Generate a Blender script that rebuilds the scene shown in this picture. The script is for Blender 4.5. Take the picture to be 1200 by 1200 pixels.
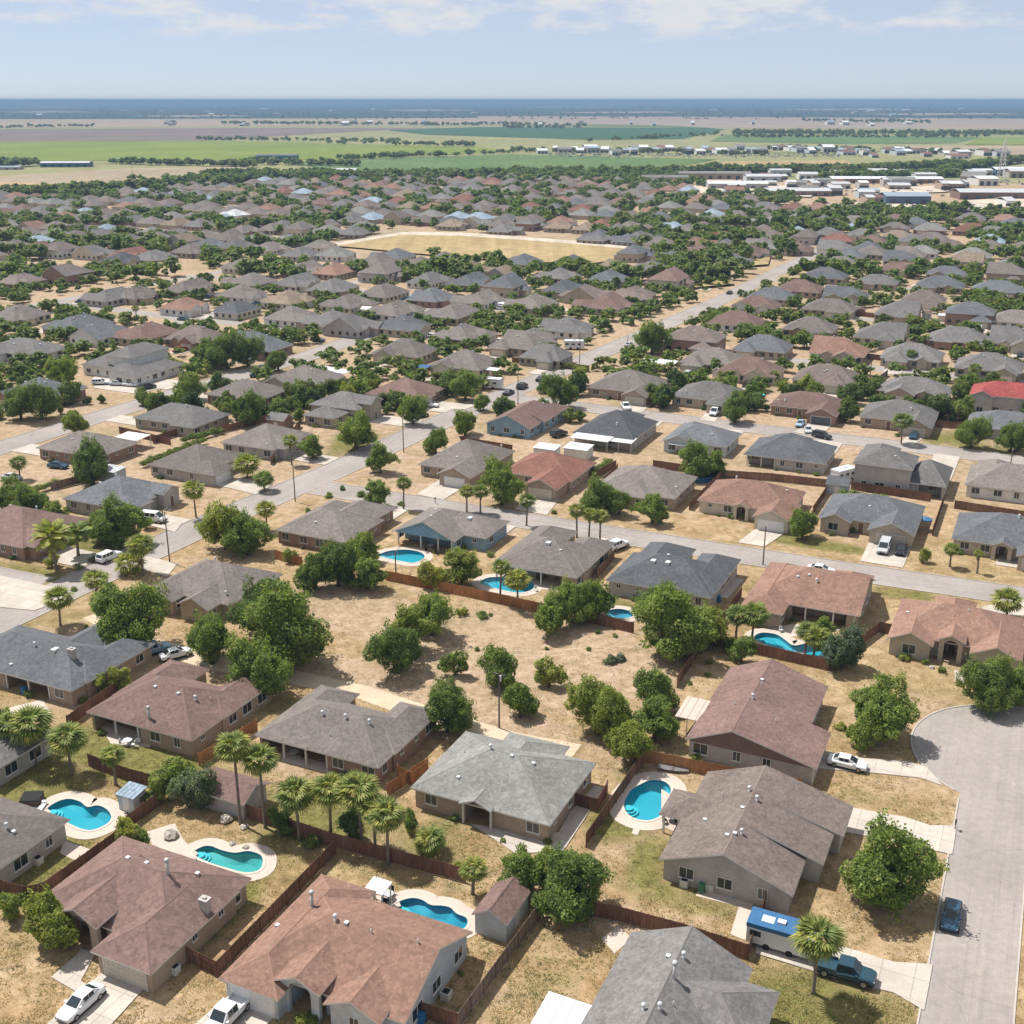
import bpy, math, random
import numpy as np
from mathutils import Vector, Matrix
for _o in list(bpy.data.objects): bpy.data.objects.remove(_o)
sc = bpy.context.scene
COL = sc.collection
rad = math.radians

# ------------------------------------------------------------------ camera, sky, sun, exposure
HAZE = 1.25e-4
CAM_H, FPX = 78.0, 1360.0                      # metres above ground; focal length in units of a 1200-unit frame
PITCH = math.atan(483 / FPX)
cam = bpy.data.cameras.new('camera'); camo = bpy.data.objects.new('camera', cam); COL.objects.link(camo)
camo.location = (0, 0, CAM_H); camo.rotation_euler = (math.pi/2 - PITCH, 0, 0)
cam.sensor_width = 36; cam.lens = 36 * FPX / 1200; cam.clip_start = 1; cam.clip_end = 120000
sc.camera = camo
SUN_EL = rad(59)
SDIR = Vector((0.80, -0.60, 0)).normalized()    # where shadows fall
SUN_AZ = math.atan2(-SDIR.x, -SDIR.y)           # compass direction of the sun (from +Y towards +X)
w = bpy.data.worlds.new('World'); sc.world = w; w.use_nodes = True
nt = w.node_tree; nt.nodes.clear()
def N(nt, t, **k):
    n = nt.nodes.new(t)
    for a, b in k.items(): setattr(n, a, b)
    return n
wo = N(nt, 'ShaderNodeOutputWorld'); bg = N(nt, 'ShaderNodeBackground')
sky = N(nt, 'ShaderNodeTexSky', sky_type='NISHITA'); sky.sun_disc = False
sky.sun_elevation = SUN_EL; sky.sun_rotation = SUN_AZ; sky.altitude = 100
sky.air_density = 0.5; sky.dust_density = 0.3; sky.ozone_density = 7.0
# soft cumulus far off, projected on a level cloud deck
tc = N(nt, 'ShaderNodeTexCoord'); sx = N(nt, 'ShaderNodeSeparateXYZ'); nt.links.new(tc.outputs['Generated'], sx.inputs[0])
cc = N(nt, 'ShaderNodeMapping'); cc.inputs['Scale'].default_value = (13.0, 13.0, 46.0); cc.inputs['Location'].default_value = (3.6, 0.7, 0.2); nt.links.new(tc.outputs['Generated'], cc.inputs[0])
cn = N(nt, 'ShaderNodeTexNoise'); cn.inputs['Scale'].default_value = 1.0; cn.inputs['Detail'].default_value = 7; cn.inputs['Roughness'].default_value = 0.62
nt.links.new(cc.outputs[0], cn.inputs['Vector'])
cr = N(nt, 'ShaderNodeValToRGB'); cr.color_ramp.elements[0].position = 0.30; cr.color_ramp.elements[1].position = 0.61
nt.links.new(cn.outputs['Fac'], cr.inputs[0])
fade = N(nt, 'ShaderNodeMapRange'); fade.inputs['From Min'].default_value = 0.02; fade.inputs['From Max'].default_value = 0.055; fade.inputs['To Min'].default_value = 0.0; fade.inputs['To Max'].default_value = 1.0
nt.links.new(sx.outputs['Z'], fade.inputs['Value'])
cm = N(nt, 'ShaderNodeMath', operation='MULTIPLY'); nt.links.new(cr.outputs[0], cm.inputs[0]); nt.links.new(fade.outputs[0], cm.inputs[1])
veil = N(nt, 'ShaderNodeMath', operation='MAXIMUM'); nt.links.new(cm.outputs[0], veil.inputs[0]); veil.inputs[1].default_value = 0.55   # thin high cirrus everywhere
mx = N(nt, 'ShaderNodeMix', data_type='RGBA'); nt.links.new(veil.outputs[0], mx.inputs['Factor'])
nt.links.new(sky.outputs[0], mx.inputs['A']); mx.inputs['B'].default_value = (6.2, 6.4, 6.7, 1)
nt.links.new(mx.outputs['Result'], bg.inputs[0]); bg.inputs[1].default_value = 0.084
nt.links.new(bg.outputs[0], wo.inputs[0])
sun = bpy.data.lights.new('sun', 'SUN'); suno = bpy.data.objects.new('sun', sun); COL.objects.link(suno)
sun.energy = 4.7; sun.angle = rad(0.53); sun.color = (1.0, 0.965, 0.905)
suno.rotation_euler = Vector((SDIR.x*math.cos(SUN_EL), SDIR.y*math.cos(SUN_EL), -math.sin(SUN_EL))).to_track_quat('-Z', 'Y').to_euler()
vs = sc.view_settings; vs.view_transform = 'Standard'; vs.look = 'None'; vs.exposure = 0.50; vs.gamma = 1; vs.use_curve_mapping = False
sc.cycles.max_bounces = 6; sc.cycles.diffuse_bounces = 2; sc.cycles.glossy_bounces = 2; sc.cycles.transmission_bounces = 3
sc.cycles.volume_bounces = 0; sc.cycles.transparent_max_bounces = 8

# ------------------------------------------------------------------ the town's street grid
TH = rad(-25); CT, ST_ = math.cos(TH), math.sin(TH)
sp_, cp_ = math.sin(PITCH), math.cos(PITCH)
def G(x, y, z=0.0):                    # survey: a direction of sight to a point of the level z
    u = (x-600)/FPX; v = (y-600)/FPX
    t = (CAM_H-z)/(sp_+v*cp_); return (u*t, (cp_-v*sp_)*t)
def W(s, t): return (s*CT - t*ST_, s*ST_ + t*CT)          # street grid -> world
def S(X, Y): return (X*CT + Y*ST_, -X*ST_ + Y*CT)         # world -> street grid
def st(x, y, z=0.0): return S(*G(x, y, z))
def PX(X, Y, Z=0.0):
    dz_ = Z-CAM_H; zc = Y*cp_-dz_*sp_; yc = -(Y*sp_+dz_*cp_)
    return 600+FPX*X/zc, 600+FPX*yc/zc
def mpp(x, y, z=0):                    # metres per unit of sight across, at a ground point
    v = (y-600)/FPX; return (CAM_H-z)/(sp_+v*cp_)/FPX

# ------------------------------------------------------------------ materials
def mat(name, col, rough=0.85, spec=0.25, build=None, metallic=0.0):
    m = bpy.data.materials.new(name); m.use_nodes = True
    b = m.node_tree.nodes['Principled BSDF']
    b.inputs['Base Color'].default_value = (*col, 1); b.inputs['Roughness'].default_value = rough
    b.inputs['Specular IOR Level'].default_value = spec; b.inputs['Metallic'].default_value = metallic
    if build: build(m.node_tree, b, col)
    return m
def noise(nt, scale, detail=3, rough=0.55, vec=None):
    n = N(nt, 'ShaderNodeTexNoise'); n.inputs['Scale'].default_value = scale; n.inputs['Detail'].default_value = detail; n.inputs['Roughness'].default_value = rough
    if vec is not None: nt.links.new(vec, n.inputs['Vector'])
    return n
def ramp(nt, fac, *stops):
    r = N(nt, 'ShaderNodeValToRGB'); nt.links.new(fac, r.inputs[0])
    e = r.color_ramp.elements
    while len(e) < len(stops): e.new(0.5)
    for el, (p, c) in zip(e, stops):
        el.position = p; el.color = (*c, 1) if len(c) == 3 else c
    return r.outputs[0]
def mixc(nt, fac, a, b, mode='MIX'):
    m = N(nt, 'ShaderNodeMix', data_type='RGBA'); m.blend_type = mode
    if hasattr(fac, 'links'): nt.links.new(fac, m.inputs['Factor'])
    else: m.inputs['Factor'].default_value = fac
    for k, v in (('A', a), ('B', b)):
        if hasattr(v, 'links'): nt.links.new(v, m.inputs[k])
        else: m.inputs[k].default_value = (*v, 1) if len(v) == 3 else v
    return m.outputs['Result']
def grey(v): return (v, v, v)
def obj_coord(nt): return N(nt, 'ShaderNodeTexCoord').outputs['Object']
def pos_coord(nt): return N(nt, 'ShaderNodeNewGeometry').outputs['Position']
def bump(nt, b, h, strength=0.3, dist=0.05):
    bn = N(nt, 'ShaderNodeBump'); bn.inputs['Strength'].default_value = strength; bn.inputs['Distance'].default_value = dist
    nt.links.new(h, bn.inputs['Height']); nt.links.new(bn.outputs[0], b.inputs['Normal'])
def speckle(amount=0.35, s1=0.35, s2=9.0, bmp=0.0):
    def f(nt, b, col):
        p = pos_coord(nt)
        a = noise(nt, s1, 4, 0.6, p); c = noise(nt, s2, 3, 0.7, p)
        v = ramp(nt, a.outputs['Fac'], (0.3, grey(1-amount*0.55)), (0.7, grey(1+amount*0.45)))
        v2 = ramp(nt, c.outputs['Fac'], (0.3, grey(1-amount)), (0.7, grey(1+amount)))
        m = mixc(nt, 1.0, mixc(nt, 1.0, col, v, 'MULTIPLY'), v2, 'MULTIPLY')
        nt.links.new(m, b.inputs['Base Color'])
        if bmp: bump(nt, b, c.outputs['Fac'], bmp)
    return f
def shingle_build(nt, b, col):
    p = obj_coord(nt); g = pos_coord(nt)
    # courses follow the height of the slope; tabs broken up by cell noise; streaks and faded patches
    sxy = N(nt, 'ShaderNodeSeparateXYZ'); nt.links.new(p, sxy.inputs[0])
    wv = N(nt, 'ShaderNodeMath', operation='FRACT'); ml = N(nt, 'ShaderNodeMath', operation='MULTIPLY'); nt.links.new(sxy.outputs['Z'], ml.inputs[0]); ml.inputs[1].default_value = 12.0
    nt.links.new(ml.outputs[0], wv.inputs[0])
    course = ramp(nt, wv.outputs[0], (0.0, grey(0.80)), (0.22, grey(1.0)), (1.0, grey(1.04)))
    vo = N(nt, 'ShaderNodeTexVoronoi'); vo.inputs['Scale'].default_value = 3.4; nt.links.new(p, vo.inputs['Vector'])
    tab = ramp(nt, vo.outputs['Color'], (0.1, grey(0.80)), (0.9, grey(1.17)))
    vo2 = N(nt, 'ShaderNodeTexVoronoi'); vo2.inputs['Scale'].default_value = 1.7; nt.links.new(p, vo2.inputs['Vector']); tab = mixc(nt, 1.0, tab, ramp(nt, vo2.outputs['Color'], (0.1, grey(0.93)), (0.9, grey(1.07))), 'MULTIPLY')
    a = noise(nt, 0.22, 4, 0.6, g); c = noise(nt, 1.6, 4, 0.65, g); d = noise(nt, 14, 2, 0.8, g)
    v1 = ramp(nt, a.outputs['Fac'], (0.3, grey(0.86)), (0.7, grey(1.12)))
    v2 = ramp(nt, c.outputs['Fac'], (0.3, grey(0.93)), (0.7, grey(1.06)))
    v3 = ramp(nt, d.outputs['Fac'], (0.25, grey(0.80)), (0.75, grey(1.18)))
    m = col
    mps = N(nt, 'ShaderNodeMapping'); mps.inputs['Scale'].default_value = (1.5, 1.5, .12); nt.links.new(p, mps.inputs[0]); sk = noise(nt, .8, 4, .65, mps.outputs[0])
    v5 = ramp(nt, sk.outputs['Fac'], (.30, grey(.87)), (.52, grey(1.0)), (.75, grey(1.07)))
    for v in (course, tab, v1, v2, v3, v5): m = mixc(nt, 1.0, m, v, 'MULTIPLY')
    oi = N(nt, 'ShaderNodeObjectInfo')
    v4 = ramp(nt, oi.outputs['Random'], (0.0, grey(0.86)), (1.0, grey(1.14)))
    m = mixc(nt, 1.0, m, v4, 'MULTIPLY')
    nt.links.new(m, b.inputs['Base Color'])
    bump(nt, b, d.outputs['Fac'], 0.35, 0.03)
M = {}
ROOF = dict(grey=(0.157,0.149,0.145), bluegrey=(0.130,0.135,0.145), lightgrey=(0.200,0.196,0.184), dark=(0.094,0.098,0.106), brown=(0.174,0.115,0.100),
            taupe=(0.182,0.147,0.131), pink=(0.242,0.147,0.112), tan=(0.227,0.177,0.133), warm=(0.174,0.151,0.139), rust=(0.196,0.098,0.075), red=(0.266,0.067,0.063), white=(0.485,0.493,0.501), paleblue=(0.266,0.329,0.392))
ROOFNAME = dict(grey='grey', bluegrey='slate-grey', lightgrey='pale grey', dark='charcoal', brown='brown', taupe='mauve-brown', pink='salmon-brown', tan='tan', warm='warm grey', rust='rust-red', red='bright red', white='white', paleblue='pale blue')
for k, c in ROOF.items(): M['roof_'+k] = mat('shingles '+k, c, 0.92, 0.15, shingle_build); M['ridge_'+k] = mat('ridge shingles '+k, tuple(v*1.10 for v in c), 0.92, 0.15, speckle(.12))
WALL = dict(beige=(.44,.38,.30), cream=(.55,.50,.41), greyw=(.42,.395,.375), bluew=(.24,.36,.46), white=(.66,.65,.62), brick=(.30,.20,.155), tanbrick=(.38,.30,.235), stone=(.36,.32,.26), coolw=(.46,.50,.53), brownw=(.22,.15,.12))
def wall_build(nt, b, col):
    g = obj_coord(nt); a = noise(nt, 0.6, 4, 0.6, g); c = noise(nt, 7, 3, 0.7, g)
    br = N(nt, 'ShaderNodeTexBrick'); br.inputs['Scale'].default_value = 1.0; br.inputs['Brick Width'].default_value = 0.4; br.inputs['Row Height'].default_value = 0.14; br.inputs['Mortar Size'].default_value = 0.012
    br.inputs['Color1'].default_value = (0.9,0.9,0.9,1); br.inputs['Color2'].default_value = (1.08,1.05,1.0,1); br.inputs['Mortar'].default_value = (0.85,0.85,0.85,1)
    rot = N(nt, 'ShaderNodeMapping'); rot.inputs['Rotation'].default_value = (rad(90), 0, 0); nt.links.new(g, rot.inputs[0]); nt.links.new(rot.outputs[0], br.inputs['Vector'])
    m = mixc(nt, 1.0, col, ramp(nt, a.outputs['Fac'], (0.3, grey(0.84)), (0.7, grey(1.1))), 'MULTIPLY')
    m = mixc(nt, 1.0, m, ramp(nt, c.outputs['Fac'], (0.3, grey(0.9)), (0.7, grey(1.08))), 'MULTIPLY')
    m = mixc(nt, 0.7, m, br.outputs['Color'], 'MULTIPLY')
    nt.links.new(m, b.inputs['Base Color'])
for k, c in WALL.items(): M['wall_'+k] = mat('wall '+k, c, 0.9, 0.2, wall_build)
M['trim'] = mat('painted trim', (.62,.60,.56), 0.7, 0.3, speckle(.12))
M['trimbrown'] = mat('brown trim', (.20,.14,.11), 0.7, 0.3, speckle(.15))
M['glass'] = mat('window glass', (.025,.035,.042), 0.08, 0.6)
M['door'] = mat('door paint', (.16,.085,.055), 0.55, 0.4, speckle(.2))
M['garage'] = mat('garage door paint', (.50,.45,.38), 0.6, 0.3, speckle(.1))
M['garagewhite'] = mat('white garage door', (.68,.68,.67), 0.6, 0.3, speckle(.08))
M['garagedark'] = mat('dark garage door', (.10,.11,.13), 0.6, 0.3, speckle(.1))
def concrete_build(nt, b, col):
    p = pos_coord(nt); mp = N(nt, 'ShaderNodeMapping'); mp.inputs['Rotation'].default_value = (0,0,-TH); nt.links.new(p, mp.inputs[0])
    br = N(nt, 'ShaderNodeTexBrick'); br.offset = 0.0; br.inputs['Scale'].default_value = 1.0; br.inputs['Brick Width'].default_value = 3.0; br.inputs['Row Height'].default_value = 3.0; br.inputs['Mortar Size'].default_value = 0.03
    br.inputs['Color1'].default_value = (.92,.92,.92,1); br.inputs['Color2'].default_value = (1.06,1.05,1.04,1); br.inputs['Mortar'].default_value = (.6,.58,.55,1); nt.links.new(mp.outputs[0], br.inputs['Vector'])
    a = noise(nt, .3, 5, .65, p); c = noise(nt, 5, 3, .7, p); d = noise(nt, .9, 3, .6, p)
    m = mixc(nt, 1.0, col, br.outputs['Color'], 'MULTIPLY')
    m = mixc(nt, 1.0, m, ramp(nt, a.outputs['Fac'], (.3, grey(.84)), (.7, grey(1.1))), 'MULTIPLY'); m = mixc(nt, 1.0, m, ramp(nt, c.outputs['Fac'], (.3, grey(.9)), (.7, grey(1.08))), 'MULTIPLY')
    m = mixc(nt, ramp(nt, d.outputs['Fac'], (.66, grey(0)), (.75, grey(.4))), m, (.24,.21,.18)); nt.links.new(m, b.inputs['Base Color'])
M['concrete'] = mat('driveway concrete', (.46,.41,.36), 0.9, 0.2, concrete_build)
M['asphalt'] = None
def asphalt_build(nt, b, col, along=1):
    p = pos_coord(nt); mp = N(nt, 'ShaderNodeMapping'); mp.inputs['Rotation'].default_value = (0,0,-TH); nt.links.new(p, mp.inputs[0])
    a = noise(nt, 0.08, 5, 0.6, p); c = noise(nt, 1.1, 4, 0.7, p); d = noise(nt, 12, 2, 0.7, p)
    m = mixc(nt, ramp(nt, a.outputs['Fac'], (0.35, grey(0)), (0.65, grey(1))), (.265,.235,.215), (.325,.29,.268))
    m = mixc(nt, 1.0, m, ramp(nt, c.outputs['Fac'], (0.3, grey(0.88)), (0.7, grey(1.1))), 'MULTIPLY')
    m = mixc(nt, 1.0, m, ramp(nt, d.outputs['Fac'], (0.3, grey(0.85)), (0.7, grey(1.15))), 'MULTIPLY')
    vo = N(nt, 'ShaderNodeTexVoronoi'); vo.feature = 'DISTANCE_TO_EDGE'; vo.inputs['Scale'].default_value = 0.05
    wv = mixc(nt, 0.12, p, noise(nt, 0.6, 3, 0.6, p).outputs['Color'], 'ADD'); nt.links.new(wv, vo.inputs['Vector'])
    m = mixc(nt, ramp(nt, vo.outputs['Distance'], (0.0, grey(0.30)), (0.006, grey(0))), m, (.16,.15,.14))
    mp2 = N(nt, 'ShaderNodeMapping'); mp2.inputs['Scale'].default_value = (.02, 1, 1) if along == 0 else (1, .02, 1); nt.links.new(mp.outputs[0], mp2.inputs[0])
    sk = noise(nt, .9, 4, .6, mp2.outputs[0]); m = mixc(nt, 1.0, m, ramp(nt, sk.outputs['Fac'], (.30, grey(.91)), (.50, grey(1.0)), (.72, grey(1.05))), 'MULTIPLY')
    mp3 = N(nt, 'ShaderNodeMapping'); mp3.inputs['Scale'].default_value = (.004, 1, 1) if along == 0 else (1, .004, 1); nt.links.new(mp.outputs[0], mp3.inputs[0])
    sm = noise(nt, 1.3, 2, .5, mp3.outputs[0]); m = mixc(nt, ramp(nt, sm.outputs['Fac'], (.49, grey(0)), (.5, grey(.22)), (.51, grey(0))), m, (.13,.12,.115))
    st_ = noise(nt, .5, 3, .6, p); m = mixc(nt, ramp(nt, st_.outputs['Fac'], (.66, grey(0)), (.74, grey(.35))), m, (.15,.14,.13))
    nt.links.new(m, b.inputs['Base Color'])
M['asphalt'] = mat('old sun-bleached asphalt', (.26,.24,.22), 0.92, 0.2, lambda n_, b_, c_: asphalt_build(n_, b_, c_, 1))
M['asphalt_s'] = mat('old sun-bleached asphalt along the cross streets', (.26,.24,.22), 0.92, 0.2, lambda n_, b_, c_: asphalt_build(n_, b_, c_, 0))
M['kerb'] = mat('kerb concrete', (.41,.37,.335), 0.9, 0.2, speckle(.18))
M['lampgrey'] = mat('lamp housing', (.25,.25,.25), 0.6, 0.3)
M['coping'] = mat('pool coping', (.52,.45,.39), 0.85, 0.2, speckle(.12))
M['deck'] = mat('pool deck', (.49,.41,.35), 0.85, 0.2, speckle(.14))
M['pooltile'] = mat('pool tile band', (.04,.16,.26), 0.3, 0.5, speckle(.25, 2, 12))
M['plaster_step'] = mat('pool step plaster', (.11,.46,.53), 0.6, 0.3, speckle(.06))
M['plaster'] = mat('pool plaster', (.05,.34,.43), 0.6, 0.3, speckle(.06))
M['plaster_deep'] = mat('pool plaster deep blue', (.035,.27,.38), 0.6, 0.3, speckle(.06))
M['plaster_teal'] = mat('pool plaster teal', (.11,.36,.34), 0.6, 0.3, speckle(.06))
def water():
    m = bpy.data.materials.new('pool water'); m.use_nodes = True; t = m.node_tree; t.nodes.clear()
    o = N(t, 'ShaderNodeOutputMaterial'); mix = N(t, 'ShaderNodeMixShader'); tr = N(t, 'ShaderNodeBsdfTransparent'); gl = N(t, 'ShaderNodeBsdfGlossy')
    tr.inputs[0].default_value = (.62,.93,.95,1); gl.inputs['Roughness'].default_value = 0.03
    fr = N(t, 'ShaderNodeFresnel'); fr.inputs['IOR'].default_value = 1.33
    n = noise(t, 2.2, 2, 0.5, pos_coord(t)); bn = N(t, 'ShaderNodeBump'); bn.inputs['Strength'].default_value = 0.25; bn.inputs['Distance'].default_value = 0.05
    t.links.new(n.outputs['Fac'], bn.inputs['Height']); t.links.new(bn.outputs[0], gl.inputs['Normal']); t.links.new(bn.outputs[0], fr.inputs['Normal'])
    t.links.new(fr.outputs[0], mix.inputs[0]); t.links.new(tr.outputs[0], mix.inputs[1]); t.links.new(gl.outputs[0], mix.inputs[2]); t.links.new(mix.outputs[0], o.inputs[0])
    return m
M['water'] = water()
def fence_build(nt, b, col):
    p = pos_coord(nt); o = obj_coord(nt)
    n1 = noise(nt, 0.25, 3, 0.6, p); mp = N(nt, 'ShaderNodeMapping'); mp.inputs['Scale'].default_value = (7, 7, 0.6); nt.links.new(o, mp.inputs[0])
    n2 = noise(nt, 1.0, 2, 0.6, mp.outputs[0])
    m = mixc(nt, 1.0, col, ramp(nt, n1.outputs['Fac'], (0.3, grey(0.72)), (0.7, grey(1.25))), 'MULTIPLY')
    m = mixc(nt, 1.0, m, ramp(nt, n2.outputs['Fac'], (0.3, grey(0.65)), (0.7, grey(1.3))), 'MULTIPLY')
    oi = N(nt, 'ShaderNodeObjectInfo'); m = mixc(nt, 1.0, m, ramp(nt, oi.outputs['Random'], (0, grey(.82)), (1, grey(1.18))), 'MULTIPLY')
    nt.links.new(m, b.inputs['Base Color'])
M['fence'] = mat('weathered cedar', (.185,.10,.068), 0.9, 0.15, fence_build)
M['fence_new'] = mat('orange cedar', (.34,.165,.075), 0.9, 0.15, fence_build)
M['fence_grey'] = mat('greyed cedar', (.20,.155,.125), 0.9, 0.15, fence_build)
M['bark'] = mat('bark', (.115,.085,.062), 0.95, 0.1, speckle(.35, 1.5, 8))
M['palmbark'] = mat('palm bark', (.19,.155,.125), 0.95, 0.1, speckle(.3, 1.5, 7))
M['thatch'] = mat('dead palm thatch', (.27,.20,.115), 0.95, 0.1, speckle(.3, 1.5, 7))
def leaf_mat(name, c1, c2, trans=0.42):
    m = bpy.data.materials.new(name); m.use_nodes = True; t = m.node_tree; b = t.nodes['Principled BSDF']; o = t.nodes['Material Output']
    g = N(t, 'ShaderNodeNewGeometry'); oi = N(t, 'ShaderNodeObjectInfo')
    c = mixc(t, ramp(t, g.outputs['Random Per Island'], (0.05, grey(0)), (0.95, grey(1))), c1, c2)
    n = noise(t, 0.9, 3, 0.6, g.outputs['Position'])
    c = mixc(t, 1.0, c, ramp(t, n.outputs['Fac'], (0.34, (.62,.68,.60)), (0.66, (1.40,1.32,1.20))), 'MULTIPLY')
    c = mixc(t, 1.0, c, ramp(t, oi.outputs['Random'], (0, (.70,.78,.80)), (0.35, (.92,.97,.95)), (0.7, (1.08,1.04,.95)), (1, (1.38,1.20,.98))), 'MULTIPLY')
    t.links.new(c, b.inputs['Base Color']); b.inputs['Roughness'].default_value = 0.62; b.inputs['Specular IOR Level'].default_value = 0.25
    tl = N(t, 'ShaderNodeBsdfTranslucent'); t.links.new(mixc(t, 1.0, c, (1.3,1.5,0.7), 'MULTIPLY'), tl.inputs[0])
    mx = N(t, 'ShaderNodeMixShader'); mx.inputs[0].default_value = trans
    t.links.new(b.outputs[0], mx.inputs[1]); t.links.new(tl.outputs[0], mx.inputs[2]); t.links.new(mx.outputs[0], o.inputs[0])
    return m
M['leaf'] = leaf_mat('live oak leaves', (.112,.158,.038), (.245,.292,.078))
M['leaf_dark'] = leaf_mat('dark leaves', (.098,.142,.040), (.21,.26,.075))
M['leaf_light'] = leaf_mat('light leaves', (.165,.20,.05), (.31,.335,.10))
M['leaf_far'] = leaf_mat('mesquite leaves', (.088,.130,.038), (.18,.222,.066), .4)
M['leaf_far_dark'] = leaf_mat('dark oak leaves', (.066,.104,.036), (.138,.178,.058), .4)
M['leaf_grey'] = leaf_mat('silvery leaves', (.11,.14,.085), (.22,.245,.165))
M['frond'] = leaf_mat('palm frond', (.12,.16,.038), (.27,.29,.095), 0.3)
M['white'] = mat('white painted metal', (.60,.61,.62), 0.45, 0.4, speckle(.06))
M['pipe'] = mat('galvanised pipe', (.42,.42,.42), 0.5, 0.4, speckle(.15))
M['black'] = mat('black rubber', (.02,.02,.02), 0.8, 0.2)
M['rim'] = mat('alloy rim', (.35,.35,.36), 0.35, 0.5, None, 0.6)
M['headlight'] = mat('headlight lens', (.75,.76,.78), 0.15, 0.6)
M['taillight'] = mat('tail light lens', (.30,.015,.012), 0.2, 0.6)
M['wood'] = mat('pole wood', (.13,.10,.08), 0.9, 0.1, speckle(.3))
def paint(name, c): M['paint_'+name] = mat('car paint '+name, c, 0.25, 0.6)
for k, c in dict(white=(.72,.73,.74), blue=(.022,.065,.115), teal=(.016,.052,.075), black=(.018,.02,.024), silver=(.45,.46,.48), lightblue=(.26,.38,.50), red=(.28,.03,.03)).items(): paint(k, c)
M['tarpblue'] = mat('blue vinyl', (.035,.12,.25), 0.6, 0.3, speckle(.2, 0.8, 5))
M['aqua'] = mat('aqua canvas', (.08,.42,.46), 0.7, 0.3, speckle(.1))
M['binblue'] = mat('blue plastic', (.03,.16,.36), 0.6, 0.3)
M['bingreen'] = mat('green plastic', (.05,.16,.08), 0.6, 0.3)
M['solar'] = mat('solar glass', (.012,.018,.045), 0.15, 0.6)
M['stone'] = mat('landscape stone', (.40,.36,.31), 0.95, 0.1, speckle(.3, 0.8, 6))

# ------------------------------------------------------------------ mesh helpers
class MB:
    def __init__(s): s.v = []; s.f = []; s.m = []
    def add(s, vs, fs, mi=0):
        o = len(s.v); s.v += [tuple(p) for p in vs]
        for f in fs: s.f.append(tuple(i+o for i in f)); s.m.append(mi)
    def box(s, x0, x1, y0, y1, z0, z1, mi=0):
        s.add([(x0,y0,z0),(x1,y0,z0),(x1,y1,z0),(x0,y1,z0),(x0,y0,z1),(x1,y0,z1),(x1,y1,z1),(x0,y1,z1)],
              [(3,2,1,0),(4,5,6,7),(0,1,5,4),(1,2,6,5),(2,3,7,6),(3,0,4,7)], mi)
    def prism(s, poly, z0, z1, mi=0, mtop=None):     # poly counter-clockwise; z1 may be a list
        n = len(poly); zt = z1 if isinstance(z1, (list, tuple)) else [z1]*n
        s.add([(x,y,z0) for x,y in poly]+[(p[0],p[1],z) for p, z in zip(poly, zt)], [tuple(range(n-1,-1,-1))]+[(i,(i+1)%n,n+(i+1)%n,n+i) for i in range(n)], mi)
        s.f.append(tuple(range(len(s.v)-n, len(s.v)))); s.m.append(mi if mtop is None else mtop)
    def tube(s, pts, rs, n=8, mi=0, cap=True):
        rings = []; P = [Vector(p) for p in pts]
        for i, p in enumerate(P):
            d = (P[min(i+1,len(P)-1)]-P[max(i-1,0)]).normalized()
            a = d.orthogonal().normalized() if abs(d.z) < 0.95 else Vector((1,0,0)); a = (a-d*a.dot(d)).normalized(); b = d.cross(a)
            rings.append([p+(a*math.cos(2*math.pi*k/n)+b*math.sin(2*math.pi*k/n))*rs[i] for k in range(n)])
        vs = [q for r in rings for q in r]; fs = []
        for i in range(len(P)-1):
            for k in range(n): fs.append((i*n+k, i*n+(k+1)%n, (i+1)*n+(k+1)%n, (i+1)*n+k))
        if cap: fs.append(tuple(range(n-1,-1,-1))); fs.append(tuple(range((len(P)-1)*n, len(P)*n)))
        s.add(vs, fs, mi)
    def mesh(s, name, mats, smooth=False):
        me = bpy.data.meshes.new(name); me.from_pydata(s.v, [], s.f)
        for m in mats: me.materials.append(M[m] if isinstance(m, str) else m)
        if len(mats) > 1: me.polygons.foreach_set('material_index', s.m)
        if smooth: me.polygons.foreach_set('use_smooth', [True]*len(me.polygons))
        me.update(); return me
    def obj(s, name, mats, parent=None, loc=(0,0,0), smooth=False): return link(name, s.mesh(name, mats if isinstance(mats, (list, tuple)) else [mats], smooth), parent, loc)
def link(name, data, parent=None, loc=(0,0,0), rz=0.0, scale=None):
    o = bpy.data.objects.new(name, data); COL.objects.link(o)
    if parent is not None: o.parent = parent
    o.location = loc
    if rz: o.rotation_euler = (0,0,rz)
    if scale: o.scale = scale
    return o
LABELS = set(); AUTO = []
def tag(o, label, cat, group=None):
    if label: o['label'] = label; LABELS.add(label)
    o['category'] = cat
    if group: o['group'] = group
    return o
def thing(name, label, cat, loc, rz=0.0, group=None): return tag(link(name, None, None, loc, rz), label, cat, group)
def structure(o): o['kind'] = 'structure'; return o
def auto(o, phrase, at): AUTO.append((o, phrase, at)); return o     # labelled at the end, when its neighbours are known
def paint_slots(o, mats):                                            # own colours on shared mesh data
    for i, m in enumerate(mats):
        if m: o.material_slots[i].link = 'OBJECT'; o.material_slots[i].material = M[m]
def in_poly(x, y, poly):
    c = False; n = len(poly)
    for i in range(n):
        x1, y1 = poly[i]; x2, y2 = poly[(i+1)%n]
        if (y1 > y) != (y2 > y) and x < (x2-x1)*(y-y1)/(y2-y1)+x1: c = not c
    return c
def ccw(poly): return poly if sum((poly[(i+1)%len(poly)][0]-p[0])*(poly[(i+1)%len(poly)][1]+p[1]) for i, p in enumerate(poly)) < 0 else poly[::-1]
def smooth_loop(P, k=4):
    out = []; n = len(P)
    for i in range(n):
        p0, p1, p2, p3 = (Vector(P[(i+j-1)%n]) for j in range(4))
        for q in range(k):
            t = q/k; out.append(tuple(0.5*((2*p1)+(p2-p0)*t+(2*p0-5*p1+4*p2-p3)*t*t+(3*p1-p0-3*p2+p3)*t**3)))
    return out

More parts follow.
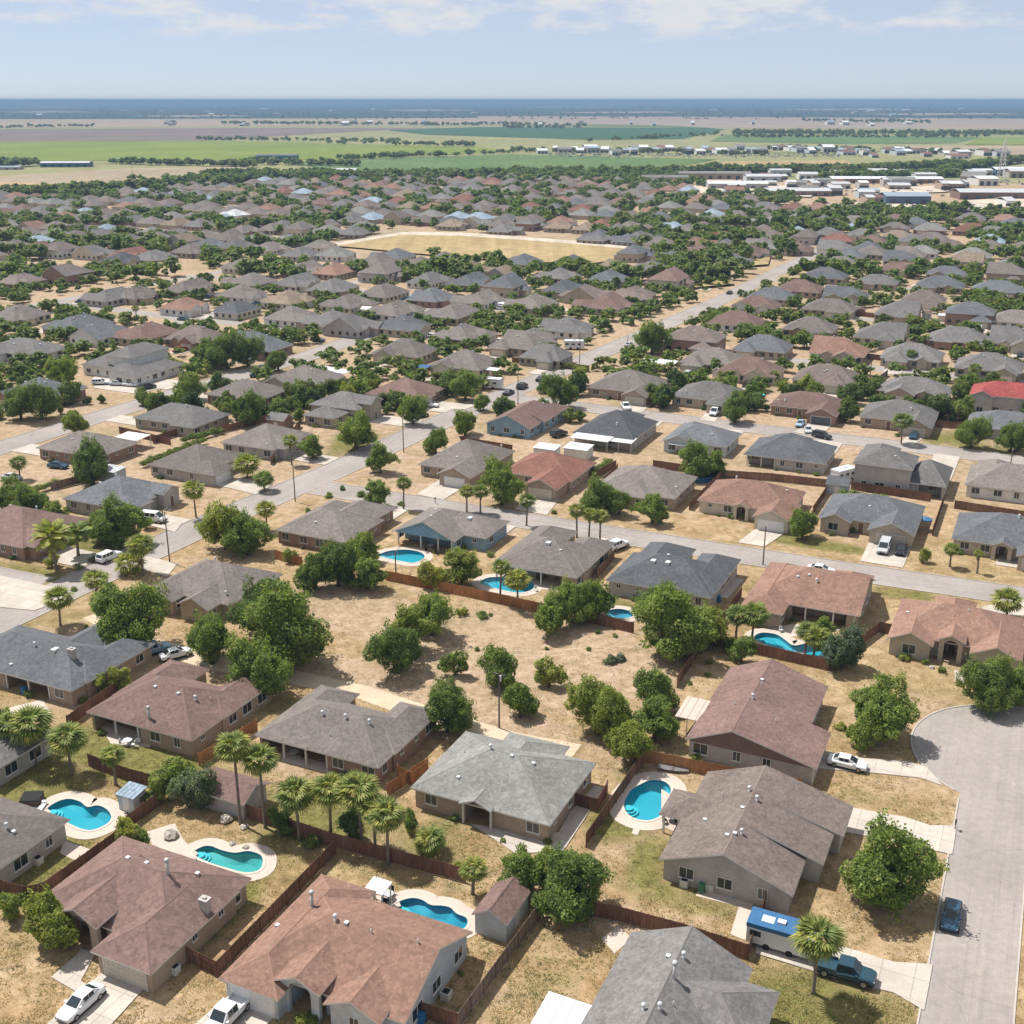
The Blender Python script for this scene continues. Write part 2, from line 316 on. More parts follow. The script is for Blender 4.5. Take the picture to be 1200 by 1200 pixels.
# ------------------------------------------------------------------ pools are surveyed first: the ground is cut open for them
def pxl(ox, oy, pts, k=4.0, z=0.0): return [G(ox+a/k, oy+b/k, z) for a, b in pts]
POOLS = [  # outline, plaster, deck width, label
 (pxl(0,900,[(212,207),(260,165),(320,147),(375,160),(410,185),(460,178),(505,200),(522,235),(500,265),(440,292),(390,290),(340,270),(280,240)]), 'plaster', 1.7, 'kidney-shaped turquoise pool beside the small grey shed at lower left'),
 (pxl(0,900,[(905,405),(940,375),(985,368),(1040,388),(1100,400),(1165,392),(1220,410),(1232,440),(1215,480),(1150,492),(1060,470),(980,445)]), 'plaster_teal', 1.5, 'pale teal curved pool behind the brown-roofed house with the arched porch'),
 (pxl(300,900,[(640,655),(680,625),(735,612),(780,622),(820,645),(870,648),(912,658),(940,685),(985,705),(990,735),(965,757),(900,745),(800,715),(700,685)]), 'plaster_deep', 1.5, 'deep blue wavy pool behind the salmon-roofed house'),
 (pxl(600,900,[(525,170),(555,110),(600,80),(650,60),(710,65),(742,92),(740,130),(718,160),(710,200),(690,230),(640,248),(580,240),(540,215)]), 'plaster', 1.9, 'bean-shaped turquoise pool left of the house with three stepped gables'),
 (pxl(300,600,[(575,205),(620,185),(700,178),(770,190),(790,215),(740,240),(680,232),(620,220)]), 'plaster', 1.5, 'turquoise pool in front of the blue gable'),
 ([G(*p) for p in [(563,684),(574,677),(600,678),(622,682),(625,690),(610,695),(585,691)]], 'plaster', 1.5, 'bright turquoise pool behind two palms along the orange fence'),
 ([G(*p) for p in [(709,718),(722,714),(736,716),(742,722),(732,725),(716,723)]], 'plaster_deep', 1.4, 'small blue pool half hidden behind the big tree and fence'),
 ([G(*p) for p in [(884,748),(892,742),(910,744),(921,751),(932,757),(958,751),(969,757),(973,764),(960,769),(930,764),(900,757)]], 'plaster', 1.6, 'long turquoise pool behind the two palms and the brown fence at right'),
]
POOLS = [(ccw(smooth_loop(p, 4)), m, d, l) for p, m, d, l in POOLS]

# ------------------------------------------------------------------ ground
GREEN = [(25,915,9,6,.9),(75,912,6,4,.6),(60,1008,3,9,.8),(160,892,14,5,.95),(110,868,7,4,.7),(260,1075,2,11,.7),(330,1000,6,6,.5),(375,955,8,6,.9),(240,880,5,4,.6),(520,985,7,6,.55),(460,1020,10,4,.4),
 (720,965,4,4,.9),(765,1010,3,6,.8),(800,1050,9,3,.6),(655,1140,9,8,.3),(960,1180,10,5,.8),(1035,940,8,3,.4),(950,636,12,3.2,.95),(110,640,12,5,.95),(30,672,10,4,.9),(1000,503,7,6,1),(1140,518,14,5,1),(758,478,10,6,.95),
 (420,516,9,6,.7),(405,530,6,6,.7),(1060,697,6,3,.8),(340,828,4,4,.5),(445,602,5,3,.7),(900,690,5,5,.6),(925,733,4,3,.6),(715,708,5,3,.8),(30,420,14,6,.9),(260,560,8,5,.4),(1165,530,8,4,.9),(740,905,3,4,.4),
 (880,655,5,4,.5),(500,470,12,8,.5),(455,510,8,6,.5),(1170,735,6,4,.4),(15,905,6,4,.7),(205,905,6,3,.8),(900,450,9,9,.5),(690,460,9,6,.4),(1130,690,10,2.5,.6),(830,600,6,4,.2),(320,440,9,7,.7),(640,432,9,6,.5),(250,448,10,6,.7),(20,395,14,8,.8),(1000,450,8,5,.5),(870,412,8,5,.5),(590,395,9,6,.5),(180,480,8,5,.5),(345,470,8,5,.6),(75,615,8,5,.7)]
BARE = [(600,765,26,16,1),(440,720,16,10,.9),(400,790,22,5,1),(560,840,14,6,1),(680,760,14,10,.8),(740,1085,12,3,.9),(225,700,12,8,.7),(120,745,10,7,.6),(700,720,12,5,.7),(20,545,14,8,.7),(300,545,8,8,.5),(870,620,6,4,.4),(505,590,6,5,.6),(1090,1030,5,6,.3),(830,780,7,8,.3),(735,985,7,8,.5),(1000,1010,6,8,.3)]
def axis(a, b, step, far0, far1, g=1.22):
    c = list(np.arange(a, b+1e-6, step)); d = step; x = b
    while x < far1: d *= g; x += d; c.append(x)
    d = step; x = a
    while x > far0: d *= g; x -= d; c.insert(0, x)
    return np.array(c)
gx = axis(-75, 75, 1.0, -60000, 60000); gy = axis(62, 205, 1.0, -4000, 60000)
XX, YY = np.meshgrid(gx, gy); nx, ny = len(gx), len(gy)
ZZ = np.zeros_like(XX)
gr = np.zeros(XX.shape); ba = np.zeros(XX.shape)
for lst, arr in ((GREEN, gr), (BARE, ba)):
    for px, py, rx, ry, a in lst:
        X0, Y0 = G(px, py); ds = (XX-X0)*CT+(YY-Y0)*ST_; dt = -(XX-X0)*ST_+(YY-Y0)*CT
        np.maximum(arr, a*np.clip(1.6-1.1*np.sqrt((ds/rx)**2+(dt/ry)**2), 0, 1), out=arr)
ba = np.maximum(ba, np.clip((YY-195)/40, 0, 1)*.70*(YY < 1500)); idx = np.arange(nx*ny).reshape(ny, nx)
quads = np.stack([idx[:-1,:-1], idx[:-1,1:], idx[1:,1:], idx[1:,:-1]], -1).reshape(-1, 4)
pin = np.zeros(nx*ny, bool); fx, fy = XX.ravel(), YY.ravel()
for poly, *_ in POOLS:
    x0, x1 = min(p[0] for p in poly)-1, max(p[0] for p in poly)+1; y0, y1 = min(p[1] for p in poly)-1, max(p[1] for p in poly)+1
    for i in np.nonzero((fx > x0) & (fx < x1) & (fy > y0) & (fy < y1))[0]:
        if in_poly(fx[i], fy[i], poly): pin[i] = True
keep = ~pin[quads].any(1)
gme = bpy.data.meshes.new('ground'); gme.from_pydata(np.stack([fx, fy, ZZ.ravel()], -1).tolist(), [], quads[keep].tolist())
for nm, arr in (('green', gr), ('bare', ba)):
    at = gme.attributes.new(nm, 'FLOAT', 'POINT'); at.data.foreach_set('value', arr.ravel().astype(np.float32))
def ground_build(nt, b, col):
    p = pos_coord(nt)
    n1 = noise(nt, 0.022, 4, 0.6, p); n2 = noise(nt, 0.16, 5, 0.65, p); n3 = noise(nt, 1.3, 4, 0.7, p); n4 = noise(nt, 7.0, 3, 0.75, p)
    straw = mixc(nt, ramp(nt, n2.outputs['Fac'], (.35, grey(0)), (.65, grey(1))), (.30,.205,.115), (.46,.345,.225))
    straw = mixc(nt, ramp(nt, n3.outputs['Fac'], (.45, grey(0)), (.75, grey(.7))), straw, (.225,.16,.08))
    dirt = mixc(nt, ramp(nt, n3.outputs['Fac'], (.3, grey(0)), (.7, grey(1))), (.325,.232,.165), (.445,.345,.26))
    grass = mixc(nt, ramp(nt, n3.outputs['Fac'], (.3, grey(0)), (.7, grey(1))), (.115,.112,.036), (.225,.20,.078))
    ga = N(nt, 'ShaderNodeAttribute'); ga.attribute_name = 'green'; bb = N(nt, 'ShaderNodeAttribute'); bb.attribute_name = 'bare'
    def gate(attr, nse, k):
        a = N(nt, 'ShaderNodeMath', operation='MULTIPLY_ADD'); nt.links.new(nse, a.inputs[0]); a.inputs[1].default_value = k; a.inputs[2].default_value = -k*0.5
        c = N(nt, 'ShaderNodeMath', operation='ADD'); nt.links.new(a.outputs[0], c.inputs[0]); nt.links.new(attr, c.inputs[1])
        return ramp(nt, c.outputs[0], (.25, grey(0)), (.75, grey(1)))
    c = mixc(nt, gate(bb.outputs['Fac'], n2.outputs['Fac'], 1.6), straw, dirt)
    c = mixc(nt, ramp(nt, n1.outputs['Fac'], (.50, grey(0)), (.66, grey(.35))), c, grass)
    n7 = noise(nt, .11, 4, .6, p); c = mixc(nt, ramp(nt, n7.outputs['Fac'], (.54, grey(0)), (.64, grey(.22))), c, grass)
    n6 = noise(nt, .045, 3, .6, N(nt, 'ShaderNodeVectorMath', operation='SCALE').outputs[0] if False else p)
    c = mixc(nt, ramp(nt, n6.outputs['Fac'], (.52, grey(0)), (.66, grey(.8))), c, dirt)
    c = mixc(nt, gate(ga.outputs['Fac'], n2.outputs['Fac'], 1.3), c, grass)
    c = mixc(nt, 1.0, c, ramp(nt, n4.outputs['Fac'], (.30, grey(.62)), (.70, grey(1.32))), 'MULTIPLY')
    n5 = noise(nt, .55, 4, .7, p); c = mixc(nt, 1.0, c, ramp(nt, n5.outputs['Fac'], (.32, (.70,.68,.58)), (.68, (1.22,1.20,1.16))), 'MULTIPLY')
    nt.links.new(c, b.inputs['Base Color']); bump(nt, b, n4.outputs['Fac'], 0.6, 0.12)
gme.materials.append(mat('dry ground', (.4,.3,.2), 0.95, 0.1, ground_build))
structure(link('ground', gme))

# ------------------------------------------------------------------ streets, kerbs
ROADS = []
def strip(pl, hw):
    L, R = [], []
    for i, p in enumerate(pl):
        a = Vector(pl[max(i-1,0)]); b = Vector(pl[min(i+1,len(pl)-1)]); d = (b-a).normalized(); n = Vector((-d.y, d.x))
        q = Vector(p); L.append(q+n*hw); R.append(q-n*hw)
    return L, R
def road(name, pl, hw, kerb=True, z=0.02, m=None):
    if m is None: m = 'asphalt' if abs(pl[-1][1]-pl[0][1]) > abs(pl[-1][0]-pl[0][0]) else 'asphalt_s'
    L, R = strip(pl, hw)
    mb = MB(); vs = [(*W(*p), z) for p in R]+[(*W(*p), z) for p in L]; n = len(pl)
    mb.add(vs, [(i, i+1, n+i+1, n+i) for i in range(n-1)])
    o = structure(mb.obj(name, m)); ROADS.append((pl, hw, L, R, kerb, o)); return o
def on_road(s, t, skip=None, pad=0.0):
    for r in ROADS:
        if r[0] is skip: continue
        pl = r[0]
        for a, b in zip(pl, pl[1:]):
            a, b = Vector(a), Vector(b); d = b-a; u = max(0, min(1, (Vector((s,t))-a).dot(d)/d.length_squared))
            if ((a+d*u)-Vector((s,t))).length < r[1]-0.02+pad: return True
    return False
SB = [(-146,60),(-145,118),(-143.8,164),(-140.5,206),(-139,244),(-135.5,302),(-130.5,375),(-125,477),(-122,596),(-119,720)]
road('street', SB, 4.5)
road('street', [(-136.5,195.6),(-80,195.4),(-30,195.6),(60,199)], 4.2, z=0.024)
road('street', [(-132,284.5),(-80,282),(-30,281),(60,277)], 4.4, z=0.026)
road('street', [(-222.5,150),(-222,222),(-220,262),(-216,304),(-218,345),(-222,420)], 4.8, z=0.022)
road('street', [(1.9,40),(1.9,134)], 3.9)
road('street', [(-150,131),(-178,130),(-235,130)], 3.6, z=0.028)
road('street', [(-120,46),(20,46)], 4.0, z=0.03)
for t in (367, 452, 537): road('street', [(-126,t+1),(-60,t),(90,t-6)], 3.9, z=0.026, kerb=False)
for s in (-300, -378): road('street', [(s,170),(s+4,300),(s+10,420),(s+16,520)], 3.9, z=0.022, kerb=False)
for t in (345, 430): road('street', [(-372,t+8),(-300,t),(-214,t)], 3.9, z=0.028, kerb=False)
# cul-de-sac
cul = MB(); c0 = (4.6, 142.5); vs = [(*W(c0[0]+13.4*math.cos(a), c0[1]+13.4*math.sin(a)), 0.026) for a in np.linspace(0, 2*math.pi, 49)[:-1]]
cul.add(vs, [tuple(range(48))]); structure(cul.obj('cul_de_sac', 'asphalt'))
def in_cul(s, t): return math.hypot(s-c0[0], t-c0[1]) < 13.3
def kerb_run(pts):
    mb = MB(); L, R = strip(pts, 0.09); n = len(pts)
    vs = [(*W(*p), 0.0) for p in R]+[(*W(*p), 0.0) for p in L]+[(*W(*p), 0.11) for p in R]+[(*W(*p), 0.11) for p in L]
    fs = []
    for i in range(n-1): fs += [(2*n+i,2*n+i+1,3*n+i+1,3*n+i),(i,i+1,2*n+i+1,2*n+i),(n+i+1,n+i,3*n+i,3*n+i+1)]
    fs += [(0,2*n,3*n,n),(n-1,2*n-1,4*n-1,3*n-1)]
    mb.add(vs, fs); structure(mb.obj('kerb', 'kerb'))
for pl, hw, L, R, kb, o in ROADS:
    if not kb: continue
    for side in (L, R):
        run = []
        for a, b in zip(side, side[1:]):
            k = max(2, int((b-a).length/1.5))
            for i in range(k+1):
                q = a+(b-a)*i/k
                if on_road(q.x, q.y, pl) or in_cul(q.x, q.y):
                    if len(run) > 2: kerb_run(run)
                    run = []
                elif not run or (q-run[-1]).length > 0.1: run.append(q)
        if len(run) > 2: kerb_run(run)
arc = [Vector((c0[0]+13.5*math.cos(a), c0[1]+13.5*math.sin(a))) for a in np.linspace(rad(-118), rad(-422), 70)]
run = [q for q in arc if not on_road(q.x, q.y)]; kerb_run(run)
def slab(name, pts, z=0.112, m='concrete', px=True, parent=None):
    P = ccw([G(*p) for p in pts] if px else [W(*p) for p in pts]); mb = MB(); mb.prism(P, -0.02, z); return structure(mb.obj(name, m)) if parent is None else mb.obj(name, m, parent)
_dz = [0.112]; DRIVES = []
def drive(pts, px=True, m='concrete', name='driveway'):
    _dz[0] += 0.0007; DRIVES.append([G(*q) for q in pts] if px else [W(*q) for q in pts]); return slab(name, pts, _dz[0], m, px)
drive([(119,1141),(168,1160),(128,1204),(52,1204),(92,1166)])
drive([(95,1112),(112,1118),(95,1150),(105,1158),(95,1166),(60,1146),(92,1118)], name='footpath')
drive([(552,966),(606,976),(655,976),(668,952),(697,921),(707,925),(684,962),(660,998),(604,1001),(588,990)])
drive([(990,946),(1060,958),(1090,968),(1121,968),(1116,1002),(1088,996),(1040,985),(985,975)])
drive([(962,880),(1010,889),(1062,893),(1086,899),(1104,921),(1078,912),(1010,905),(958,901)])
drive([(888,1096),(945,1108),(990,1111),(1047,1128),(1093,1131),(1083,1185),(1047,1164),(1018,1157),(960,1141),(885,1118)])
drive([(262,1172),(327,1187),(310,1204),(225,1204)])
drive([(1019,633),(1068,641),(1058,666),(1008,658)])
drive([(897,612),(930,618),(896,641),(864,636)])
drive([(627,576),(657,583),(641,604),(603,597)])
drive([(522,558),(553,565),(520,586),(488,580)])
drive([(855,676),(872,680),(852,702),(832,697)])
drive([(700,630),(735,636),(712,652),(690,648)])
drive([(1150,712),(1205,700),(1205,722),(1160,722)])
drive([(0,675),(60,688),(85,700),(40,716),(0,712)])
drive([(170,600),(215,612),(205,624),(160,612)])
drive([(170,652),(208,661),(196,676),(168,668)])
drive([(545,395),(600,400),(597,404),(545,400)])
drive([(1085,512),(1070,522),(1055,520),(1068,505)])
drive([(745,466),(768,470),(752,484),(733,481)])
drive([(835,475),(850,478),(838,495),(820,492)])
drive([(965,486),(985,490),(960,512),(930,507)])
drive([(1180,640),(1205,645),(1205,668),(1165,662)])
drive([(110,438),(160,440),(190,455),(160,462),(110,455)])
drive([(280,560),(320,568),(300,580),(268,572)])
drive([(1118,786),(1131,789),(1140,804),(1120,801)], name='footpath')
drive([(545,480),(560,475),(510,470),(500,480)])
for s0_, s1_, t0_, t1_ in [(-157.6,-147.6,187.4,192.8),(-155.4,-144.6,210,216),(-155,-143.2,246,253),(-149,-141.8,262.6,269),(-157.4,-148.2,162,168),(-159,-149.4,140,146.5),(-217.6,-205.6,218,224),(-218,-207,188,194),(-216.4,-205.2,246,252),(-92.4,-86.6,267.6,278.4),(-71.4,-65.6,265.6,277.8),(-47.4,-41.4,263.6,277.4),(-20.4,-15,256.6,277.2),(-3.4,2.6,261.6,276.6),(-94.2,-88.4,186.6,191.6),(-118,-112,183,191.6),(-240,-226,252,262)]:
    j_ = .5*math.sin(s0_*7.3); drive([(s0_,t0_+j_*.4),(s1_,t0_-.2),(s1_+j_*.5,t1_),(s0_-j_*.3,t1_+.3)], px=False)
# dirt lane between the houses and the vacant lot
lane = mat('pale dirt', (.50,.40,.29), 0.95, 0.1, speckle(.2, .3, 4))
_P = [(-133,126),(-118,121.5),(-104,120.5),(-92,121.6),(-80,122.0),(-68,120.4),(-56,119.2),(-47,119.4)]
Lm, Rm = strip(_P, 1.7); LANE = [W(q.x, q.y) for q in Rm]+[W(q.x, q.y) for q in Lm[::-1]]; _r = random.Random(4)
mb = MB(); n = len(_P); mb.add([(*W(p.x, p.y-_r.random()), 0.012) for p in Rm]+[(*W(p.x, p.y+_r.random()), 0.012) for p in Lm], [(i,i+1,n+i+1,n+i) for i in range(n-1)])
structure(mb.obj('dirt_lane', lane))

track_m = mat('worn track dirt', (.40,.31,.225), 0.95, 0.1, speckle(.3, .5, 4))
for off_ in (-.75, .75):                                   # worn wheel tracks across the vacant lot
    tp_ = [(-88,123.5),(-86,129),(-82,134),(-76,138),(-69,141),(-61,144),(-55,149),(-52,155)]; tl_ = strip(tp_, .01)[0]; cl_ = [Vector(q)+(Vector(q)-Vector(l_)).normalized()*off_ for q, l_ in zip(tp_, tl_)]
    Lt, Rt_ = strip([tuple(q) for q in cl_], .15); n = len(tp_); mb = MB(); mb.add([(*W(q.x, q.y), .006) for q in Rt_]+[(*W(q.x, q.y), .006) for q in Lt], [(i,i+1,n+i+1,n+i) for i in range(n-1)]); structure(mb.obj('wheel_track', track_m))
# ------------------------------------------------------------------ pools
def grow(poly, d):
    n = len(poly); out = []
    for i in range(n):
        a, b = Vector(poly[(i-2)%n]), Vector(poly[(i+2)%n]); t = (b-a).normalized(); out.append((poly[i][0]+t.y*d, poly[i][1]-t.x*d))
    return out
for poly, m, dw, label in POOLS:
    cxm = sum(p[0] for p in poly)/len(poly); cym = sum(p[1] for p in poly)/len(poly); n = len(poly)
    P = [(x-cxm, y-cym) for x, y in poly]; t = thing('swimming_pool', label, 'pool', (cxm, cym, 0), 0, 'swimming pools')
    mb = MB(); inner = grow(P, -0.7)
    mb.add([(x,y,0.06) for x,y in P]+[(x,y,-0.55) for x,y in P]+[(x,y,-1.0-0.35*max(-1,min(1,x/4))) for x,y in inner],
           [((i+1)%n,i,n+i,n+(i+1)%n) for i in range(n)]+[(n+(i+1)%n,n+i,2*n+i,2*n+(i+1)%n) for i in range(n)]+[tuple(range(2*n,3*n))])
    mb.obj('shell', m, t)
    ib = grow(P, -0.012); mb = MB(); mb.add([(x,y,0.055) for x,y in ib]+[(x,y,-0.16) for x,y in ib], [((i+1)%n,i,n+i,n+(i+1)%n) for i in range(n)]); mb.obj('tile_band', 'pooltile', t)
    bx0 = min(range(n), key=lambda i: P[i][0]); sx0, sy0 = P[bx0]; mb = MB()
    for q_ in range(3): mb.tube([(sx0*.86+.1,sy0*.86,-1.0),(sx0*.86+.1,sy0*.86,-.20-.22*q_)], [.55+.32*q_]*2, 14)
    mb.obj('steps', 'plaster_step', t)
    mb = MB(); mb.add([(x,y,-0.06) for x,y in P], [tuple(range(n))]); mb.obj('water', 'water', t)
    o1 = grow(P, 0.32); mb = MB()
    mb.add([(x,y,0.10) for x,y in P]+[(x,y,0.10) for x,y in o1]+[(x,y,0.02) for x,y in P]+[(x,y,0.02) for x,y in o1], [(i,(i+1)%n,n+(i+1)%n,n+i)[::-1] for i in range(n)]+[(i,(i+1)%n,2*n+(i+1)%n,2*n+i) for i in range(n)]+[((i+1)%n+n,n+i,3*n+i,3*n+(i+1)%n) for i in range(n)])
    mb.obj('coping', 'coping', t)
    o2 = grow(P, dw); mb = MB()
    mb.add([(x,y,0.055) for x,y in o1]+[(x,y,0.055) for x,y in o2]+[(x,y,-0.03) for x,y in o2], [(i,(i+1)%n,n+(i+1)%n,n+i)[::-1] for i in range(n)]+[(n+(i+1)%n,n+i,2*n+i,2*n+(i+1)%n) for i in range(n)])
    mb.obj('deck', 'deck', t)
def patio(pts): DRIVES.append([G(*q) for q in pts]); return slab('patio', pts, 0.045+0.0011*(len(bpy.data.objects) % 7), 'deck')
patio([(75,985),(120,1000),(95,1012),(70,1000)]); patio([(60,952),(50,942),(26,952),(40,962)])
patio([(172,975),(205,965),(215,985),(232,1000),(225,1010),(178,990)])
patio([(440,1050),(462,1045),(470,1062),(448,1068)])
patio([(775,925),(800,940),(790,975),(775,968)]); patio([(745,965),(753,967),(747,979),(740,977)])
patio([(628,690),(690,697),(700,688),(640,676)]); patio([(900,738),(925,746),(960,746),(985,738),(930,731)])
patio([(112,842),(185,865),(175,876),(130,872)]); patio([(330,880),(400,900),(390,908),(330,892)])
patio([(808,825),(822,818),(816,842),(803,842)]); patio([(705,1100),(725,1085),(740,1100),(720,1118)]); patio([(120,460),(10,830),(50,820),(60,836)][1:]+[(15,845)])
patio([(868,1055),(890,1068),(880,1105),(856,1095)]); patio([(820,1040),(885,1055),(880,1066),(815,1050)])

# ------------------------------------------------------------------ houses
SLOPE, TK = 0.42, 0.18
def roof_geo(kind, s0, s1, t0, t1, e, m):
    """corner points of a roof over a rectangle; kind = ridge axis + the two end types, e.g. 'shh', 'tgh'"""
    ax, E0, E1 = kind
    if ax == 's': a0, a1, b0, b1 = s0, s1, t0, t1
    else: a0, a1, b0, b1 = t0, t1, s0, s1
    w = (b1-b0)/2; L = a1-a0; h = e+m*w
    i0 = min(w, L/2-0.01) if E0 == 'h' else 0; i1 = min(w, L/2-0.01) if E1 == 'h' else 0
    f = (lambda a, b, z: (a, b, z)) if ax == 's' else (lambda a, b, z: (b, a, z))
    bm = (b0+b1)/2
    return [f(a0,b0,e), f(a1,b0,e), f(a1,b1,e), f(a0,b1,e), f(a0+i0,bm,h), f(a1-i1,bm,h)], (ax, E0, E1, a0, a1, b0, b1, w, h, i0, i1)
def roof_z(kind, s0, s1, t0, t1, e, m, s, t):
    if not (s0 <= s <= s1 and t0 <= t <= t1): return -1
    if kind[0] == 'A': rs, zr = kind[1:]; return zr-(zr-e)*((rs-s)/(rs-s0) if s < rs else (s-rs)/(s1-rs))
    ax, E0, E1 = kind
    (a, b, a0, a1, b0, b1) = (s, t, s0, s1, t0, t1) if ax == 's' else (t, s, t0, t1, s0, s1)
    z = min(b-b0, b1-b)
    if E0 == 'h': z = min(z, a-a0)
    if E1 == 'h': z = min(z, a1-a)
    return e+m*z
def cap(mb, p, q, wd=0.13, up=0.04):
    p, q = Vector(p), Vector(q); d = q-p; n = Vector((-d.y, d.x, 0))
    if n.length < 1e-4: return
    n = n.normalized()*wd; u = Vector((0,0,up)); l = Vector((0,0,-0.05))
    mb.add([p+n+l, q+n+l, q+u, p+u, p-n+l, q-n+l], [(0,1,2,3),(3,2,5,4),(0,3,4),(1,5,2)], 2)
def asym_shell(mb, s0, s1, t0, t1, e, rs, zr):
    V = [(s0,t0,e),(rs,t0,zr),(s1,t0,e),(s1,t1,e),(rs,t1,zr),(s0,t1,e)]; low = [(x,y,z-TK) for x,y,z in V]
    mb.add(V, [(0,1,4,5),(1,2,3,4)], 0); mb.add(low, [(5,4,1,0),(4,3,2,1)], 1); mb.add(V+low, [(6+i,6+(i+1) % 6,(i+1) % 6,i) for i in range(6)], 1); cap(mb, V[1], V[4])
def roof_shell(mb, kind, r, e, m, gm=1):
    if kind[0] == 'A': return asym_shell(mb, *r, e, *kind[1:])
    V, (ax, E0, E1, *_r) = roof_geo(kind, *r, e, m)
    fl = ax == 't'
    faces = [(0,1,5,4), (2,3,4,5)]
    if E0 == 'h': faces.append((3,0,4))
    if E1 == 'h': faces.append((1,2,5))
    loop = [0,1]+([5] if E1 == 'g' else [])+[2,3]+([4] if E0 == 'g' else [])
    if fl: faces = [f[::-1] for f in faces]; loop = loop[::-1]
    low = [(x,y,z-TK) for x,y,z in V]
    mb.add(V, faces, 0); mb.add(low, [f[::-1] for f in faces], 1)
    n = len(V); k = len(loop)
    mb.add(V+low, [(loop[i]+n, loop[(i+1)%k]+n, loop[(i+1)%k], loop[i]) for i in range(k)], 1)
    for i, j in [(4,5)]+([(0,4),(3,4)] if E0 == 'h' else [])+([(1,5),(2,5)] if E1 == 'h' else []): cap(mb, V[i], V[j])
SIDES = ('t0','s1','t1','s0')
ROT = dict(t0=0.0, s1=math.pi/2, t1=math.pi, s0=-math.pi/2)
def wall_poly(x0, x1, y0, y1, notch):
    c = dict(t0=((x0,y0),(1,0),x1-x0,(0,1)), s1=((x1,y0),(0,1),y1-y0,(-1,0)), t1=((x1,y1),(-1,0),x1-x0,(0,-1)), s0=((x0,y1),(0,-1),y1-y0,(1,0)))
    out = []
    for sd in SIDES:
        (ox, oy), d, L, n = c[sd]
        pts = [(0,0)]
        for (ns, a, b, dep) in notch:
            if ns != sd: continue
            if sd == 't0': u0, u1 = a-x0, b-x0
            elif sd == 's1': u0, u1 = a-y0, b-y0
            elif sd == 't1': u0, u1 = x1-b, x1-a
            else: u0, u1 = y1-b, y1-a
            if u0 < 0.3: pts = [(0,dep)]; pts += [(u1,dep),(u1,0)]
            else: pts += [(u0,0),(u0,dep),(min(u1,L-0.3),dep),(min(u1,L-0.3),0)]
        out += [(ox+d[0]*u+n[0]*v, oy+d[1]*u+n[1]*v) for u, v in pts]
    return out
_mesh = {}
def window_mesh(wd, ht):
    k = ('w', wd, ht)
    if k not in _mesh:
        f = MB(); b = 0.08
        f.box(-wd/2-b, wd/2+b, -0.06, 0.05, -b, 0); f.box(-wd/2-b, wd/2+b, -0.06, 0.05, ht, ht+b)
        f.box(-wd/2-b, -wd/2, -0.055, 0.05, 0, ht); f.box(wd/2, wd/2+b, -0.055, 0.05, 0, ht); f.box(-0.03, 0.03, -0.045, 0.05, 0, ht)
        f.box(-wd/2-b-.04, wd/2+b+.04, -0.12, 0.03, -b-0.07, -b-0.002)
        g = MB(); g.box(-wd/2, wd/2, -0.022, 0.03, 0.001, ht-0.001)
        _mesh[k] = (f.mesh('window_frame', ['trim']), g.mesh('window_pane', ['glass']))
    return _mesh[k]
def garage_mesh(wd, ht):
    k = ('g', wd, ht)
    if k not in _mesh:
        g = MB(); g.box(-wd/2, wd/2, -0.03, 0.05, 0.02, ht)
        nr, nc = 4, 8
        for i in range(nr):
            for j in range(nc): g.box(-wd/2+(j+.1)*wd/nc, -wd/2+(j+.9)*wd/nc, -0.055, -0.02, 0.02+(i+.1)*ht/nr, 0.02+(i+.88)*ht/nr)
        f = MB(); f.box(-wd/2-.12, -wd/2, -0.07, .05, 0, ht+.12); f.box(wd/2, wd/2+.12, -0.07, .05, 0, ht+.12); f.box(-wd/2, wd/2, -0.07, .05, ht, ht+.12)
        _mesh[k] = (g.mesh('garage_door', ['garage']), f.mesh('garage_frame', ['trim']))
    return _mesh[k]
def door_mesh():
    if 'd' not in _mesh:
        d = MB(); d.box(-.48,.48,-.04,.05,.02,2.08); d.box(-.36,.36,-.06,-.03,.25,.9); d.box(-.36,.36,-.06,-.03,1.05,1.9)
        h = MB(); h.box(.34,.40,-.11,-.04,.95,1.10)
        f = MB(); f.box(-.6,-.48,-.06,.05,0,2.2); f.box(.48,.6,-.06,.05,0,2.2); f.box(-.48,.48,-.06,.05,2.08,2.2)
        _mesh['d'] = (d.mesh('door', ['door']), h.mesh('door_handle', ['pipe']), f.mesh('door_frame', ['trim']))
    return _mesh['d']
def vent_mesh(kind):
    k = 'v'+kind
    if k not in _mesh:
        v = MB()
        if kind == 'turbine':
            v.tube([(0,0,-.5),(0,0,.3)], [.13,.13], 10); v.tube([(0,0,.3),(0,0,.42),(0,0,.6),(0,0,.7)], [.13,.21,.20,.05], 12)
            _mesh[k] = v.mesh('roof_vent', ['white'], True)
        elif kind == 'pipe': v.tube([(0,0,-.4),(0,0,.45)], [.06,.06], 8); _mesh[k] = v.mesh('roof_pipe', ['pipe'], True)
        elif kind == 'stack': v.tube([(0,0,-.6),(0,0,1.5)], [.16,.16], 10); v.tube([(0,0,1.5),(0,0,1.62),(0,0,1.8)], [.24,.26,.20], 10); _mesh[k] = v.mesh('flue_pipe', ['pipe'], True)
        elif kind == 'box': v.box(-.17,.17,-.17,.17,-.3,.12); v.box(-.2,.2,-.2,.2,.12,.18); _mesh[k] = v.mesh('roof_vent', ['white'])
        elif kind == 'sky': v.box(-.4,.4,-.6,.6,-.4,.16); v.box(-.34,.34,-.54,.54,.16,.19); _mesh[k] = v.mesh('skylight', ['white'])
        else:
            v.box(-.45,.45,-.35,.35,-.9,1.2); v.box(-.53,.53,-.43,.43,1.2,1.34); v.box(-.2,.2,-.15,.15,1.34,1.5); _mesh[k] = v.mesh('chimney', ['wall_greyw'])
    return _mesh[k]
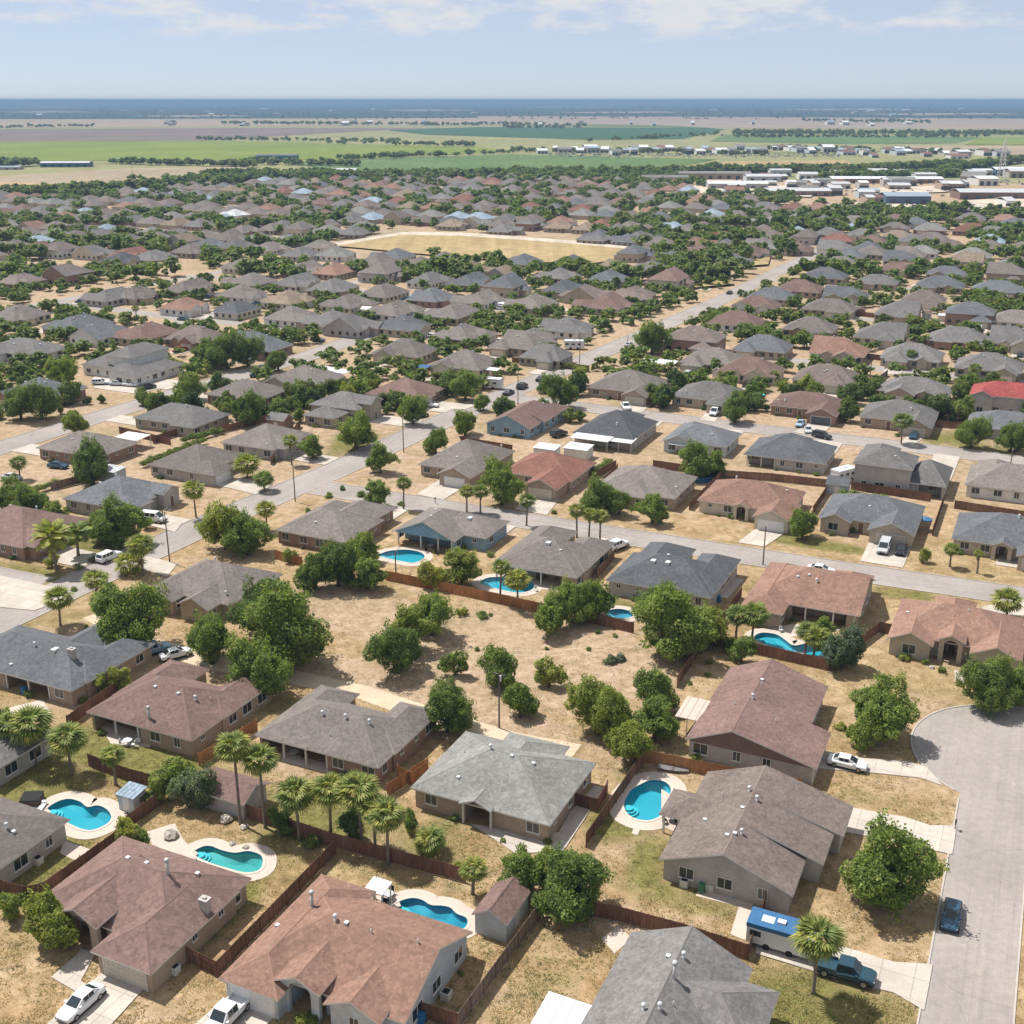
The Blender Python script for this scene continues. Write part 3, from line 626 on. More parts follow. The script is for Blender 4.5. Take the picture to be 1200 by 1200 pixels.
HOUSES = []           # (anchor phrase, image x, image y)
FOOT = []             # footprints, so that trees and far houses keep off
def house(label, anchor, roof, wall, wings, notch=(), arches=(), garages=(), doors=(), fixed=(), vents=4, eave=2.7, seed=0, posts=(), gable_wall=None, trim='trim', name='house', windows=True, cover=(), slope=SLOPE, garage_mat=None):
    R = random.Random(seed*7+len(HOUSES)); m = slope*1.1
    cs = (wings[0][1]+wings[0][2])/2; ct = (wings[0][3]+wings[0][4])/2
    X, Y = W(cs, ct); h = thing(name, label, 'house', (X, Y, 0), TH, 'houses')
    if anchor: HOUSES.append((anchor, *PX(X, Y, 3)))
    rects = []
    for i, wg in enumerate(wings):
        kind, s0, s1, t0, t1 = wg[:5]; e = (wg[5] if len(wg) > 5 else eave)+0.028*i; x = 0.031*i
        if kind == 'A': kind = ('A', wg[6]['rs']-cs, wg[6]['zr']+.01*i)
        rects.append((kind, s0-cs-x, s1-cs+x, t0-ct-x, t1-ct+x, e)); FOOT.append((s0, s1, t0, t1))
    rb = MB(); wb = MB(); gables = []; IN = 0.45; wrects = []
    for i, (kind, x0, x1, y0, y1, e) in enumerate(rects):
        opt = wings[i][6] if len(wings[i]) > 6 else {}
        roof_shell(rb, kind, (x0,x1,y0,y1), e, m)
        wrects.append((x0+IN, x1-IN, y0+IN, y1-IN))
        if opt.get('open'): continue
        z1 = e-TK+(m if kind[0] != 'A' else .25)*IN+0.06
        nl = [(sd, (a-(cs if sd[0] == 't' else ct)), (b-(cs if sd[0] == 't' else ct)), d) for k, sd, a, b, d in notch if k == i]
        wb.prism(ccw(wall_poly(*wrects[-1], nl)), -0.05, z1)
        if kind[0] == 'A':
            _, rs, zr = kind
            for yy, th in ((y0+IN-.012, .2), (y1-IN+.012, -.2)):
                sl0, sl1 = (zr-e)/(rs-x0), (zr-e)/(x1-rs); pts = [(x0+IN,e-.35),(x1-IN,e-.35),(x1-IN,e-TK+sl1*IN+.06),(rs,zr-TK+.06),(x0+IN,e-TK+sl0*IN+.06)]
                gb = MB(); gb.add([(a_,yy,z_) for a_, z_ in pts]+[(a_,yy+th,z_) for a_, z_ in pts], [tuple(range(5)), tuple(range(9,4,-1))]+[(k_,(k_+1) % 5,5+(k_+1) % 5,5+k_) for k_ in range(5)]); gables.append(gb)
            continue
        ax, E0, E1 = kind
        for end, E in ((0, E0), (1, E1)):
            if E != 'g': continue
            if ax == 's': a = (x0+IN) if end == 0 else (x1-IN); b0, b1 = y0+IN, y1-IN
            else: a = (y0+IN) if end == 0 else (y1-IN); b0, b1 = x0+IN, x1-IN
            zr = e-TK+m*((b1-b0)/2+IN)+0.06; th = 0.2 if end == 0 else -0.2
            pts = [(b0, z1-0.3), (b1, z1-0.3), (b1, z1), ((b0+b1)/2, zr), (b0, z1)]
            off = 0.012 if end == 1 else -0.012
            f = (lambda a_, b_, z_: (a_, b_, z_)) if ax == 's' else (lambda a_, b_, z_: (b_, a_, z_))
            V = [f(a+off, b, z) for b, z in pts]+[f(a+th, b, z) for b, z in pts]
            gb = MB(); gb.add(V, [tuple(range(5)), tuple(range(9,4,-1))]+[(k_, (k_+1) % 5, 5+(k_+1) % 5, 5+k_) for k_ in range(5)]); gables.append(gb)
    ro = rb.obj('roof', ['roof_'+roof, trim, 'ridge_'+roof], h)
    wb.obj('walls', 'wall_'+wall, h)
    for gb in gables: gb.obj('gable', gable_wall or 'wall_'+wall, h)
    for sd_, u0, u1, face, hh in arches:                      # arched entrance wall under a small gable, local x0..x1 along the side
        ar = MB(); c = (u0+u1)/2; wv = u1-u0; r = wv*0.29; out = [(u0,0),(c-r,0),(c-r,hh-0.55-r*0.15)]
        out += [(c+r*math.cos(a), hh-0.55-r*0.15+0.75*r*math.sin(a)) for a in np.linspace(math.pi, 0, 9)[1:-1]]
        out += [(c+r,hh-0.55-r*0.15),(c+r,0),(u1,0),(u1,hh),(c,hh+m*wv/2),(u0,hh)]
        k = len(out); V = []
        for dd in (0, 0.4):
            for u, z in out:
                if sd_ == 't0': V.append((u-cs, face-ct+dd, z))
                elif sd_ == 's1': V.append((face-cs-dd, u-ct, z))
        ar.add(V, [tuple(range(k)), tuple(range(2*k-1,k-1,-1))]+[((i+1) % k, i, k+i, k+(i+1) % k) for i in range(k)]); ar.obj('porch_arch', 'wall_'+wall, h)
    def rz(s, t): return max([roof_z(k, x0, x1, y0, y1, e, m, s, t) for k, x0, x1, y0, y1, e in rects]+[-1])
    def pick(px, py):
        z = 3.5
        for _ in range(12): s, t = st(px, py, z); zz = rz(s-cs, t-ct); z = 0.5*z+0.5*(zz if zz > 0 else 3.0)
        return s-cs, t-ct, z
    for kind, px, py in fixed:
        x, y, z = pick(px, py)
        me = vent_mesh(kind); link(me.name.split('.')[0], me, ro, (x, y, z))
    k = 0; tries = 0
    while k < vents and tries < 60:
        tries += 1; kd, x0, x1, y0, y1, e = rects[0]; x, y = R.uniform(x0+1.5, x1-1.5), R.uniform(y0+1.5, y1-1.5); z = rz(x, y)
        if z < eave+0.6 or abs(z-rz(x+.4, y)) > .4: continue
        me = vent_mesh(R.choice(['turbine','box','pipe','box','pipe'])); link(me.name.split('.')[0], me, ro, (x, y, z)); k += 1
    blocked = []
    for wi, sd, pos, wd in garages:
        x0, x1, y0, y1 = wrects[wi]; g, f = garage_mesh(wd, 2.15)
        loc = dict(t0=(pos-cs, y0, 0), t1=(pos-cs, y1, 0), s1=(x1, pos-ct, 0), s0=(x0, pos-ct, 0))[sd]
        go = link('garage_door', g, h, loc, ROT[sd]); link('door_frame', f, go)
        if garage_mat: paint_slots(go, [garage_mat])
        blocked.append((loc, wd/2+1.2))
    for wi, sd, pos, dep in doors:
        x0, x1, y0, y1 = wrects[wi]; d, hd, f = door_mesh()
        loc = dict(t0=(pos-cs, y0+dep, 0), t1=(pos-cs, y1-dep, 0), s1=(x1-dep, pos-ct, 0), s0=(x0+dep, pos-ct, 0))[sd]
        do = link('door', d, h, loc, ROT[sd]); link('door_handle', hd, do); link('door_frame', f, do); blocked.append((loc, 1.5))
    for s, t in posts:
        z = rz(s-cs, t-ct); p = MB(); p.box(-.11,.11,-.11,.11,0,max(2.2,z-.12)); link('post', p.mesh('post', [trim]), h, (s-cs, t-ct, 0))
    if windows:
        for i, (x0, x1, y0, y1) in enumerate(wrects):
            if len(wings[i]) > 6 and wings[i][6].get('open'): continue
            for sd in SIDES:
                L = (x1-x0) if sd[0] == 't' else (y1-y0); k = int(L//3.4)
                for q in range(k):
                    u = (q+0.5)*L/k+R.uniform(-.5,.5); wd, ht, zb = R.choice([(1.5,1.2,.95),(0.9,1.2,.95),(1.5,1.2,.95),(1.8,1.35,.8),(.7,.6,1.5)])
                    if u-wd/2 < .4 or u+wd/2 > L-.4: continue
                    dep = 0.0
                    pos = dict(t0=(x0+u, y0), t1=(x0+u, y1), s1=(x1, y0+u), s0=(x0, y0+u))[sd]
                    for ki, ns, a, b, dd in notch:
                        if ki == i and ns == sd:
                            v = pos[0]+cs if sd[0] == 't' else pos[1]+ct
                            if a-.9 < v < b+.9: dep = dd if a+.9 < v < b-.9 else -1
                    if dep < 0: continue
                    nx_, ny_ = dict(t0=(0,1), t1=(0,-1), s1=(-1,0), s0=(1,0))[sd]; pos = (pos[0]+nx_*dep, pos[1]+ny_*dep)
                    if any(j != i and a0-.3 < pos[0]-nx_*.3 < a1+.3 and b0-.3 < pos[1]-ny_*.3 < b1+.3 for j, (a0,a1,b0,b1) in enumerate(wrects)): continue
                    if any(math.hypot(pos[0]-bl[0][0], pos[1]-bl[0][1]) < bl[1]+wd/2 for bl in blocked): continue
                    f, g = window_mesh(wd, ht); wo_ = link('window', f, h, (*pos, zb), ROT[sd]); link('pane', g, wo_)
    return h, (cs, ct), rz
A = {}
A['H1'] = house('brown-roofed house with arched porch and garage, lower left, nearest the white sedan', 'the brown-roofed house with the arched porch', 'brown', 'tanbrick',
  [('shh',-83.6,-66.4,66.9,79.1),('thh',-73.4,-66.2,63.8,77.0),('tgg',-79.7,-74.4,65.7,75.0,3.55,{'open':1})], notch=[(0,'t0',-79.2,-74.9,2.6)], arches=[('t0',-79.4,-74.7,66.05,3.5)],
  garages=[(1,'t0',-69.8,5.0)], doors=[(0,'t0',-76.9,2.6)], fixed=[('stack',197,1024),('chimney',241,1066),('box',150,1006),('box',172,1012),('pipe',230,1009)], vents=1, slope=.45)
A['H2'] = house('large salmon-roofed house with arched porch in front of the deep blue pool', 'the large salmon-roofed house', 'pink', 'coolw',
  [('shg',-60.1,-42.1,68.4,81.4),('thh',-60.2,-53.7,66.0,82.6),('tgg',-54.9,-50.2,67.3,75.0,3.5,{'open':1}),('tgg',-49.6,-44.0,67.2,75.0,2.9)], notch=[(0,'t0',-54.0,-50.6,2.4)], arches=[('t0',-54.6,-50.5,67.65,3.45)],
  garages=[(1,'t0',-56.95,4.9)], doors=[(0,'t0',-52.2,2.4)], fixed=[('stack',366,1062),('turbine',393,1078),('box',325,1085),('box',406,1082),('pipe',435,1093),('pipe',490,1105)], vents=0, slope=.42, garage_mat='garagewhite')
A['H3'] = house('brown hip-roofed house with covered back patio and tall flue, centre left', 'the brown hip-roofed house with the tall flue', 'brown', 'tanbrick',
  [('shh',-107.1,-89.8,98.0,111.0),('thh',-107.2,-100.2,103.0,114.5),('thh',-95.6,-89.7,104.0,115.2)], notch=[(0,'t0',-106.2,-98.5,2.8)], posts=[(-106.4,98.6),(-102.8,98.6),(-99.0,98.6)],
  fixed=[('stack',175,842),('box',182,805),('turbine',229,820),('box',209,813),('pipe',185,797),('pipe',247,820)], vents=0)
A['H4'] = house('taupe hip-roofed house with covered patio between the brown roof and the pale grey roof', 'the taupe hip-roofed house beside the dirt lane', 'warm', 'brick',
  [('shh',-83.6,-65.4,102.5,114.4),('thh',-83.4,-77.3,106.0,117.2),('thh',-71.2,-65.2,106.0,117.6)], notch=[(0,'t0',-82.8,-73.0,3.0)], posts=[(-83.0,103.1),(-79.6,103.1),(-76.3,103.1),(-73.2,103.1)],
  fixed=[('turbine',378,838),('turbine',405,842),('turbine',433,848),('pipe',387,862)], vents=0)
A['H5'] = house('pale grey hip-roofed house with a dark entry gable in the middle of the picture', 'the pale grey hip-roofed house', 'lightgrey', 'tanbrick',
  [('shh',-59.9,-42.2,100.4,114.6),('tgg',-53.2,-49.2,99.8,105.4,2.85,{'open':1}),('thh',-54.6,-46.6,107.0,116.6)], notch=[(0,'t0',-52.9,-49.5,3.0)], doors=[(0,'t0',-51.2,3.0)], posts=[(-52.95,100.4),(-49.45,100.4)],
  fixed=[('turbine',575,878),('box',600,886),('pipe',544,882),('pipe',660,918),('box',625,895)], vents=1, slope=.40)
A['H7'] = house('brown-roofed house with dark brown gable left of the cul-de-sac', 'the house with the dark brown gable', 'brown', 'greyw',
  [('A',-34.2,-17.9,124.6,134.0,2.6,{'rs':-28.4,'zr':5.2}),('A',-34.15,-20.6,133.5,146.0,2.65,{'rs':-28.4,'zr':5.2})], gable_wall='wall_brownw', garages=[(0,'s1',127.6,4.9)], doors=[(1,'s1',137.0,0)],
  fixed=[('turbine',882,818),('box',893,797),('pipe',861,826),('pipe',893,802)], vents=1, slope=.40)
A['H8'] = house('mauve-brown roofed house with three stepped gables beside the bean-shaped pool', 'the house with three stepped gables', 'taupe', 'greyw',
  [('A',-29.5,-15.4,99.8,106.6,2.65,{'rs':-22.7,'zr':5.35}),('A',-29.48,-13.6,106.2,112.5,2.65,{'rs':-22.7,'zr':5.35}),('A',-29.46,-12.6,112.1,118.3,2.65,{'rs':-22.7,'zr':5.35}),('shh',-32.0,-24.0,107.8,113.2,2.6,{'open':1})],
  posts=[(-31.6,108.2),(-31.6,112.8),(-29.9,108.2)], garages=[(2,'s1',115.2,4.8)], doors=[(1,'s1',109.4,0)],
  fixed=[('turbine',887,938),('turbine',869,977),('box',861,977),('box',826,961),('box',870,947),('turbine',878,927),('box',852,979),('pipe',846,933)], vents=0, slope=.40)
A['H9'] = house('dark grey gable-roofed house cut by the bottom edge of the picture', 'the dark grey house at the bottom edge', 'grey', 'greyw',
  [('tgg',-28.3,-16.5,66,87.8),('sgh',-22,-13.6,76.5,85.8),('sgh',-22,-12.8,66,76.4)], fixed=[('stack',790,1146),('turbine',801,1122),('turbine',754,1183),('turbine',773,1182),('box',783,1121),('pipe',789,1178)], vents=0, slope=.42)
A['H10'] = house('grey-brown roofed house at the left edge beside the kidney-shaped pool', 'the grey-brown house at the lower left edge', 'warm', 'greyw',
  [('shh',-109,-91.0,66,79.0)], fixed=[('turbine',8,970),('box',16,975)], vents=1)
A['H11'] = house('small grey-roofed house peeking in at the left edge above the lawn', None, 'grey', 'greyw', [('shh',-122,-106.5,82.5,92)], vents=1)
A['H12'] = house('salmon-brown roofed house behind the long turquoise pool at right', 'the salmon-brown house behind the long pool', 'pink', 'tanbrick',
  [('shg',-38.0,-20.4,171.2,187.0),('thh',-38.2,-31.4,166.6,187.6),('thh',-27.2,-21.0,174,188.6)], posts=[(-28.8,171.7),(-24.5,171.7),(-21.2,171.7)], notch=[(0,'t0',-31.0,-22.5,2.8)],
  fixed=[('turbine',957,682),('box',935,676)], vents=1)
A['H13'] = house('salmon-tan house with an arched entry between two gables beside the cul-de-sac', 'the house with the arched entry by the cul-de-sac', 'pink', 'beige',
  [('shh',-15.5,3.0,167.2,181.0),('tgg',-15.5,-9.0,164.9,174.0),('tgg',-8.6,-4.7,165.9,174.0,3.5,{'open':1}),('tgg',-3.9,3.0,164.6,174.0),('thh',-10.5,-4.5,172,184.0)], notch=[(0,'t0',-8.1,-5.2,2.6)],
  arches=[('t0',-8.3,-5.0,166.25,3.45)], doors=[(0,'t0',-6.65,2.6)], vents=2, slope=.44)
A['H14'] = house('slate-grey house with white skylights behind the biggest tree of the vacant lot', 'the slate-grey house with skylights', 'dark', 'greyw',
  [('shh',-61.2,-43.2,168.2,182.0),('thh',-60.0,-51.6,171,188.0),('thh',-50.0,-43.1,170,186.4)], fixed=[('sky',766,657),('sky',783,659)], vents=1, slope=.45)
A['H15'] = house('warm grey house with open covered patio beside two tall palms', 'the warm grey house with the open patio', 'warm', 'tanbrick',
  [('shh',-81.6,-65.8,166.8,181.6),('thh',-81.6,-74.0,169,187.6),('thh',-72.6,-65.7,170,185.0)], notch=[(0,'t0',-81.2,-68.5,3.2)], posts=[(-81.0,167.4),(-76.8,167.4),(-72.6,167.4),(-68.6,167.4)],
  fixed=[('sky',643,636),('box',657,645)], vents=1)
A['H16'] = house('warm grey house with a pale blue gable end over its pool', 'the house with the pale blue gable', 'warm', 'bluew',
  [('tgh',-105.3,-92.3,173.2,187.8),('shh',-100,-87.8,177.0,187.2)], notch=[(0,'t0',-104.6,-93.0,3.4)], posts=[(-104.4,173.9),(-99.6,173.9),(-96.0,173.9),(-93.2,173.9)],
  fixed=[('sky',551,607),('box',505,605)], vents=1, slope=.40)
A['H17'] = house('warm grey hip-roofed brick house on the corner of the two streets', 'the brick corner house', 'warm', 'brick',
  [('shh',-125.4,-109.8,164.5,178.0),('thh',-121,-111.4,168,185.0),('thh',-125.2,-117.6,168.5,183)], fixed=[('box',370,612)], vents=2)
A['H18'] = house('warm grey house with a shaded gable left of the big dark tree clump', 'the warm grey house left of the big tree clump', 'warm', 'tanbrick',
  [('shh',-127.8,-111.4,133.4,147.6),('tgh',-127.2,-120.6,130.6,142.0),('tgg',-119.4,-113.2,130.2,138)], vents=2, slope=.46)
A['H19'] = house('slate-grey house with a square chimney at the left edge', 'the slate-grey house with the square chimney', 'bluegrey', 'tanbrick',
  [('shh',-136,-113.0,101.4,114.0),('thh',-125.6,-118.0,106,120.6),('thh',-118.8,-112.8,104,117.6)], notch=[(0,'t0',-126,-117.5,2.6)], posts=[(-125.8,102.0),(-121.6,102.0),(-117.8,102.0)],
  fixed=[('chimney',85,770),('turbine',41,757),('sky',65,761),('box',13,779)], vents=0)
A['H6'] = house('small brown-roofed outbuilding behind the tallest palm', 'the small brown-roofed outbuilding', 'brown', 'greyw', [('sgg',-83.6,-75.6,89.8,95.0,2.3)], vents=0, windows=False, name='outbuilding')
# rows along the cross streets
A['H20'] = house('rust-red roofed house with tan garage facing the cross street', 'the rust-red roofed house', 'rust', 'tanbrick', [('shh',-102.6,-86.4,214.6,229.6),('tgh',-94.8,-87.0,208.2,222.0)], garages=[(1,'t0',-90.9,4.9)], vents=2)
A['H21'] = house('warm grey hip-roofed house with twin-column porch right of the rust-red roof', 'the warm grey house with the twin-column porch', 'warm', 'tanbrick', [('shh',-80.8,-63.3,213.0,229.0),('thh',-76.0,-68.0,210.6,222.0)], doors=[(0,'t0',-77.6,0)], vents=3)
A['H22'] = house('salmon-tan house with pale garage behind the dry lawn', 'the salmon-tan house with the pale garage', 'pink', 'cream', [('shh',-59.2,-40.4,214.4,228.6),('tgh',-46.8,-39.6,209.4,220.0),('tgg',-51.8,-48.4,213.4,219.0,2.8,{'open':1})], notch=[(0,'t0',-51.5,-48.7,2)], arches=[('t0',-51.6,-48.6,213.8,2.8)], garages=[(1,'t0',-43.2,4.9)], doors=[(0,'t0',-50.1,2)], vents=2, garage_mat='garagewhite')
A['H23'] = house('slate-grey house with double garage and two parked cars in front', 'the slate-grey house with two cars in front', 'bluegrey', 'beige', [('shh',-35.3,-17.3,215.6,229.6),('tgh',-25.6,-17.2,211.2,224.0),('tgg',-35.0,-29.0,213.4,222)], garages=[(1,'t0',-21.4,4.9)], doors=[(0,'t0',-27.4,0)], vents=2)
A['H24'] = house('slate-grey house with arched entry at the right edge beside a small palm', 'the slate-grey house with arched entry at the right edge', 'bluegrey', 'beige', [('shh',-11.0,7,213.0,228.6),('tgg',-4.2,-0.4,211.8,220.0,2.9,{'open':1}),('tgh',0.2,7.4,208.5,219)], notch=[(0,'t0',-3.9,-0.7,2)], arches=[('t0',-4.0,-0.6,212.2,2.9)], doors=[(0,'t0',-2.3,2)], garages=[(2,'t0',3.8,4.9)], vents=2)
A['H25'] = house('grey house with white garage door facing the bend of the cross street', 'the grey house with the white garage door', 'warm', 'tanbrick', [('shh',-121.6,-106.6,212.0,230.4),('tgh',-114.6,-106.5,207.6,222.0)], garages=[(1,'t0',-110.5,4.8)], doors=[(0,'t0',-116.4,0)], vents=3, garage_mat='garagewhite')
A['H26'] = house('brown-roofed house with a sky-blue gable end by the main street', 'the house with the sky-blue gable end', 'brown', 'bluew', [('tgh',-123.4,-111.2,248.6,271.0),('tgh',-117,-110.6,256,272.5)], vents=1)
A['H27'] = house('charcoal-roofed house with white metal patio covers behind it', 'the charcoal house with white patio covers', 'dark', 'greyw', [('shh',-100.6,-85.0,250.0,268.6),('thh',-98,-90,254,273.0)], fixed=[('turbine',723,498)], vents=1)
A['H28'] = house('slate-grey house with blue window behind the dense round tree', 'the slate-grey house behind the dense round tree', 'bluegrey', 'coolw', [('shh',-79.0,-63.6,253.4,266.4),('tgh',-78.8,-71.0,252.0,269.5)], vents=1)
A['H29'] = house('charcoal-grey hip-roofed house with dark patio openings', 'the charcoal house with dark patio openings', 'dark', 'greyw', [('shh',-58.8,-40.6,249.6,264.6),('thh',-56.0,-47.0,252,268.8)], notch=[(0,'t0',-58.2,-51.6,2.6)], posts=[(-58.0,250.2),(-54.8,250.2),(-51.8,250.2)], vents=2)
A['H30'] = house('two-storey grey house with rear windows beside a white camper', 'the two-storey grey house', 'grey', 'greyw', [('shh',-33.8,-21.6,242.4,253.4,5.9),('shh',-23.5,-14.8,243.2,257.8,2.9),('thh',-33.4,-26,246,258,5.8)], notch=[(1,'t0',-20.6,-15.6,2.6)], posts=[(-20.4,243.9),(-15.6,243.9)], vents=2)
A['H31'] = house('warm grey house at the right edge behind the brown fence', 'the warm grey house behind the brown fence', 'warm', 'white', [('shh',-11.6,8,247.4,262.6),('thh',-10.4,-2.6,250,267.0)], vents=2)
A['H32'] = house('warm grey house with pale garage at the near corner of the far cross street', 'the warm grey house at the street corner', 'warm', 'tanbrick', [('shh',-114.8,-95.6,295.0,312.6),('tgh',-103,-95.5,290.6,304.0)], garages=[(1,'t0',-99.2,4.9)], doors=[(0,'t0',-105,0)], vents=3)
A['H33'] = house('grey house behind a palm and a white van, right of the corner house', None, 'grey', 'beige', [('shh',-90.4,-72.4,295.0,309.6),('thh',-79.6,-72.3,290.8,304)], doors=[(0,'t0',-81,0)], vents=2)
A['H34'] = house('salmon-brown house with dark garage door and three parked cars', 'the salmon-brown house with the dark garage', 'brown', 'brick', [('shh',-64.0,-45.8,296.6,309.6),('tgh',-53.6,-45.7,291.6,304)], garages=[(1,'t0',-49.6,4.9)], doors=[(0,'t0',-56,0)], vents=2, garage_mat='garagedark')
A['H35'] = house('grey house with a palm and a dark car at its garage', 'the grey house with a palm at its garage', 'grey', 'tanbrick', [('shh',-40.8,-22.8,294.4,309.6),('tgh',-30.8,-22.7,290.2,304)], garages=[(1,'t0',-26.8,4.9)], doors=[(0,'t0',-33.4,0)], vents=2)
A['H36'] = house('slate-grey house half hidden by two round trees at the right edge', None, 'bluegrey', 'greyw', [('shh',-15.6,3,296.4,310.0),('tgh',-6,2,292,304)], vents=2)
A['H37'] = house('two-storey house with a bright red roof at the right edge', 'the two-storey house with the bright red roof', 'red', 'greyw', [('shh',-16.8,4,321,333,5.2),('tgg',-16.9,-10.6,319.4,331,5.1)], vents=0)
A['H49'] = house('brown-roofed house with a rocky front garden beside the main street', 'the brown house with the rocky garden', 'brown', 'brick', [('shh',-166.8,-149.8,262.4,277.6),('sgh',-158,-148.6,261.6,270)], garages=[(1,'s1',265.8,4.9)], vents=2)
A['H50'] = house('grey two-storey house with a stone front on the main street', 'the grey house with the stone front', 'grey', 'stone', [('shh',-171.8,-157.0,243.4,255.6,3.6),('sgg',-165,-154.8,246.4,252.6,4.6),('shh',-168.8,-159.6,236.4,243.6)], doors=[(1,'s1',249.5,0)], vents=1)
A['H51'] = house('warm grey hip-roofed house left of the tree on the main street corner', 'the warm grey house left of the main street', 'warm', 'greyw', [('shh',-171.8,-156.6,207.4,223.0),('shh',-165,-154.8,209,217)], vents=2)
A['H52'] = house('warm grey house with white garage facing the main street', 'the warm grey house with the street-side white garage', 'warm', 'greyw', [('shh',-175.2,-160.0,186.6,202.2),('shh',-166,-157.0,186.4,193.8)], garages=[(1,'s1',190.1,4.9)], vents=2, garage_mat='garagewhite')
A['H53'] = house('pale grey hip-roofed house inside a low brown fence, left of centre', 'the pale grey house inside the low fence', 'grey', 'stone', [('shh',-206.0,-186.0,216.0,229.6),('thh',-193,-185.8,214.6,226)], vents=2)
A['H54'] = house('taupe hip-roofed house on the left side street', None, 'warm', 'brownw', [('shh',-205.6,-187.8,243.6,258.4)], vents=2)
A['H55'] = house('slate-grey house with a dark arched entry above the brown left-edge roof', 'the slate-grey house with the dark arched entry', 'bluegrey', 'greyw', [('shh',-174.8,-158.6,161.4,177.2),('sgg',-168,-156.8,170.6,176.0,3.2),('shh',-166,-157.2,161.6,168)], doors=[(1,'s1',173.3,0)], vents=2)
A['H56'] = house('dark brown roofed house at the left edge behind palms', 'the dark brown house at the left edge', 'brown', 'brick', [('shh',-180,-160.6,138.0,154.6),('shh',-172,-158.8,139,147)], vents=2)
A['H57'] = house('taupe house with a white patio roof at left', 'the taupe house with the white patio roof', 'warm', 'brick', [('shh',-207.4,-189.0,186.0,199.6)], vents=2)
A['H58'] = house('two-storey grey house with a long single-storey wing at upper left', 'the two-storey house at upper left', 'grey', 'white', [('thh',-253.6,-243.6,257,274.4,6.6),('thh',-243.9,-236.0,250,272,2.7),('shh',-262,-250,256,266,3.2),('shh',-249,-240,253,260,3.4)], doors=[(3,'s1',256.6,0)], vents=2)
# everything else in the middle distance: roof seen at (x, y), roof colour
MID = [(30,405,'grey',24,15),(48,455,'bluegrey',17,15),(230,392,'taupe',17,14),(305,402,'bluegrey',17,13),(357,440,'warm',18,13),(475,408,'warm',17,14),(545,422,'warm',17,15),(610,400,'warm',17,14),(835,418,'warm',17,15),(880,430,'brown',18,13),(970,438,'taupe',18,14),(1073,452,'grey',19,12),(1160,425,'grey',19,15),(895,403,'bluegrey',17,14),(815,398,'taupe',18,14),(985,408,'pink',17,14),(1070,413,'grey',18,15),(320,445,'warm',15,12),(640,413,'grey',14,12),
 (25,327,'taupe'),(80,322,'warm'),(143,303,'dark'),(180,300,'grey'),(160,343,'warm'),(128,346,'grey'),(22,367,'warm'),(92,378,'bluegrey'),(120,388,'bluegrey'),(172,388,'brown'),(225,292,'warm'),(278,287,'grey'),(285,310,'warm'),(353,296,'grey'),(355,314,'warm'),(295,328,'warm'),(347,329,'grey'),(283,342,'warm'),(338,349,'tan'),(220,336,'warm'),(216,356,'pink'),(278,360,'dark'),(342,368,'warm'),(388,373,'grey'),(225,389,'warm'),(307,396,'grey'),(390,335,'grey'),
 (375,286,'warm'),(393,296,'lightgrey'),(392,316,'pink'),(440,306,'warm'),(493,308,'warm'),(520,301,'warm'),(447,320,'warm'),(503,326,'grey'),(550,328,'bluegrey'),(553,313,'tan'),(590,318,'tan'),(450,341,'warm'),(505,346,'bluegrey'),(463,361,'warm'),(532,364,'warm'),(562,349,'warm'),(413,379,'grey'),(472,379,'bluegrey'),(542,389,'warm'),(592,336,'bluegrey'),(408,353,'warm'),(407,336,'grey'),
 (613,305,'bluegrey'),(670,306,'bluegrey'),(655,321,'grey'),(715,311,'tan'),(712,324,'bluegrey'),(660,336,'dark'),(687,343,'taupe'),(625,354,'warm'),(710,355,'brown'),(742,344,'taupe'),(665,381,'grey'),(622,394,'warm'),(783,328,'brown'),(742,297,'bluegrey'),(773,287,'warm'),(787,300,'bluegrey'),(762,313,'grey'),(607,335,'bluegrey'),(610,319,'taupe'),(702,274,'bluegrey'),(748,276,'grey'),(737,264,'warm'),
 (858,304,'bluegrey'),(880,294,'brown'),(893,283,'warm'),(807,299,'bluegrey'),(967,321,'bluegrey'),(985,308,'warm'),(993,298,'bluegrey'),(937,336,'brown'),(905,345,'bluegrey'),(887,354,'brown'),(863,374,'brown'),(973,358,'warm'),(950,381,'warm'),(992,343,'bluegrey'),(848,276,'red'),(805,271,'warm'),
 (1028,328,'grey'),(1010,341,'bluegrey'),(1050,313,'brown'),(1057,302,'bluegrey'),(1080,293,'lightgrey'),(1017,289,'bluegrey'),(1052,279,'tan'),(1110,318,'bluegrey'),(1102,331,'bluegrey'),(1083,348,'taupe'),(1130,307,'tan'),(1140,297,'lightgrey'),(1053,363,'grey'),(1137,368,'bluegrey'),(1033,389,'grey'),(1123,393,'grey'),(1180,321,'warm'),(1170,336,'bluegrey'),(1190,308,'grey'),(1133,268,'rust'),(1160,281,'paleblue'),(982,279,'rust'),(45,282,'paleblue'),(125,268,'paleblue'),(70,293,'taupe'),(332,263,'grey'),(380,263,'warm'),(287,269,'warm'),(413,257,'grey'),(450,249,'warm'),(530,262,'tan'),(590,268,'grey'),(240,233,'paleblue'),(275,250,'white'),(262,256,'paleblue'),(660,234,'pink'),(765,246,'pink'),(705,262,'rust'),(1008,263,'paleblue'),(1045,257,'brown'),(1190,395,'grey'),(1195,372,'warm')]
VAR = {}; GAR = {}; SHRUB_SPOTS = []
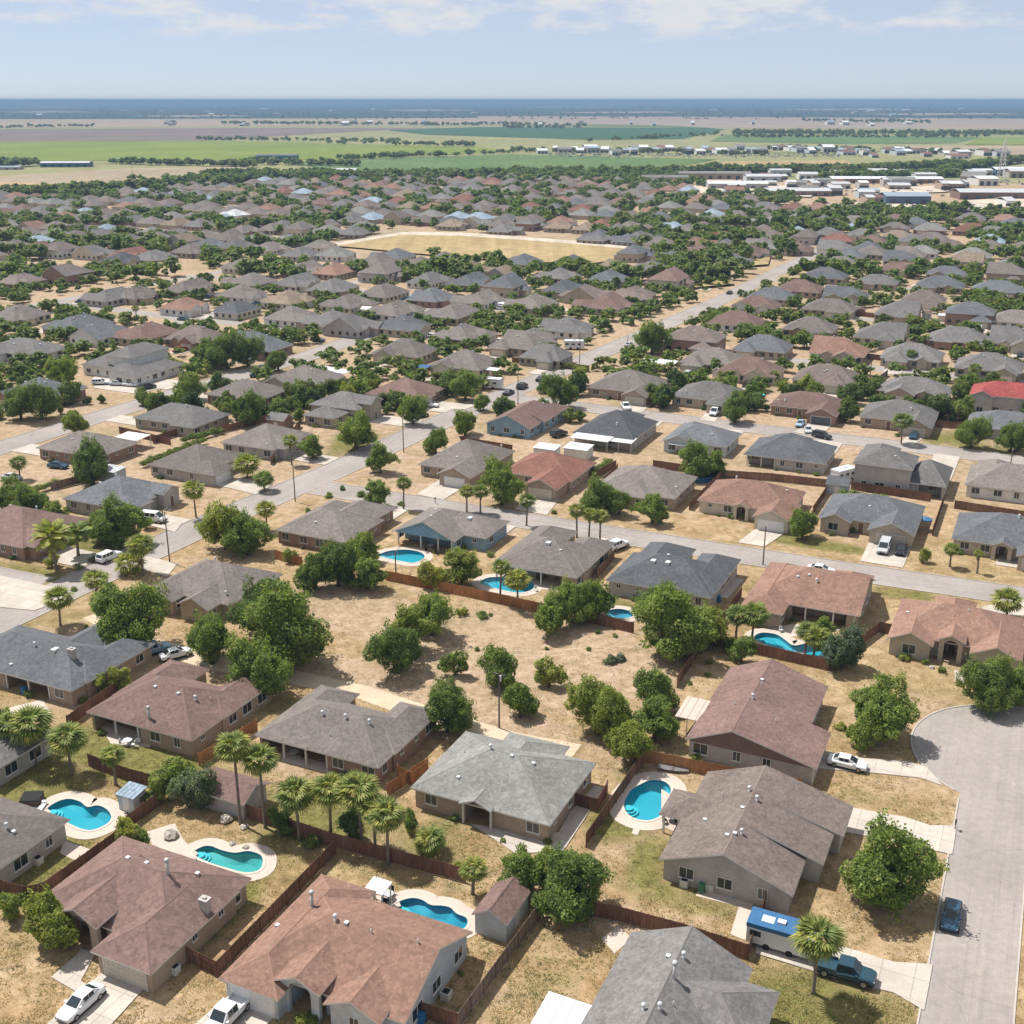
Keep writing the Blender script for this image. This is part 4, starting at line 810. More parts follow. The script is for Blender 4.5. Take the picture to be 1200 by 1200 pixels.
def variant(k):
    if k in VAR: return VAR[k]
    R = random.Random(100+k); a, b = 9.1+R.uniform(-.7,.6), 7.5+R.uniform(-.7,.6); e = 2.7
    a *= R.uniform(.86,1.06); b *= R.uniform(.88,1.05); mk = R.choice(['shh','shh','shh','shh','shh','shg','sgh'])
    wings = [(mk,-a,a,-b,b,e if k % 9 else 4.6)]
    x = R.choice([-1,1])*R.uniform(2.5,4.5)
    wings.append((R.choice(['thh','tgh']),x-3.7,x+3.7,-b-R.uniform(2.0,4.0),2,e+.03))
    if R.random() < .6: wings.append(('thh',-x-3.2,-x+3.2,-1,b+R.uniform(1.5,3),e+.06))
    if R.random() < .4: wings.append(('tgg',-x-2.0,-x+2.0,-b-.8,-b+5,e+.2))
    rb, wb, ob, gb = MB(), MB(), MB(), MB()
    for i, (kd,x0,x1,y0,y1,ee) in enumerate(wings):
        roof_shell(rb, kd, (x0,x1,y0,y1), ee, .54); q = .45; z1 = ee-TK+.54*q+.05
        wb.prism(ccw([(x0+q,y0+q),(x1-q,y0+q),(x1-q,y1-q),(x0+q,y1-q)]), -.05, z1)
        if kd[0] == 's':
            for en, xg in ((kd[1], x0+q-.01), (kd[2], x1-q+.01)):
                if en == 'g': zr = ee-TK+.54*(y1-y0)/2+.05; wb.add([(xg,y0+q,z1-.3),(xg,y1-q,z1-.3),(xg,y1-q,z1),(xg,(y0+y1)/2,zr),(xg,y0+q,z1)], [(0,1,2,3,4)])
        elif kd[1] == 'g':
            mid = (x0+x1)/2; zr = ee-TK+.54*(x1-x0)/2+.05
            wb.add([(x0+q,y0+q-.01,z1-.3),(x1-q,y0+q-.01,z1-.3),(x1-q,y0+q-.01,z1),(mid,y0+q-.01,zr),(x0+q,y0+q-.01,z1)], [(0,1,2,3,4)])
    kd,x0,x1,y0,y1,ee = wings[0]
    for u in np.arange(x0+2, x1-1.5, 3.1):
        for yy, sg in ((y0+.45,-1),(y1-.45,1)): ob.box(u-.75,u+.75,yy-.06 if sg < 0 else yy-.02,yy+.02 if sg < 0 else yy+.06,.95,2.1)
    for u in np.arange(y0+2, y1-1.5, 3.3):
        for xx, sg in ((x0+.45,-1),(x1-.45,1)): ob.box(xx-.06 if sg < 0 else xx-.02,xx+.02 if sg < 0 else xx+.06,u-.6,u+.6,.95,2.1)
    kd,x0,x1,y0,y1,ee = wings[1]; gb.box((x0+x1)/2-2.4,(x0+x1)/2+2.4,y0+.39,y0+.5,.02,2.15)
    vb = MB()
    for _ in range(3):
        x, y = R.uniform(-5,5), R.uniform(-3,3); z = roof_z(mk,-a,a,-b,b,wings[0][5],.54,x,y); vb.box(x-.22,x+.22,y-.22,y+.22,z-.3,z+.35)
    GAR[k] = ((x0+x1)/2, y0)
    VAR[k] = (rb.mesh('roof', ['roof_grey','trim','ridge_grey']), wb.mesh('walls', ['wall_beige']), ob.mesh('windows', ['glass']), gb.mesh('garage_door', ['garage']), vb.mesh('roof_vents', ['white']), a, b)
    return VAR[k]
WALLK = ['beige','tanbrick','greyw','cream','brick','stone','white']
NHOUSE = [0]
def simple_house(s, t, rz, roof, R, size=None, detail=True):
    kv = R.randrange(18); rm, wm, om, gm, vm, a, b = variant(kv)
    X, Y = W(s, t); sc_ = (R.uniform(.94,1.06), R.uniform(.92,1.05), 1) if not size else (size[0]/2/a, size[1]/2/b, 1)
    h = link('house', None, None, (X, Y, 0), TH+rz, None); h['category'] = 'house'; h['group'] = 'houses'
    ro = link('roof', rm, h, scale=sc_); paint_slots(ro, ['roof_'+roof, None, 'ridge_'+roof])
    wo_ = link('walls', wm, h, scale=sc_); paint_slots(wo_, ['wall_'+R.choice(WALLK)])
    if detail:
        w2 = link('windows', om, h, scale=sc_); w2['kind'] = 'stuff'
        link('garage_door', gm, h, scale=sc_)
        v2 = link('roof_vents', vm, ro, scale=None); v2['kind'] = 'stuff'
    if detail and Y < 520:
        gx_, gy_ = GAR[kv]; c_, s_ = math.cos(rz), math.sin(rz); ln = R.uniform(6.5, 9)
        drive([(s+(x_*sc_[0])*c_-(y_*sc_[1])*s_, t+(x_*sc_[0])*s_+(y_*sc_[1])*c_) for x_, y_ in ((gx_-2.7,gy_+.6),(gx_-2.9,gy_-ln),(gx_+2.9,gy_-ln),(gx_+2.7,gy_+.6))], px=False)
        for _ in range(2): u_ = R.uniform(-8,8); v_ = R.choice([-1,1])*(b*sc_[1]+R.uniform(.3,1.5)); SHRUB_SPOTS.append(W(s+u_*c_-v_*s_, t+u_*s_+v_*c_))
    FOOT.append((s-9, s+9, t-8, t+8)); NHOUSE[0] += 1
    auto(h, f'{ROOFNAME[roof]}-roofed house', (X, Y, 3)); return h
Rm = random.Random(11)
MIDST = []
for it in MID:
    x, y, c = it[:3]; s, t = st(x, y, 3.6); sz = it[3:] if len(it) > 3 else None
    rz = 0 if s > -130 else math.pi/2
    if rz == 0 and Rm.random() < .5: rz = math.pi
    if rz and s < -130 and Rm.random() < .5: rz = -math.pi/2
    if any(abs(s-a) < 10 and abs(t-b) < 9 for a, b in MIDST): continue
    MIDST.append((s, t)); simple_house(s, t, rz if not sz else 0, c, Rm, sz)

# ------------------------------------------------------------------ trees
def crown_arrays(seed, R, leaves, leaf, flat=0.8, nc=26, core=0.62, crad=(.26,.46), low=-0.45):
    r = np.random.default_rng(seed)
    npr = max(5, nc//4)                                     # main boughs, each carrying smaller leaf masses
    d = r.normal(size=(npr*4, 3)); d /= np.linalg.norm(d, axis=1)[:, None]; d = d[d[:, 2] > low][:npr]
    B = d*(R*core*r.uniform(.55, 1.12, (len(d), 1))); B[:, 2] *= flat; br_ = R*r.uniform(.34, .52, len(d))
    k0 = r.integers(0, len(d), nc*2); e = r.normal(size=(nc*2, 3)); e /= np.linalg.norm(e, axis=1)[:, None]; e[:, 2] = np.abs(e[:, 2])*.8-.15
    C = B[k0]+e*(br_[k0]*r.uniform(.55, 1.0, nc*2))[:, None]; cr_ = R*r.uniform(.13, .27, len(C))
    C = np.vstack([C, B*.9, [[0, 0, 0]]]); cr_ = np.concatenate([cr_, br_*.8, [R*.5]])
    out = []; need = leaves; nrm = []
    wts = cr_**2/np.sum(cr_**2)
    while need > 0:
        k = r.choice(len(C), need*2, p=wts); v = r.normal(size=(len(k), 3)); v /= np.linalg.norm(v, axis=1)[:, None]
        p = C[k]+v*(cr_[k]*r.uniform(.78, 1.06, len(k)))[:, None]*np.array([1, 1, .88])
        dist = np.linalg.norm(p[:, None, :]-C[None], axis=2)/cr_[None]
        dist[np.arange(len(k)), k] = 9
        ok = (dist.min(1) > 0.66) | (r.random(len(k)) < .22)
        p, v = p[ok][:need], v[ok][:need]; out.append(p); nrm.append(v); need -= len(p)
    p = np.vstack(out); n = np.vstack(nrm)
    ns = max(8, nc)                                          # loose sprays that break the outline
    sc_ = p[r.integers(0, len(p), ns)]; sc_ = sc_*r.uniform(1.04, 1.20, (ns, 1)); ks = r.integers(0, ns, len(p)//8); js = r.choice(len(p), len(ks), replace=False)
    p[js] = sc_[ks]+r.normal(size=(len(ks), 3))*R*.075
    cut = p[r.integers(0, len(p), nc//3)]*r.uniform(.9, 1.1, (nc//3, 1)); keep_ = np.linalg.norm(p[:, None]-cut[None], axis=2).min(1) > R*r.uniform(.10, .17)
    p, n = p[keep_], n[keep_]
    n = n*.8+r.normal(size=n.shape)*.45+np.array([0, 0, .5]); n /= np.linalg.norm(n, axis=1)[:, None]
    u = np.cross(n, r.normal(size=n.shape)); u /= np.linalg.norm(u, axis=1)[:, None]; w_ = np.cross(n, u)
    L = leaf*r.uniform(.7, 1.35, (len(p), 1))
    V = np.stack([p-u*L*.5, p+w_*L*.34-n*L*.05, p+u*L*.5, p-w_*L*.34-n*L*.05], 1).reshape(-1, 3)
    return V
def quad_mesh(name, V, mat_):
    n = len(V)//4; me = bpy.data.meshes.new(name); me.vertices.add(len(V)); me.vertices.foreach_set('co', np.ascontiguousarray(V, np.float32).ravel())
    me.loops.add(len(V)); me.loops.foreach_set('vertex_index', np.arange(len(V), dtype=np.int32)); me.polygons.add(n)
    me.polygons.foreach_set('loop_start', np.arange(0, len(V), 4, dtype=np.int32))
    me.polygons.foreach_set('use_smooth', np.ones(n, bool)); me.materials.append(M[mat_]); me.update(calc_edges=True); return me
def trunk_mesh(seed, R, zc, thick=1.0):
    r = random.Random(seed); mb = MB(); t = 0.085*R*thick
    fork = zc*r.uniform(.42,.55); lean = (r.uniform(-.12,.12)*R, r.uniform(-.12,.12)*R)
    mb.tube([(0,0,-.15),(0,0,.12),(lean[0]*.4,lean[1]*.4,fork*.5),(lean[0],lean[1],fork)], [t*1.5,t*1.15,t*.92,t*.8], 8)
    a0 = r.uniform(0,6.28); n = r.choice([3,4,5])
    for i in range(n):
        a = a0+i*6.283/n+r.uniform(-.3,.3); q = R*r.uniform(.45,.62); hz = zc+R*r.uniform(-.05,.35)
        mb.tube([(lean[0],lean[1],fork-.1),(lean[0]+math.cos(a)*q*.45,lean[1]+math.sin(a)*q*.45,fork+(hz-fork)*.55),(math.cos(a)*q,math.sin(a)*q,hz)], [t*.72,t*.45,t*.15], 6)
    return mb.mesh('trunk', ['bark'], True)
CLS = dict(L=(4.6,22000,.27,.86,40), M=(3.0,11000,.24,.88,32), S=(1.7,4200,.19,.98,20), B=(1.1,1300,.18,.75,10), D=(3.2,3400,.40,.86,26))
TREES = {}
def tree_meshes(c, k):
    if (c, k) not in TREES:
        R, n, lf, fl, nc = CLS[c]; zc = R*(1.05 if c not in 'B' else .5)
        V = crown_arrays(hash((c, k)) % 9999 if False else ord(c)*31+k*7, R, n, lf, fl, nc, low=-.7 if c != 'B' else -.2, core=.66 if k % 2 else .58)
        hr = np.percentile(np.hypot(V[:, 0], V[:, 1]), 97); V[:, :2] *= R/hr
        lo_, hi_ = np.percentile(V[:, 2], [2, 99]); V[:, 2] = (V[:, 2]-lo_)/(hi_-lo_)*(R*(1.55 if c != 'B' else 1.0))+(R*.30 if c != 'B' else .02)
        TREES[(c, k)] = (quad_mesh('crown', V, 'leaf'), trunk_mesh(ord(c)*17+k, R, zc) if c != 'B' else None, R, zc)
    return TREES[(c, k)]
NTREE = [0]; SPOTS = []
COLW = dict(leaf_far='green', leaf_far_dark='dark green', leaf='fresh green', leaf_dark='dark green', leaf_light='light green', leaf_grey='silvery')
def tree_at(X, Y, R, m, rnd, c=None, label=None, name=None):
    if c is None: c = 'L' if R > 3.7 else 'M' if R > 2.3 else 'S' if R > 1.25 else 'B'
    cm_, tm, R0, zc = tree_meshes(c, rnd.randrange(4)); k = R/R0
    sx_, sy_ = k*rnd.uniform(.93,1.07), k*rnd.uniform(.93,1.07); sz = k*rnd.uniform(.92,1.06)
    t = link(name or ('tree' if c != 'B' else 'shrub'), None, None, (X, Y, 0), rnd.uniform(0, 6.28), None); t.scale = (sx_, sy_, sz)
    o = link('crown', cm_, t); paint_slots(o, [m])
    if tm: link('trunk', tm, t)
    t['category'] = 'tree' if c != 'B' else 'shrub'; t['group'] = 'broadleaf trees' if c != 'B' else 'garden shrubs'
    SPOTS.append((X, Y, R)); NTREE[0] += 1
    if label: tag(t, label, t['category'])
    else: auto(t, ('large ' if R > 4 else 'small ' if R < 1.9 else '')+COLW[m]+(' tree' if c != 'B' else ' shrub'), (X, Y, zc*k))
    return t
def tree_px(x, y, wpx, m, rnd, c=None, label=None):
    R = wpx/2*mpp(x, y, 3); zf = .5 if R < 1.25 else 1.06
    X, Y = G(x, y, R*zf); R = wpx/2*mpp(*PX(X, Y), R*zf)
    return tree_at(X, Y, R, m, rnd, c, label)
Rt = random.Random(5)
d, l, g, y_ = 'leaf_dark', 'leaf', 'leaf_grey', 'leaf_light'
NEAR = [(338,722,108,d),(312,705,80,d),(302,775,84,l),(245,740,76,l),(150,710,95,l),(462,752,74,d),(478,735,58,d),(505,713,62,l),(430,667,46,l),(395,655,62,d),(368,663,52,l),(426,637,44,l),(505,672,36,y_),(541,657,52,d),(565,720,16,l),(541,717,18,l),(645,715,54,l),
 (680,700,58,l),(702,703,44,d),(790,718,98,l),(772,700,60,d),(822,728,60,l),(533,775,34,l),(580,780,50,l),(525,823,70,l),(610,820,44,l),(643,787,38,l),(702,822,78,l),(768,838,62,l),(766,808,56,l),(745,868,58,l),(725,852,44,l),(675,1028,98,l),(648,1010,56,l),(604,1022,62,l),(1050,1010,112,l),(1035,825,84,l),(1015,850,50,l),(1162,797,70,y_),(1195,800,50,y_),(990,755,58,g),(870,760,34,l),
 (55,1080,70,l),(230,920,58,g),(186,920,42,d),(210,905,46,l),(145,972,44,y_),(160,980,30,l),(140,605,66,l),(118,612,44,d),(262,612,62,l),(290,622,56,l),(105,538,58,d),(445,535,38,l),(444,575,36,l),(588,560,60,l),(703,577,50,d),(726,585,36,d),(765,593,40,l),(942,610,42,l),(818,533,52,l),(838,540,34,l),(656,453,46,l),(681,440,26,l),(862,475,38,l),(545,492,36,l),(566,470,22,l),(416,500,50,l),(365,520,34,l),(510,515,30,l),(290,475,46,d),(545,448,40,l),(484,478,38,l),
 (1141,503,42,l),(1187,508,40,l),(765,390,44,l),(325,420,28,d),(240,410,34,l),(265,405,50,d),(290,408,40,d),(222,450,36,l),(166,463,24,y_),(90,493,34,d),(45,465,50,d),(22,470,40,l),(70,433,40,l),(14,578,46,l),(35,590,50,d),(62,600,40,l),(142,795,32,y_),(120,800,26,l),(95,820,16,y_),(20,870,44,l),(8,840,28,l),(480,960,30,d),(415,965,44,d),(370,985,26,d),(330,960,34,d),(1060,770,14,y_),(855,760,20,l),(960,745,34,y_),(968,735,28,l),(995,722,24,l),(455,600,20,d),(340,650,20,y_),(1082,650,20,y_),(725,770,16,g),(715,772,20,g),(985,850,16,y_),(540,1015,22,y_),(465,1185,30,l),(435,1192,26,l),(350,1195,26,y_),(400,1195,22,l),(680,640,20,l),(620,640,16,d),(12,1060,36,l),(30,1050,24,l),(108,1075,18,y_)]
for x, y, wd, m in NEAR: tree_px(x, y, wd, m, Rt)
for x, y, wd in [(560,610,10),(400,572,10),(425,578,14),(470,590,10),(385,580,12),(870,605,10),(812,760,10),(830,790,9),(560,760,9),(700,740,8),(690,760,8),(660,790,9),(640,760,7),(720,745,8),(300,750,10),(1125,800,12),(1105,785,12),(1150,790,12),(1085,775,12),(1070,768,12),(640,985,14),(590,985,9),(500,1150,8),(545,1110,14),(540,1140,10),(330,1182,12),(385,1178,12),(300,1105,7),(700,590,12),(650,600,9),(905,600,12),(1000,620,14),(985,612,12),(1145,640,10),(545,640,12),(575,650,12),(640,660,9),(395,600,14),(420,600,12),(360,598,10),(85,690,10),(90,665,14),(110,655,14),(60,655,18),(45,650,16),(100,735,9),(880,720,12),(900,728,12),(830,775,10),(808,800,8),(575,720,7),(690,690,14),(1005,700,12),(1010,905,7),(970,935,8),(868,1010,8)]:
    tree_px(x, y, wd, Rt.choice([l,y_,d,l]), Rt)

# ------------------------------------------------------------------ palms
def frond(length=1.0, n=13, droop=.25):
    V, F = [], []
    def q(a, b, c, dd): o = len(V); V.extend([a, b, c, dd]); F.append((o, o+1, o+2, o+3))
    pl = .42*length; q((0,-.02,0), (0,.02,0), (pl,.014,-.01), (pl,-.014,-.01))
    for i in range(n):
        a = rad(-78+156*i/(n-1)); L = length*.62*(1-.25*abs(i/(n-1)-.5)); wd = .055*length
        dx, dy = math.cos(a), math.sin(a); m1 = (pl+dx*L*.55, dy*L*.55, -.02+.05*(i % 2)); tip = (pl+dx*L, dy*L, -droop*L*(.7+.6*abs(dy)))
        q((pl,0,0), (m1[0]+dy*wd, m1[1]-dx*wd, m1[2]), tip, (m1[0]-dy*wd, m1[1]+dx*wd, m1[2]))
    return V, F
def feather(length=1.0, n=18):
    V, F = [], []
    def q(a, b, c, dd): o = len(V); V.extend([a, b, c, dd]); F.append((o, o+1, o+2, o+3))
    def P(u): return (length*u*(1-.12*u), 0, length*(.28*u-.55*u*u))
    for i in range(n):
        u = .15+.85*i/n; x, _, z = P(u); x2, _, z2 = P(min(1, u+.05)); l_ = length*.26*math.sin(math.pi*(.15+.8*u))
        for sgn in (1, -1): q((x,0,z), (x2,0,z2), (x2+l_*.5, sgn*l_, z2-l_*.35), (x+l_*.42, sgn*l_*.96, z-l_*.35))
    return V, F
def frond_mesh(kind, i):
    k = ('frond', kind, i)
    if k not in _mesh:
        mb = MB(); V, F = frond(1.0, 13, .15+.2*i) if kind == 'fan' else feather(1.0); mb.add(V, F); _mesh[k] = mb.mesh('frond', ['frond'])
    return _mesh[k]
def frond_pose(i, n, r):
    u = (i+.5)/n; el = rad(78-118*u**.85)+r.uniform(-.12,.12); az = i*2.39996+r.uniform(-.2,.2)
    return az, el, .8+.25*math.sin(math.pi*min(1, u*1.1))+r.uniform(-.06,.06)
def palm_crown(kind, seed):
    k = ('pc', kind, seed)
    if k not in _mesh:
        r = random.Random(seed); mb = MB(); n = 30 if kind == 'fan' else 26
        for i in range(n):
            az, el, sc_ = frond_pose(i, n, r); V, F = frond(sc_, 11, .2+.15*r.random()) if kind == 'fan' else feather(sc_)
            Mx = Matrix.Rotation(az, 4, 'Z') @ Matrix.Rotation(-el, 4, 'Y') @ Matrix.Rotation(r.uniform(-.4,.4), 4, 'X'); mb.add([Mx @ Vector(v) for v in V], F)
        _mesh[k] = mb.mesh('crown', ['frond'])
    return _mesh[k]
def palm(bx_, by_, cx_, cy_, wpx, kind='fan', near=False, label=None, seed=0):
    X, Y = G(bx_, by_); r = random.Random(int(bx_*13+by_))
    lo, hi = 1.0, 25.0
    for _ in range(30):                                     # trunk height from where the crown is seen
        mid = (lo+hi)/2
        if PX(X, Y, mid)[1] > cy_: lo = mid
        else: hi = mid
    hgt = max(1.0, lo); rad_ = wpx/2*mpp(cx_, cy_, hgt)*1.12
    X2 = (cx_-600)/FPX*mpp(*PX(X, Y, hgt), hgt)*FPX-X if False else 0
    t = link('palm_tree', None, None, (X, Y, 0), 0, None); t['category'] = 'palm tree'; t['group'] = 'palm trees'
    lean = (r.uniform(-.25,.25), r.uniform(-.25,.25)); tr = .17 if kind == 'fan' else .26
    mb = MB(); mb.tube([(0,0,-.1),(0,0,.25),(lean[0]*.4,lean[1]*.4,hgt*.5),(lean[0],lean[1],hgt)], [tr*1.6,tr*1.15,tr*.95,tr*.85], 9); mb.obj('trunk', 'palmbark', t, smooth=True)
    if hgt > 2.5:
        th = MB()
        for i in range(22):
            a = r.uniform(0,6.28); z = hgt-r.uniform(0,.9); L = rad_*r.uniform(.25,.42); w_ = .12
            ca, sa = math.cos(a), math.sin(a); o = (lean[0]+ca*.12, lean[1]+sa*.12, z)
            th.add([(o[0]-sa*w_*.4,o[1]+ca*w_*.4,z),(o[0]+sa*w_*.4,o[1]-ca*w_*.4,z),(o[0]+ca*L*.5+sa*w_,o[1]+sa*L*.5-ca*w_,z-L*.9),(o[0]+ca*L*.5-sa*w_,o[1]+sa*L*.5+ca*w_,z-L*.9)], [(0,1,2,3)])
        th.obj('thatch', 'thatch', t)
    if near:
        n = 30 if kind == 'fan' else 28
        for i in range(n):
            az, el, s_ = frond_pose(i, n, r); o = link('frond', frond_mesh(kind, i % 3), t, (lean[0], lean[1], hgt))
            o.rotation_euler = (Matrix.Rotation(az, 3, 'Z') @ Matrix.Rotation(-el, 3, 'Y') @ Matrix.Rotation(r.uniform(-.4,.4), 3, 'X')).to_euler(); o.scale = (rad_*s_,)*3
    else:
        o = link('crown', palm_crown(kind, int(bx_) % 4), t, (lean[0], lean[1], hgt), r.uniform(0,6.28)); o.scale = (rad_,)*3
    SPOTS.append((X, Y, 1))
    if label: tag(t, label, 'palm tree')
    else: auto(t, ('tall ' if hgt > 6 else 'short ' if hgt < 2.2 else '')+('fan palm' if kind == 'fan' else 'feathery palm'), (X, Y, hgt))
    return t
palm(282,966,270,876,44,'fan',True,'tallest fan palm, beside the small brown-roofed outbuilding')
palm(311,970,306,892,44,'fan',True,'fan palm second from left in the tall palm row along the fence')
palm(351,985,345,930,48,'fan',True,'third fan palm from the left in the row along the back fence')
palm(388,984,384,925,44,'fan',True,'fourth fan palm from the left in the row along the back fence')
palm(424,990,420,928,52,'fan',True,'bushy fan palm in the thickest part of the palm row')
palm(440,1002,438,948,40,'fan',True,'fan palm squeezed behind the rightmost palm of the row')
palm(455,1012,452,957,46,'fan',True,'rightmost tall fan palm of the row along the back fence')
palm(502,1000,502,988,40,'fan',True,'stemless young fan palm by the fence right of the palm row')
palm(554,1048,552,1018,34,'fan',True,'short fan palm between the shed and the deep blue pool')
palm(953,1164,958,1100,58,'fan',True,'lone fan palm beside the dark pickup at lower right')
palm(84,908,76,868,46,'fan',True,'fan palm on the green lawn left of the brown roof with the flue')
palm(136,920,131,885,30,'fan',True,'slender fan palm on the lawn right of its taller neighbour')
palm(42,895,36,850,52,'fan',True,'dense fan palm of the clump at the left edge')
palm(20,890,14,852,40,'fan',False,'leftmost fan palm of the clump at the left edge')
for a in [(71,733,68,703,36),(113,699,110,680,30),(168,674,165,640,34),(152,672,147,662,36),(230,607,226,575,30),(313,622,312,598,26),(473,597,472,567,20),(547,600,546,576,20),(563,602,562,577,22),(617,616,617,587,22),(676,630,675,599,22),(690,633,689,604,20),(703,633,702,606,20),(586,705,585,665,24),(607,712,607,680,32),(862,748,860,722,32),(881,750,880,720,36),(943,766,941,742,30),(953,772,952,748,32),(1056,520,1057,494,26),(1113,664,1113,644,20),(1179,726,1178,706,38),(1145,672,1145,650,12),(24,562,24,543,22),(290,560,292,545,34),(310,575,308,562,26),(172,620,170,612,16),(342,545,340,517,20),(1140,450,1141,432,16),(905,450,905,440,16),(160,372,160,362,10),(1066,430,1066,415,14),(845,470,846,450,18)]: palm(*a)
for a in [(66,668,62,628,50),(92,652,92,625,34)]: palm(*a, kind='date')

for X, Y in SHRUB_SPOTS[:150]:
    s, t_ = S(X, Y)
    if not on_road(s, t_): tree_at(X, Y, Rt.uniform(.7,1.2), Rt.choice([l,y_,d]), Rt, 'B')

for k_, (h_, (cs_, ct_), rz_) in A.items():
    if k_ in ('H6','H10','H11'): continue
    for _ in range(3):
        s = cs_+Rt.uniform(-8,8); t_ = ct_-14
        while rz_(s-cs_, t_-ct_) < 0 and t_ < ct_: t_ += .25
        if t_ < ct_ and Rt.random() < .75:
            X, Y = W(s, t_-Rt.uniform(.1,.5))
            if not any(in_poly(X, Y, q_) for q_ in DRIVES) and not on_road(*S(X, Y)) and not any(in_poly(X, Y, grow(p_, 1.2)) for p_, *_q in POOLS): tree_at(X, Y, Rt.uniform(.45,.95), Rt.choice([l,y_,d,g]), Rt, 'B')

# ------------------------------------------------------------------ fences
def panel_mesh():
    if 'panel' not in _mesh:
        mb = MB(); r = random.Random(3); n = 16; w_ = 2.4/n
        for i in range(n):
            z = 1.82+r.uniform(-.03,.03); o = r.uniform(-.006,.006); mb.box(i*w_+.004, (i+1)*w_-.004, -.012+o, .012+o, .03, z)
        mb.box(0,2.4,.013,.055,.35,.44); mb.box(0,2.4,.013,.055,1.4,1.49); _mesh['panel'] = mb.mesh('panel', ['fence'])
        p = MB(); p.box(-.05,.05,.02,.12,-.1,1.9); _mesh['fpost'] = p.mesh('post', ['fence'])
    return _mesh['panel'], _mesh['fpost']
FENCES = []
def fence(label, pts, m='fence', px=True):
    P = [Vector(G(*p)) if px else Vector(W(*p)) for p in pts]
    t = link('wooden_fence', None, None, (P[0].x, P[0].y, 0)); tag(t, label, 'fence', 'wooden fences')
    pm, pp = panel_mesh()
    for a, b in zip(P, P[1:]):
        d_ = b-a; L = d_.length; n = max(1, round(L/2.4)); az = math.atan2(d_.y, d_.x)
        for i in range(n):
            q = a+d_*(i/n)-P[0]; o = link('panel', pm, t, (q.x, q.y, 0), az, (L/n/2.4, 1, 1)); paint_slots(o, [m])
            o = link('post', pp, t, (q.x, q.y, 0), az); paint_slots(o, [m])
        q = b-P[0]; o = link('post', pp, t, (q.x, q.y, 0), az); paint_slots(o, [m])
fence('brown board fence between the brown porch house and the salmon roof', [(393,1001),(255,1145)])
fence('short brown fence closing the side yard right of the brown porch house', [(255,1145),(216,1125)])
fence('long dark board fence behind the row of tall palms', [(240,940),(300,962),(386,991)])
fence('dark board fence between the wavy pool yard and the pale grey house', [(386,991),(545,1034)])
fence('brown fence between the kidney pool house and the brown porch house', [(52,1052),(138,990)])
fence('short dark fence corner at the left edge below the grey-brown house', [(0,1047),(30,1056),(52,1052)])
fence('brown fence behind the grey shed and bushes, lower left', [(150,972),(190,942)])
fence('long greyed fence right of the salmon-roofed house', [(632,1075),(537,1206)], 'fence_grey')
fence('short fence with gate beside the salmon-roofed house at the bottom', [(537,1206),(490,1192)])
fence('brown fence left of the bean-shaped pool', [(753,895),(686,993)])
fence('bright orange-brown fence above the bean-shaped pool yard', [(753,893),(845,912),(938,928)], 'fence_new')
fence('small fenced enclosure beside the pale grey house', [(672,944),(700,952),(712,930)])
fence('dark fence behind the dark grey bottom-edge house', [(684,1072),(726,1080),(800,1100),(876,1125)])
fence('short fence up to the blue-roofed camper', [(876,1125),(897,1062)])
fence('orange board fence at the back of the vacant lot, right of the light shrub', [(452,680),(540,698),(640,720)], 'fence_new')
fence('orange fence remnant left of the tree clump at the back of the lot', [(322,655),(354,664)], 'fence_new')
fence('brown fence in front of the small blue pool', [(678,727),(742,742)])
fence('brown board fence below the long turquoise pool', [(826,755),(900,770),(970,786)])
fence('fence running down the right side of the vacant lot', [(824,757),(793,806)])
fence('brown fence between the long pool and the arched-entry house', [(970,786),(1030,741),(1043,744)])
fence('fence between the slate-grey skylight house and the salmon-brown pool house', [(868,700),(838,742)])
fence('dark fence between the square-chimney house and the brown flue house', [(80,853),(146,806)])
fence('orange-brown fence between the two hip-roofed houses with patios', [(234,898),(302,857)], 'fence_new')
fence('low orange-brown fence left of the pale grey house', [(455,934),(502,903)], 'fence_new')
fence('short brown fence beside the taupe patio house', [(466,912),(482,920),(500,908)], 'fence_new')
fence('brown fence behind the above-ground pool', [(765,548),(846,560),(905,564),(985,573)])
fence('brown fence beside the above-ground pool', [(808,598),(846,560)])
fence('brown fence between the salmon-tan and slate-grey houses', [(972,573),(952,603)])
fence('brown fence in front of the two-storey grey house', [(997,574),(1040,580),(1090,588)])
fence('brown fence along the right edge behind the arched-entry slate house', [(1118,596),(1205,610)])
fence('brown fence between the two slate-grey garages at right', [(1105,590),(1092,628)])
fence('low brown fence in front of the pale grey house at left', [(140,508),(200,522)])
fence('brown fence behind the rust-red roofed house', [(700,560),(722,548)])
fence('brown fence left of the warm grey twin-column house', [(702,575),(724,552)])
fence('brown fence beside the blue-gable house on the main street', [(540,520),(600,530)])
fence('greyed fence behind the left-edge slate house', [(30,655),(78,640)], 'fence_grey')
fence('brown fence between the red roof and the grey palm house', [(1110,498),(1128,462)])
fence('brown fence behind the grey palm house', [(1090,500),(1150,505)])
fence('brown fence between the warm grey open-patio house and the skylight house', [(700,678),(720,655)])
fence('brown fence behind the palms of the outbuilding, lower left', [(104,898),(150,915),(205,930)])
fence('brown fence beside the left yard of the dark gable house', [(318,545),(352,500)])
fence('brown fence in front of the stone-front house', [(325,480),(358,462)])
